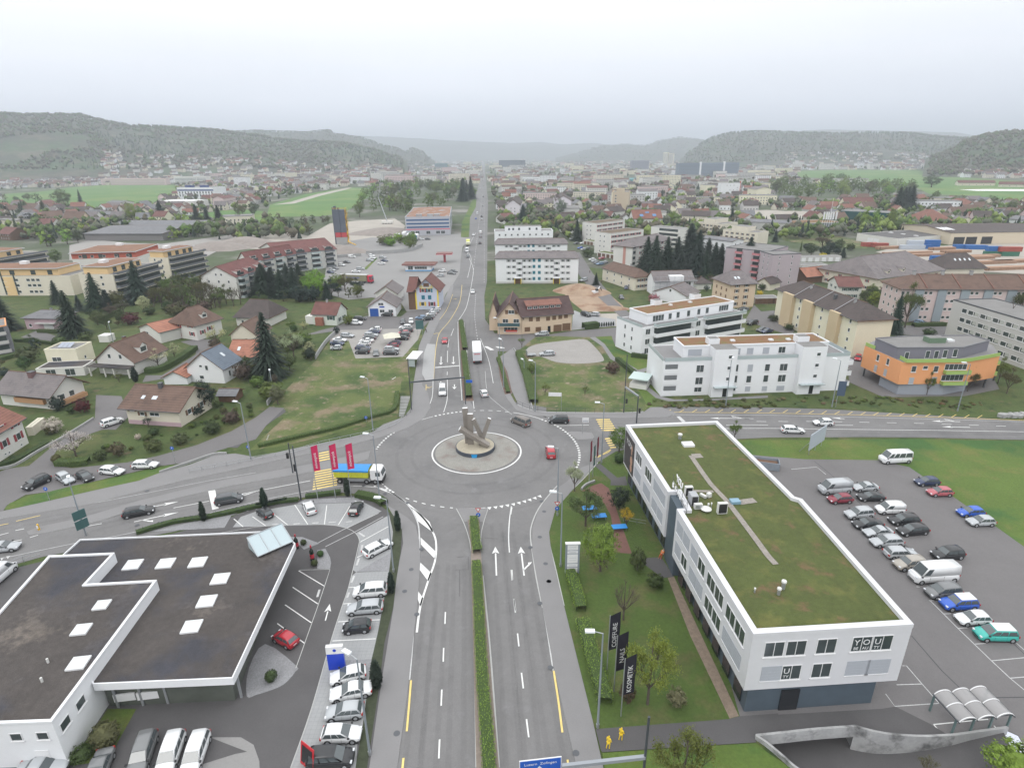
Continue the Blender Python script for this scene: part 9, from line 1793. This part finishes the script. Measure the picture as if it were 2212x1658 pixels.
def mound(tl,x,y,rx,ry,h,m,lbl,cat='earth mound',name='earth_mound'):
 t(tl);P=g(x,y);b=MB();vs=[];n,k=20,6
 for j in range(k+1):
  for i in range(n):f=j/k;a=2*pi*i/n;rr=(1-f)*(1+.25*noise.noise(Vc((cos(a)*1.5+x,sin(a)*1.5,f))));vs.append((rx*cos(a)*rr,ry*sin(a)*rr,h*(1-(1-f)**1.6)-.02))
 b.add(vs,[(j*n+i,j*n+(i+1)%n,(j+1)*n+(i+1)%n,(j+1)*n+i)for j in range(k)for i in range(n)],m,True);o=b.bd(name,loc=(*P,0));return tag(o,lbl,cat)
mound('2b',570,300,11,9,3.2,dirt,'large brown earth mound on the building plot');mound('2b',680,320,9,7,2.2,dirt,'lower brown earth mound under the excavator');mound('2b',860,455,7,4,1.1,dirt,'flat rubble heap in front of the earth plot')
gp=mat('gravel_heap',(.26,.23,.21),.95,[(.3,.12)]);mound('1a',1130,1190,30,16,5,gp,'broad grey-brown gravel heap beside the crane','gravel heap','gravel_heap');mound('1a',740,1350,20,9,4.5,gp,'gravel heap at the foot of the silo','gravel heap','gravel_heap');mound('0a',1870,1320,24,14,5,gp,'grey gravel heap behind the terraces','gravel heap','gravel_heap');mound('0a',2120,1290,26,14,6,gp,'grey gravel heap next to the red-roofed row','gravel heap','gravel_heap');mound('3a',200,1020,30,12,3,sandm,'long pale sand heap beyond the low grey office','sand heap','sand_heap')
t('1a');P=g(1135,1105);r=emp('mobile_crane',(*P,0),0,'white mobile crane with long thin raised boom at the gravel plant','crane');b=MB();b.box(-5,5,-1.5,1.5,.8,2.6,oW);b.bd('carrier',r);b=MB();b.beam((0,0,2.5),(-7,5,22),.6,.6,metal);b.beam((-7,5,22),(-3,7,42),.3,.3,metal);b.bd('boom',r);wheels(r,(-3.6,-1.2,1.2,3.6),1.4)
cb,cr_,cg=mat('container_blue',(.02,.12,.36),.6,[(.8,.08)]),mat('container_red',(.32,.07,.05),.6,[(.8,.08)]),mat('container_green',(.03,.14,.09),.6)
t('3a')
for x,y,m_,z0,lb,L2 in((1450,1420,cb,0,'blue container standing alone at the front of the timber yard',6),(1520,1450,cb,0,'blue container, front left of the low pair',12),(1620,1440,cb,0,'blue container, front right of the low pair',12),(1350,1320,cb,0,'blue container beside the grey-white stack',6),(1410,1318,cb,0,'blue container below the upper blue one',8),(1410,1318,cb,2.6,'blue container stacked on top by the workshop',8),(1240,1325,mat('container_pale',(.42,.46,.52),.6),0,'pale grey container, bottom of the tall stack',14),(1260,1322,MATS['container_pale'],2.6,'pale grey container, top of the tall stack',9),(870,1300,cr_,0,'rust-red container left of the pair by the workshop',9),(965,1305,cr_,0,'rust-red container right of the pair by the workshop',9),(1690,1320,cb,0,'blue container under a tarpaulin near the loading bay',12),(1790,1325,cb,0,'long blue container near the loading bay',12),(1960,1380,cg,0,'dark green container at the bottom of the big stack',12),(2080,1383,cg,0,'second green container at the bottom of the big stack',9),(1940,1378,cb,2.6,'blue container upper left of the big stack',8),(2070,1382,cr_,2.6,'red-brown container upper right of the big stack',12)):
 P=g(x,y);r=emp('shipping_container',(*P,z0),-.12,lb,'container','containers in the timber yard');b=MB();b.box(-L2/2,L2/2,-1.25,1.25,0,2.58,m_)
 for i in range(int(L2/.6)):b.box(-L2/2+.3+i*.6,-L2/2+.5+i*.6,-1.29,-1.25,.15,2.45,m_)
 b.bd('box',r);b=MB();b.box(L2/2,L2/2+.04,-1.1,1.1,.1,2.45,m_);b.bd('door',r)
tmm=mat('stacked_timber',(.34,.21,.14),.9,[(.6,.15)])
for i,(x,y,w_,l_)in enumerate(((1080,1320,3,22),(1200,1370,3,30),(1340,1385,3,24),(1750,1410,4,26),(1850,1395,3,20),(1900,1450,4,30),(2100,1440,4,24),(2060,1500,4,26),(1500,1330,3,16),(1620,1355,3,18))):
 P=g(x,y);b=MB();[b.box(-l_/2,l_/2,-w_/2+.05,w_/2-.05,.1+.55*k_,.55+.55*k_,tmm)for k_ in range(3)];b.box(-l_/2+1,-l_/2+1.4,-w_/2,w_/2,0,1.7,tmb);o=b.bd('timber_stack',loc=(*P,0),rz=.12);tag(o,'long stack of brown timber lying in the eastern timber yard','timber stack','timber stacks in the yard')
for i,x in enumerate((455,477,495,515,535,560)):t('3a');P=g(x,1175);r=emp('flagpole',(*P,0),0,'white flagpole in the rank before the low grey office','flagpole','white flagpoles before the grey office');b=MB();b.tube((0,0,0),(0,0,15 if i!=3 else 24),.16,.1,frW,6);b.bd('pole',r);b=MB();b.box(.1,1.2,-.03,.03,9,14.5,frW);b.bd('flag',r)
t('2a');a=g(1070,945);c=g(1340,1000);d=(c-a).normalized();ang=math.atan2(d.y,d.x);n=6;L_=(c-a).length/n
for i in range(n):P=a+d*L_*(i+.5);r=emp('railway_carriage',(*P,0),ang,'white railway carriage in the train behind the tower block','railway carriage','carriages of the white train');b=MB();b.box(-L_*.48,L_*.48,-1.5,1.5,1,4.2,mat('white_coach',(.62,.62,.60),.5));b.box(-L_*.48,L_*.48,-1.3,1.3,0,1,blP);b.bd('body',r);b=MB();b.box(-L_*.44,L_*.44,-1.55,-1.5,2.4,3.2,glass);b.bd('window_band',r)
t('3b');b=MB();
for i in range(40):c=g(2010+i*9,1385+R.uniform(-8,10));s_=R.uniform(.3,.7);b.box(-s_,s_,-s_*.7,s_*.7,0,s_*1.2,cnc,Matrix.Translation((*c,0))@Matrix.Rotation(R.uniform(0,3),4,'Z'))
tag(b.bd('rubble_wall'),'grey rubble stones along the bank of the eastern road','stone bank',kind='stuff')
#  FAR TOWN, HILLS, HAZE
R=random.Random(5)
OCC=[]
for o in list(COL.objects):
 if o.parent is None and o.get('category')in('house','apartment block','hall','building','office building','tower block','garage','farmhouse','barn','apartment house','stadium hall','office_building')or(o.parent is None and o.name.split('.')[0]in('silo','stadium_hall','factory_hall','office_building')):
  xs=[v for c in o.children if c.type=='MESH' for v in c.bound_box]
  if xs:
   M_=Matrix.Translation(o.location)@Matrix.Rotation(o.rotation_euler.z,4,'Z');mn=[min(v[i]for v in xs)for i in(0,1)];mx=[max(v[i]for v in xs)for i in(0,1)]
   c=M_@Vc(((mn[0]+mx[0])/2,(mn[1]+mx[1])/2,0));OCC.append((c.x,c.y,math.hypot(mx[0]-mn[0],mx[1]-mn[1])/2*.85))
t('0a');AV=[G([(0,950),(0,830),(640,785),(900,768),(1500,765),(1560,800),(1450,880),(1300,960),(850,1000)]),G([(1480,1090),(1640,1030),(2300,960),(2300,1100)])]
t('1a');AV+=[G([(80,1050),(120,930),(420,840),(830,780),(1010,790),(1900,760),(1920,1070),(1760,1350),(450,1400),(450,1210),(180,1180)]),G([(1880,950),(1925,720),(1940,600),(1965,600),(1990,720),(2020,950)])]
t('2a');AV+=[G([(1350,1010),(2211,985),(2700,1010),(2600,1090),(1500,1060)]),G([(900,760),(1400,760),(1420,700),(880,700)])]
t('3a');AV+=[G([(230,745),(700,750),(1260,870),(1300,900),(2400,960),(3600,980),(3600,640),(230,640)]),G([(0,940),(1300,890),(1300,740),(0,760)])]
def free(p,rad_):
 for q in AV:
  if inpoly(p,q):return False
 for(x,y,r_)in OCC:
  if(p.x-x)**2+(p.y-y)**2<(r_+rad_)**2:return False
 return True
WM=[wW,oW,oW,crm,pinkw,yWl,gWl];RM=[rBr,rDk,rGb,rBr,rDk,rGy,rGb,rMa,r_red]
WN={wW:'white',oW:'off-white',crm:'cream',pinkw:'pinkish',yWl:'pale yellow',gWl:'grey'};RN={rBr:'brown',rDk:'dark',rGb:'grey-brown',rMa:'maroon',r_red:'red',rGy:'grey'}
def hsP(L,Dp,h,rise,wm_,rm_,wb_,rb_,off=None):
 M_=off or Matrix.Identity(4);T_=lambda v:M_@Vc(v)
 vs=[(0,0,0),(L,0,0),(L,Dp,0),(0,Dp,0),(0,0,h),(L,0,h),(L,Dp,h),(0,Dp,h)];fs=[(0,1,5,4),(1,2,6,5),(2,3,7,6),(3,0,4,7)]
 if rise:vs+=[(0,Dp/2,h+rise),(L,Dp/2,h+rise)];fs+=[(5,6,9),(7,4,8)]
 wb_.add([T_(v)for v in vs],fs,wm_)
 if rise:sl=rise/(Dp/2);o=.6;P=[(-.5,-o,h-o*sl+.1),(L+.5,-o,h-o*sl+.1),(L+.5,Dp/2,h+rise+.1),(-.5,Dp/2,h+rise+.1),(L+.5,Dp+o,h-o*sl+.1),(-.5,Dp+o,h-o*sl+.1)];rb_.add([T_(v)for v in P],[(0,1,2,3),(3,2,4,5)],rm_)
 else:rb_.add([T_(v)for v in((-.2,-.2,h+.3),(L+.2,-.2,h+.3),(L+.2,Dp+.2,h+.3),(-.2,Dp+.2,h+.3),(-.2,-.2,h-.1),(L+.2,-.2,h-.1),(L+.2,Dp+.2,h-.1),(-.2,Dp+.2,h-.1))],[(0,1,2,3),(4,5,1,0),(5,6,2,1),(6,7,3,2),(7,4,0,3)],rm_)
 nw=max(2,int(L/3))
 for i in range(nw):
  for z in([1.0]if h<4.5 else[1.0+2.8*k for k in range(int(h/2.8))]):
   u=L*(i+.5)/nw;wb_.add([T_(v)for v in((u-.55,-.05,z),(u+.55,-.05,z),(u+.55,-.05,z+1.3),(u-.55,-.05,z+1.3))],[(0,1,2,3)],glass)
t();RA,RB_=g(1038,470),g(1044.5,352);cand=[]
tries=0
while len(cand)<2300 and tries<60000:
 tries+=1;y=350+R.random()**1.25*135;x=R.uniform(-250,2460)
 if y>425 and 560<x<1040:continue
 p=g(x,y)
 big_=R.random()<(.30 if 950<x<1650 else.10);rad_=18 if big_ else 8
 if y<400:rad_*=.7
 if not free(p,rad_)or p.y<330 or abs(p.x-RA.x-(RB_.x-RA.x)*(p.y-RA.y)/(RB_.y-RA.y))<rad_+14:continue
 OCC.append((p.x,p.y,rad_));cand.append((p,big_,y,x))
cand.sort(key=lambda q:q[0].length)
wall_b,roof_b=MB(),MB();NI=150
def region(x,y):
 s='west of the meadow' if x<560 else('beyond the green wood' if x<1000 else('east of the straight road' if x<1330 else('around the tower block and railway' if x<1640 else 'on the eastern plain')))
 return s
for i,(p,big_,y,x)in enumerate(cand):
 ang=R.choice((0,0,pi/2))+R.uniform(-.35,.35)
 if big_:L,Dp,h,rise=R.uniform(18,42),R.uniform(12,20),R.uniform(5,14),0 if R.random()<.75 else 2.5
 else:L,Dp,h,rise=R.uniform(10,16),R.uniform(8,11),R.choice((3.2,5.4,5.6,6.2)),R.uniform(2.8,4.6)
 wm_=R.choice(WM);rm_=R.choice(RM)if rise else gRf
 M_=Matrix.Translation((p.x,p.y,0))@Matrix.Rotation(ang,4,'Z')@Matrix.Translation((-L/2,-Dp/2,0))
 if i<NI:
  a,b_=MB(),MB();hsP(L,Dp,h,rise,wm_,rm_,a,b_)
  r=emp('house' if not big_ else 'town_block',M_.translation,ang,f"{WN[wm_]} {'house' if not big_ else 'flat block' if not rise else 'long building'} with {RN.get(rm_, 'flat grey')} roof {region(x, y)}",'house' if not big_ else 'building','houses of the far town')
  a.bd('wall',r);b_.bd('roof',r)
 else:hsP(L,Dp,h,rise,wm_,rm_,wall_b,roof_b,M_)
for v in(roof_b,):
 o_=len(wall_b.v);wall_b.v+=v.v
 mp_=[wall_b.mi(m)for m in v.mats]
 for f,mi_ in zip(v.f,v.m):wall_b.f.append([j+o_ for j in f]);wall_b.m.append(mp_[mi_]);wall_b.sm.append(False)
# ---- hills
SKY=[]
def ray(x,y):d=fw+rt*((x-W/2)/FPX)+up*(-(y-H/2)/FPX);lh=math.hypot(d.x,d.y);return Vc((d.x/lh,d.y/lh)),d.z/lh
class Ridge:
 def __init__(s,pts,d0,d1,m,step=8,amp=1.):
  s.pts,s.d0,s.d1=pts,d0,d1;x0,x1=pts[0][0],pts[-1][0];n=int((x1-x0)/step);rows=14;vs=[]
  for i in range(n+1):
   x=x0+(x1-x0)*i/n
   for j in range(rows+1):f=j/rows*1.25;p,z=s.at(x,f);vs.append((p.x,p.y,z))
  R1=rows+1;b=MB();b.add(vs,[(i*R1+j,(i+1)*R1+j,(i+1)*R1+j+1,i*R1+j+1)for i in range(n)for j in range(rows)],m,True);tag(b.bd('hill'),kind='structure')
 def at(s,x,f):
  P=s.pts;k=0
  while k<len(P)-2 and P[k+1][0]<x:k+=1
  a,c=P[k],P[k+1];u=min(1,max(0,(x-a[0])/(c[0]-a[0])));u=u*u*(3-2*u)*.5+u*.5;y=a[1]+(c[1]-a[1])*u
  h,e=ray(x,y);zc=max(0,HC+e*s.d1);d=s.d0+(s.d1-s.d0)*f;q=h*d
  g_=min(f,1);sm_=g_*g_*(3-2*g_)if f<=1 else 1-(f-1)*1.2
  z=zc*sm_+noise.noise(Vc((q.x*.0025,q.y*.0025,1)))*zc*.22*max(0,1-abs(f-.45)*2.2)-(3 if f==0 else 0)
  return q,z
R3=Ridge([(700,300),(760,293),(815,295),(903,299),(980,304),(1053,307),(1106,309),(1170,307),(1215,312),(1281,309),(1340,315),(1500,318),(1700,320)],7000,9800,hWd)
R6=Ridge([(1500,318),(1640,290),(1784,280),(1884,282),(1984,284),(2061,286),(2121,295),(2212,300),(2500,305),(2800,300)],6000,8600,hWd)
R4=Ridge([(1200,340),(1246,330),(1300,316),(1346,312),(1393,315),(1431,303),(1468,297),(1495,300),(1526,303),(1640,305),(1700,330)],4600,6200,hWd)
R2=Ridge([(300,300),(450,286),(553,284),(600,285),(660,287),(700,283),(713,283),(728,291),(773,297),(803,305),(823,314),(853,320),(875,329),(890,321),(910,327),(926,340),(940,348)],3000,4300,hWd)
R5=Ridge([(1470,342),(1500,322),(1518,308),(1543,295),(1581,287),(1630,285),(1734,287),(1809,290),(1884,287),(1960,289),(2034,297),(2084,300),(2150,305),(2300,312),(2700,330)],2700,3900,hWd)
R1=Ridge([(-700,255),(-300,250),(0,248),(50,251),(120,250),(172,251),(212,261),(250,268),(287,275),(350,275),(400,279),(450,282),(553,294),(603,303),(665,307),(740,310),(800,322),(850,338),(880,346)],1750,3000,hWd)
R7=Ridge([(2000,345),(2060,325),(2084,306),(2134,294),(2171,288),(2212,287),(2300,280),(2600,268),(3000,262)],1650,2400,hWd)
def blob(b,p,z,h,m,sp_=False):
 r=h*(.22 if sp_ else.42)
 if sp_:
  b.add([(p.x+r*cos(a),p.y+r*sin(a),z+h*.1)for a in(0,1.26,2.51,3.77,5.03)]+[(p.x,p.y,z+h)],[(i,(i+1)%5,5)for i in range(5)],m)
 else:
  for k in range(4):
   c=Vc((p.x+R.uniform(-.5,.5)*r,p.y+R.uniform(-.5,.5)*r,z+h*R.uniform(.4,.75)));rr=r*R.uniform(.5,.8)
   b.add([c+Vc((rr,0,R.uniform(-.2,.2)*rr)),c+Vc((0,rr,0)),c+Vc((-rr,0,R.uniform(-.2,.2)*rr)),c+Vc((0,-rr,0)),c+Vc((0,0,rr)),c-Vc((0,0,rr*.9))],[(0,1,4),(1,2,4),(2,3,4),(3,0,4),(1,0,5),(2,1,5),(3,2,5),(0,3,5)],m,True)
WL=[mat('wood_'+n_,c,.95,[(.02,.1)])for n_,c in(('green',(.07,.11,.028)),('fresh',(.15,.20,.045)),('dark',(.02,.035,.022)),('brown',(.10,.09,.06)),('grey',(.10,.11,.075)),('deep',(.03,.05,.03)))]
for rg,n_,x0,x1,fr0 in((R1,5200,-300,870,.25),(R2,2000,300,930,.2),(R5,4200,1480,2500,.2),(R7,2600,2010,2700,.1),(R4,900,1250,1680,.2)):
 b=MB()
 for i in range(n_):
  x=R.uniform(x0,x1);f=R.uniform(fr0,1.02)if i%7 else 1.0;p,z=rg.at(x,f);pt=noise.noise(Vc((p.x*.004,p.y*.004,7)))
  if f<.5 and pt<-.3 and rg is not R7:continue
  blob(b,p,z-2,R.uniform(9,15),R.choice([WL[3],WL[3],WL[0]]if pt<.15 else[WL[2],WL[5],WL[0]]),sp_=pt>.2)
 tag(b.bd('hill_forest'),'bare spring forest covering the slope of the distant ridge','forest',kind='stuff')
for rg,n_,x0,x1,fa,fb in((R1,330,180,860,.02,.42),(R1,160,-250,200,.0,.12),(R5,230,1700,2250,.0,.34),(R7,90,2090,2400,.02,.2),(R2,60,700,900,.0,.3)):
 for i in range(n_):
  x=R.uniform(x0,x1);p,z=rg.at(x,R.uniform(fa,fb));L=R.uniform(10,20);M_=Matrix.Translation((p.x,p.y,z-1.5))@Matrix.Rotation(R.uniform(-.5,.5),4,'Z');hsP(L,10,R.uniform(6,9),3.5,R.choice((wW,oW,crm)),R.choice(RM),wall_b,wall_b,M_)
t()
tries=0;k=0
while k<1500 and tries<20000:
 tries+=1;y=346+R.random()**1.6*60;x=R.uniform(-300,2500);p=g(x,y)
 if p.length>7000 or any(inpoly(p,q)for q in AV):continue
 k+=1;L=R.uniform(10,22)if R.random()<.8 else R.uniform(25,60);M_=Matrix.Translation((p.x,p.y,0))@Matrix.Rotation(R.uniform(-.5,.5),4,'Z');hh=R.uniform(5,9)if L<24 else R.uniform(8,20)
 hsP(L,11,hh,3.5 if L<24 else 0,R.choice(WM),R.choice(RM)if L<24 else gRf,wall_b,wall_b,M_)
tag(wall_b.bd('far_houses'),'countless small houses of the town fading into the haze','town',kind='stuff')
b=MB();tries=k=0
while k<6500 and tries<60000:
 tries+=1;y=349+R.random()**1.2*170;x=R.uniform(-300,2500);p=g(x,y)
 if p.y<300 or any(inpoly(p,q)for q in AV)or any((p.x-a)**2+(p.y-c)**2<r_*r_*.8 for a,c,r_ in OCC if abs(p.y-c)<60):continue
 rx_=RA.x+(RB_.x-RA.x)*(p.y-RA.y)/(RB_.y-RA.y)
 if abs(p.x-rx_)<17:continue
 k+=1;s_=R.random()<.18;blob(b,p,0,R.uniform(4,11)*(1 if y>420 else 1.2),WL[2]if s_ else R.choice(WL[:2]+[WL[0],WL[3],WL[4]]),s_)
tag(b.bd('town_trees'),'garden trees scattered between the far houses','trees',kind='stuff')
t('3a');P=G([(0,985),(640,990),(660,960),(300,920),(0,890)]);k=0
while k<46:
 p=Vc((R.uniform(min(q.x for q in P),max(q.x for q in P)),R.uniform(min(q.y for q in P),max(q.y for q in P))))
 if not inpoly(p,P):continue
 k+=1;kd=R.choice(('hatchback','saloon_car','panel_van'));cn=R.choice(('white','silver','red','grey','navy'));o=bpy.data.objects.new(kd,car_far(kd));COL.objects.link(o);o.color=(*CC[cn],1);o.location=(*p,.05);o.rotation_euler.z=R.uniform(0,6);tag(o,f'{cn} {VW[kd]} standing in the crowded car field by the tree belt','car' if kd!='panel_van' else 'van','cars in the crowded car field')
b=MB();b.box(-9600,9600,-900,12600,-6,420,mat('x',(1,1,1)));hz=b.bd('haze');hm=bpy.data.materials.new('haze_air');hm.use_nodes=True;T_=hm.node_tree;T_.nodes.clear()
pv=T_.nodes.new('ShaderNodeVolumePrincipled');pv.inputs['Color'].default_value=(.85,.92,1,1);pv.inputs['Density'].default_value=2.1e-4;mo=T_.nodes.new('ShaderNodeOutputMaterial');T_.links.new(pv.outputs[0],mo.inputs['Volume'])
hz.data.materials.clear();hz.data.materials.append(hm);tag(hz,'pale blue spring haze over the whole valley','haze',kind='stuff')
#  labels: what is still alike gets its place in the row
ORD=['first','second','third','fourth','fifth','sixth','seventh','eighth','ninth','tenth','eleventh','twelfth','thirteenth','fourteenth','fifteenth','sixteenth','seventeenth','eighteenth','nineteenth','twentieth']
bpy.context.view_layer.update();by={}
for o in COL.objects:
 if o.parent is None and o.get('label')and o.get('kind')is None:by.setdefault(o['label'],[]).append(o)
for lb,os_ in by.items():
 if len(os_)<2 or len(os_)>20:continue
 n=len(lb.split())
 os_.sort(key=lambda o:proj(o.location)[0])
 for i,o in enumerate(os_):
  if len(os_)==2:tx=('left one','right one')[i]
  else:tx=f'{ORD[i]} from the left'
  w=lb.split();mx_=16-len(tx.split());o['label']=' '.join(w[:mx_])+', '+tx
for o in list(COL.objects):
 if o.get('proto'):
  for c in list(o.children_recursive):bpy.data.objects.remove(c)
  bpy.data.objects.remove(o)
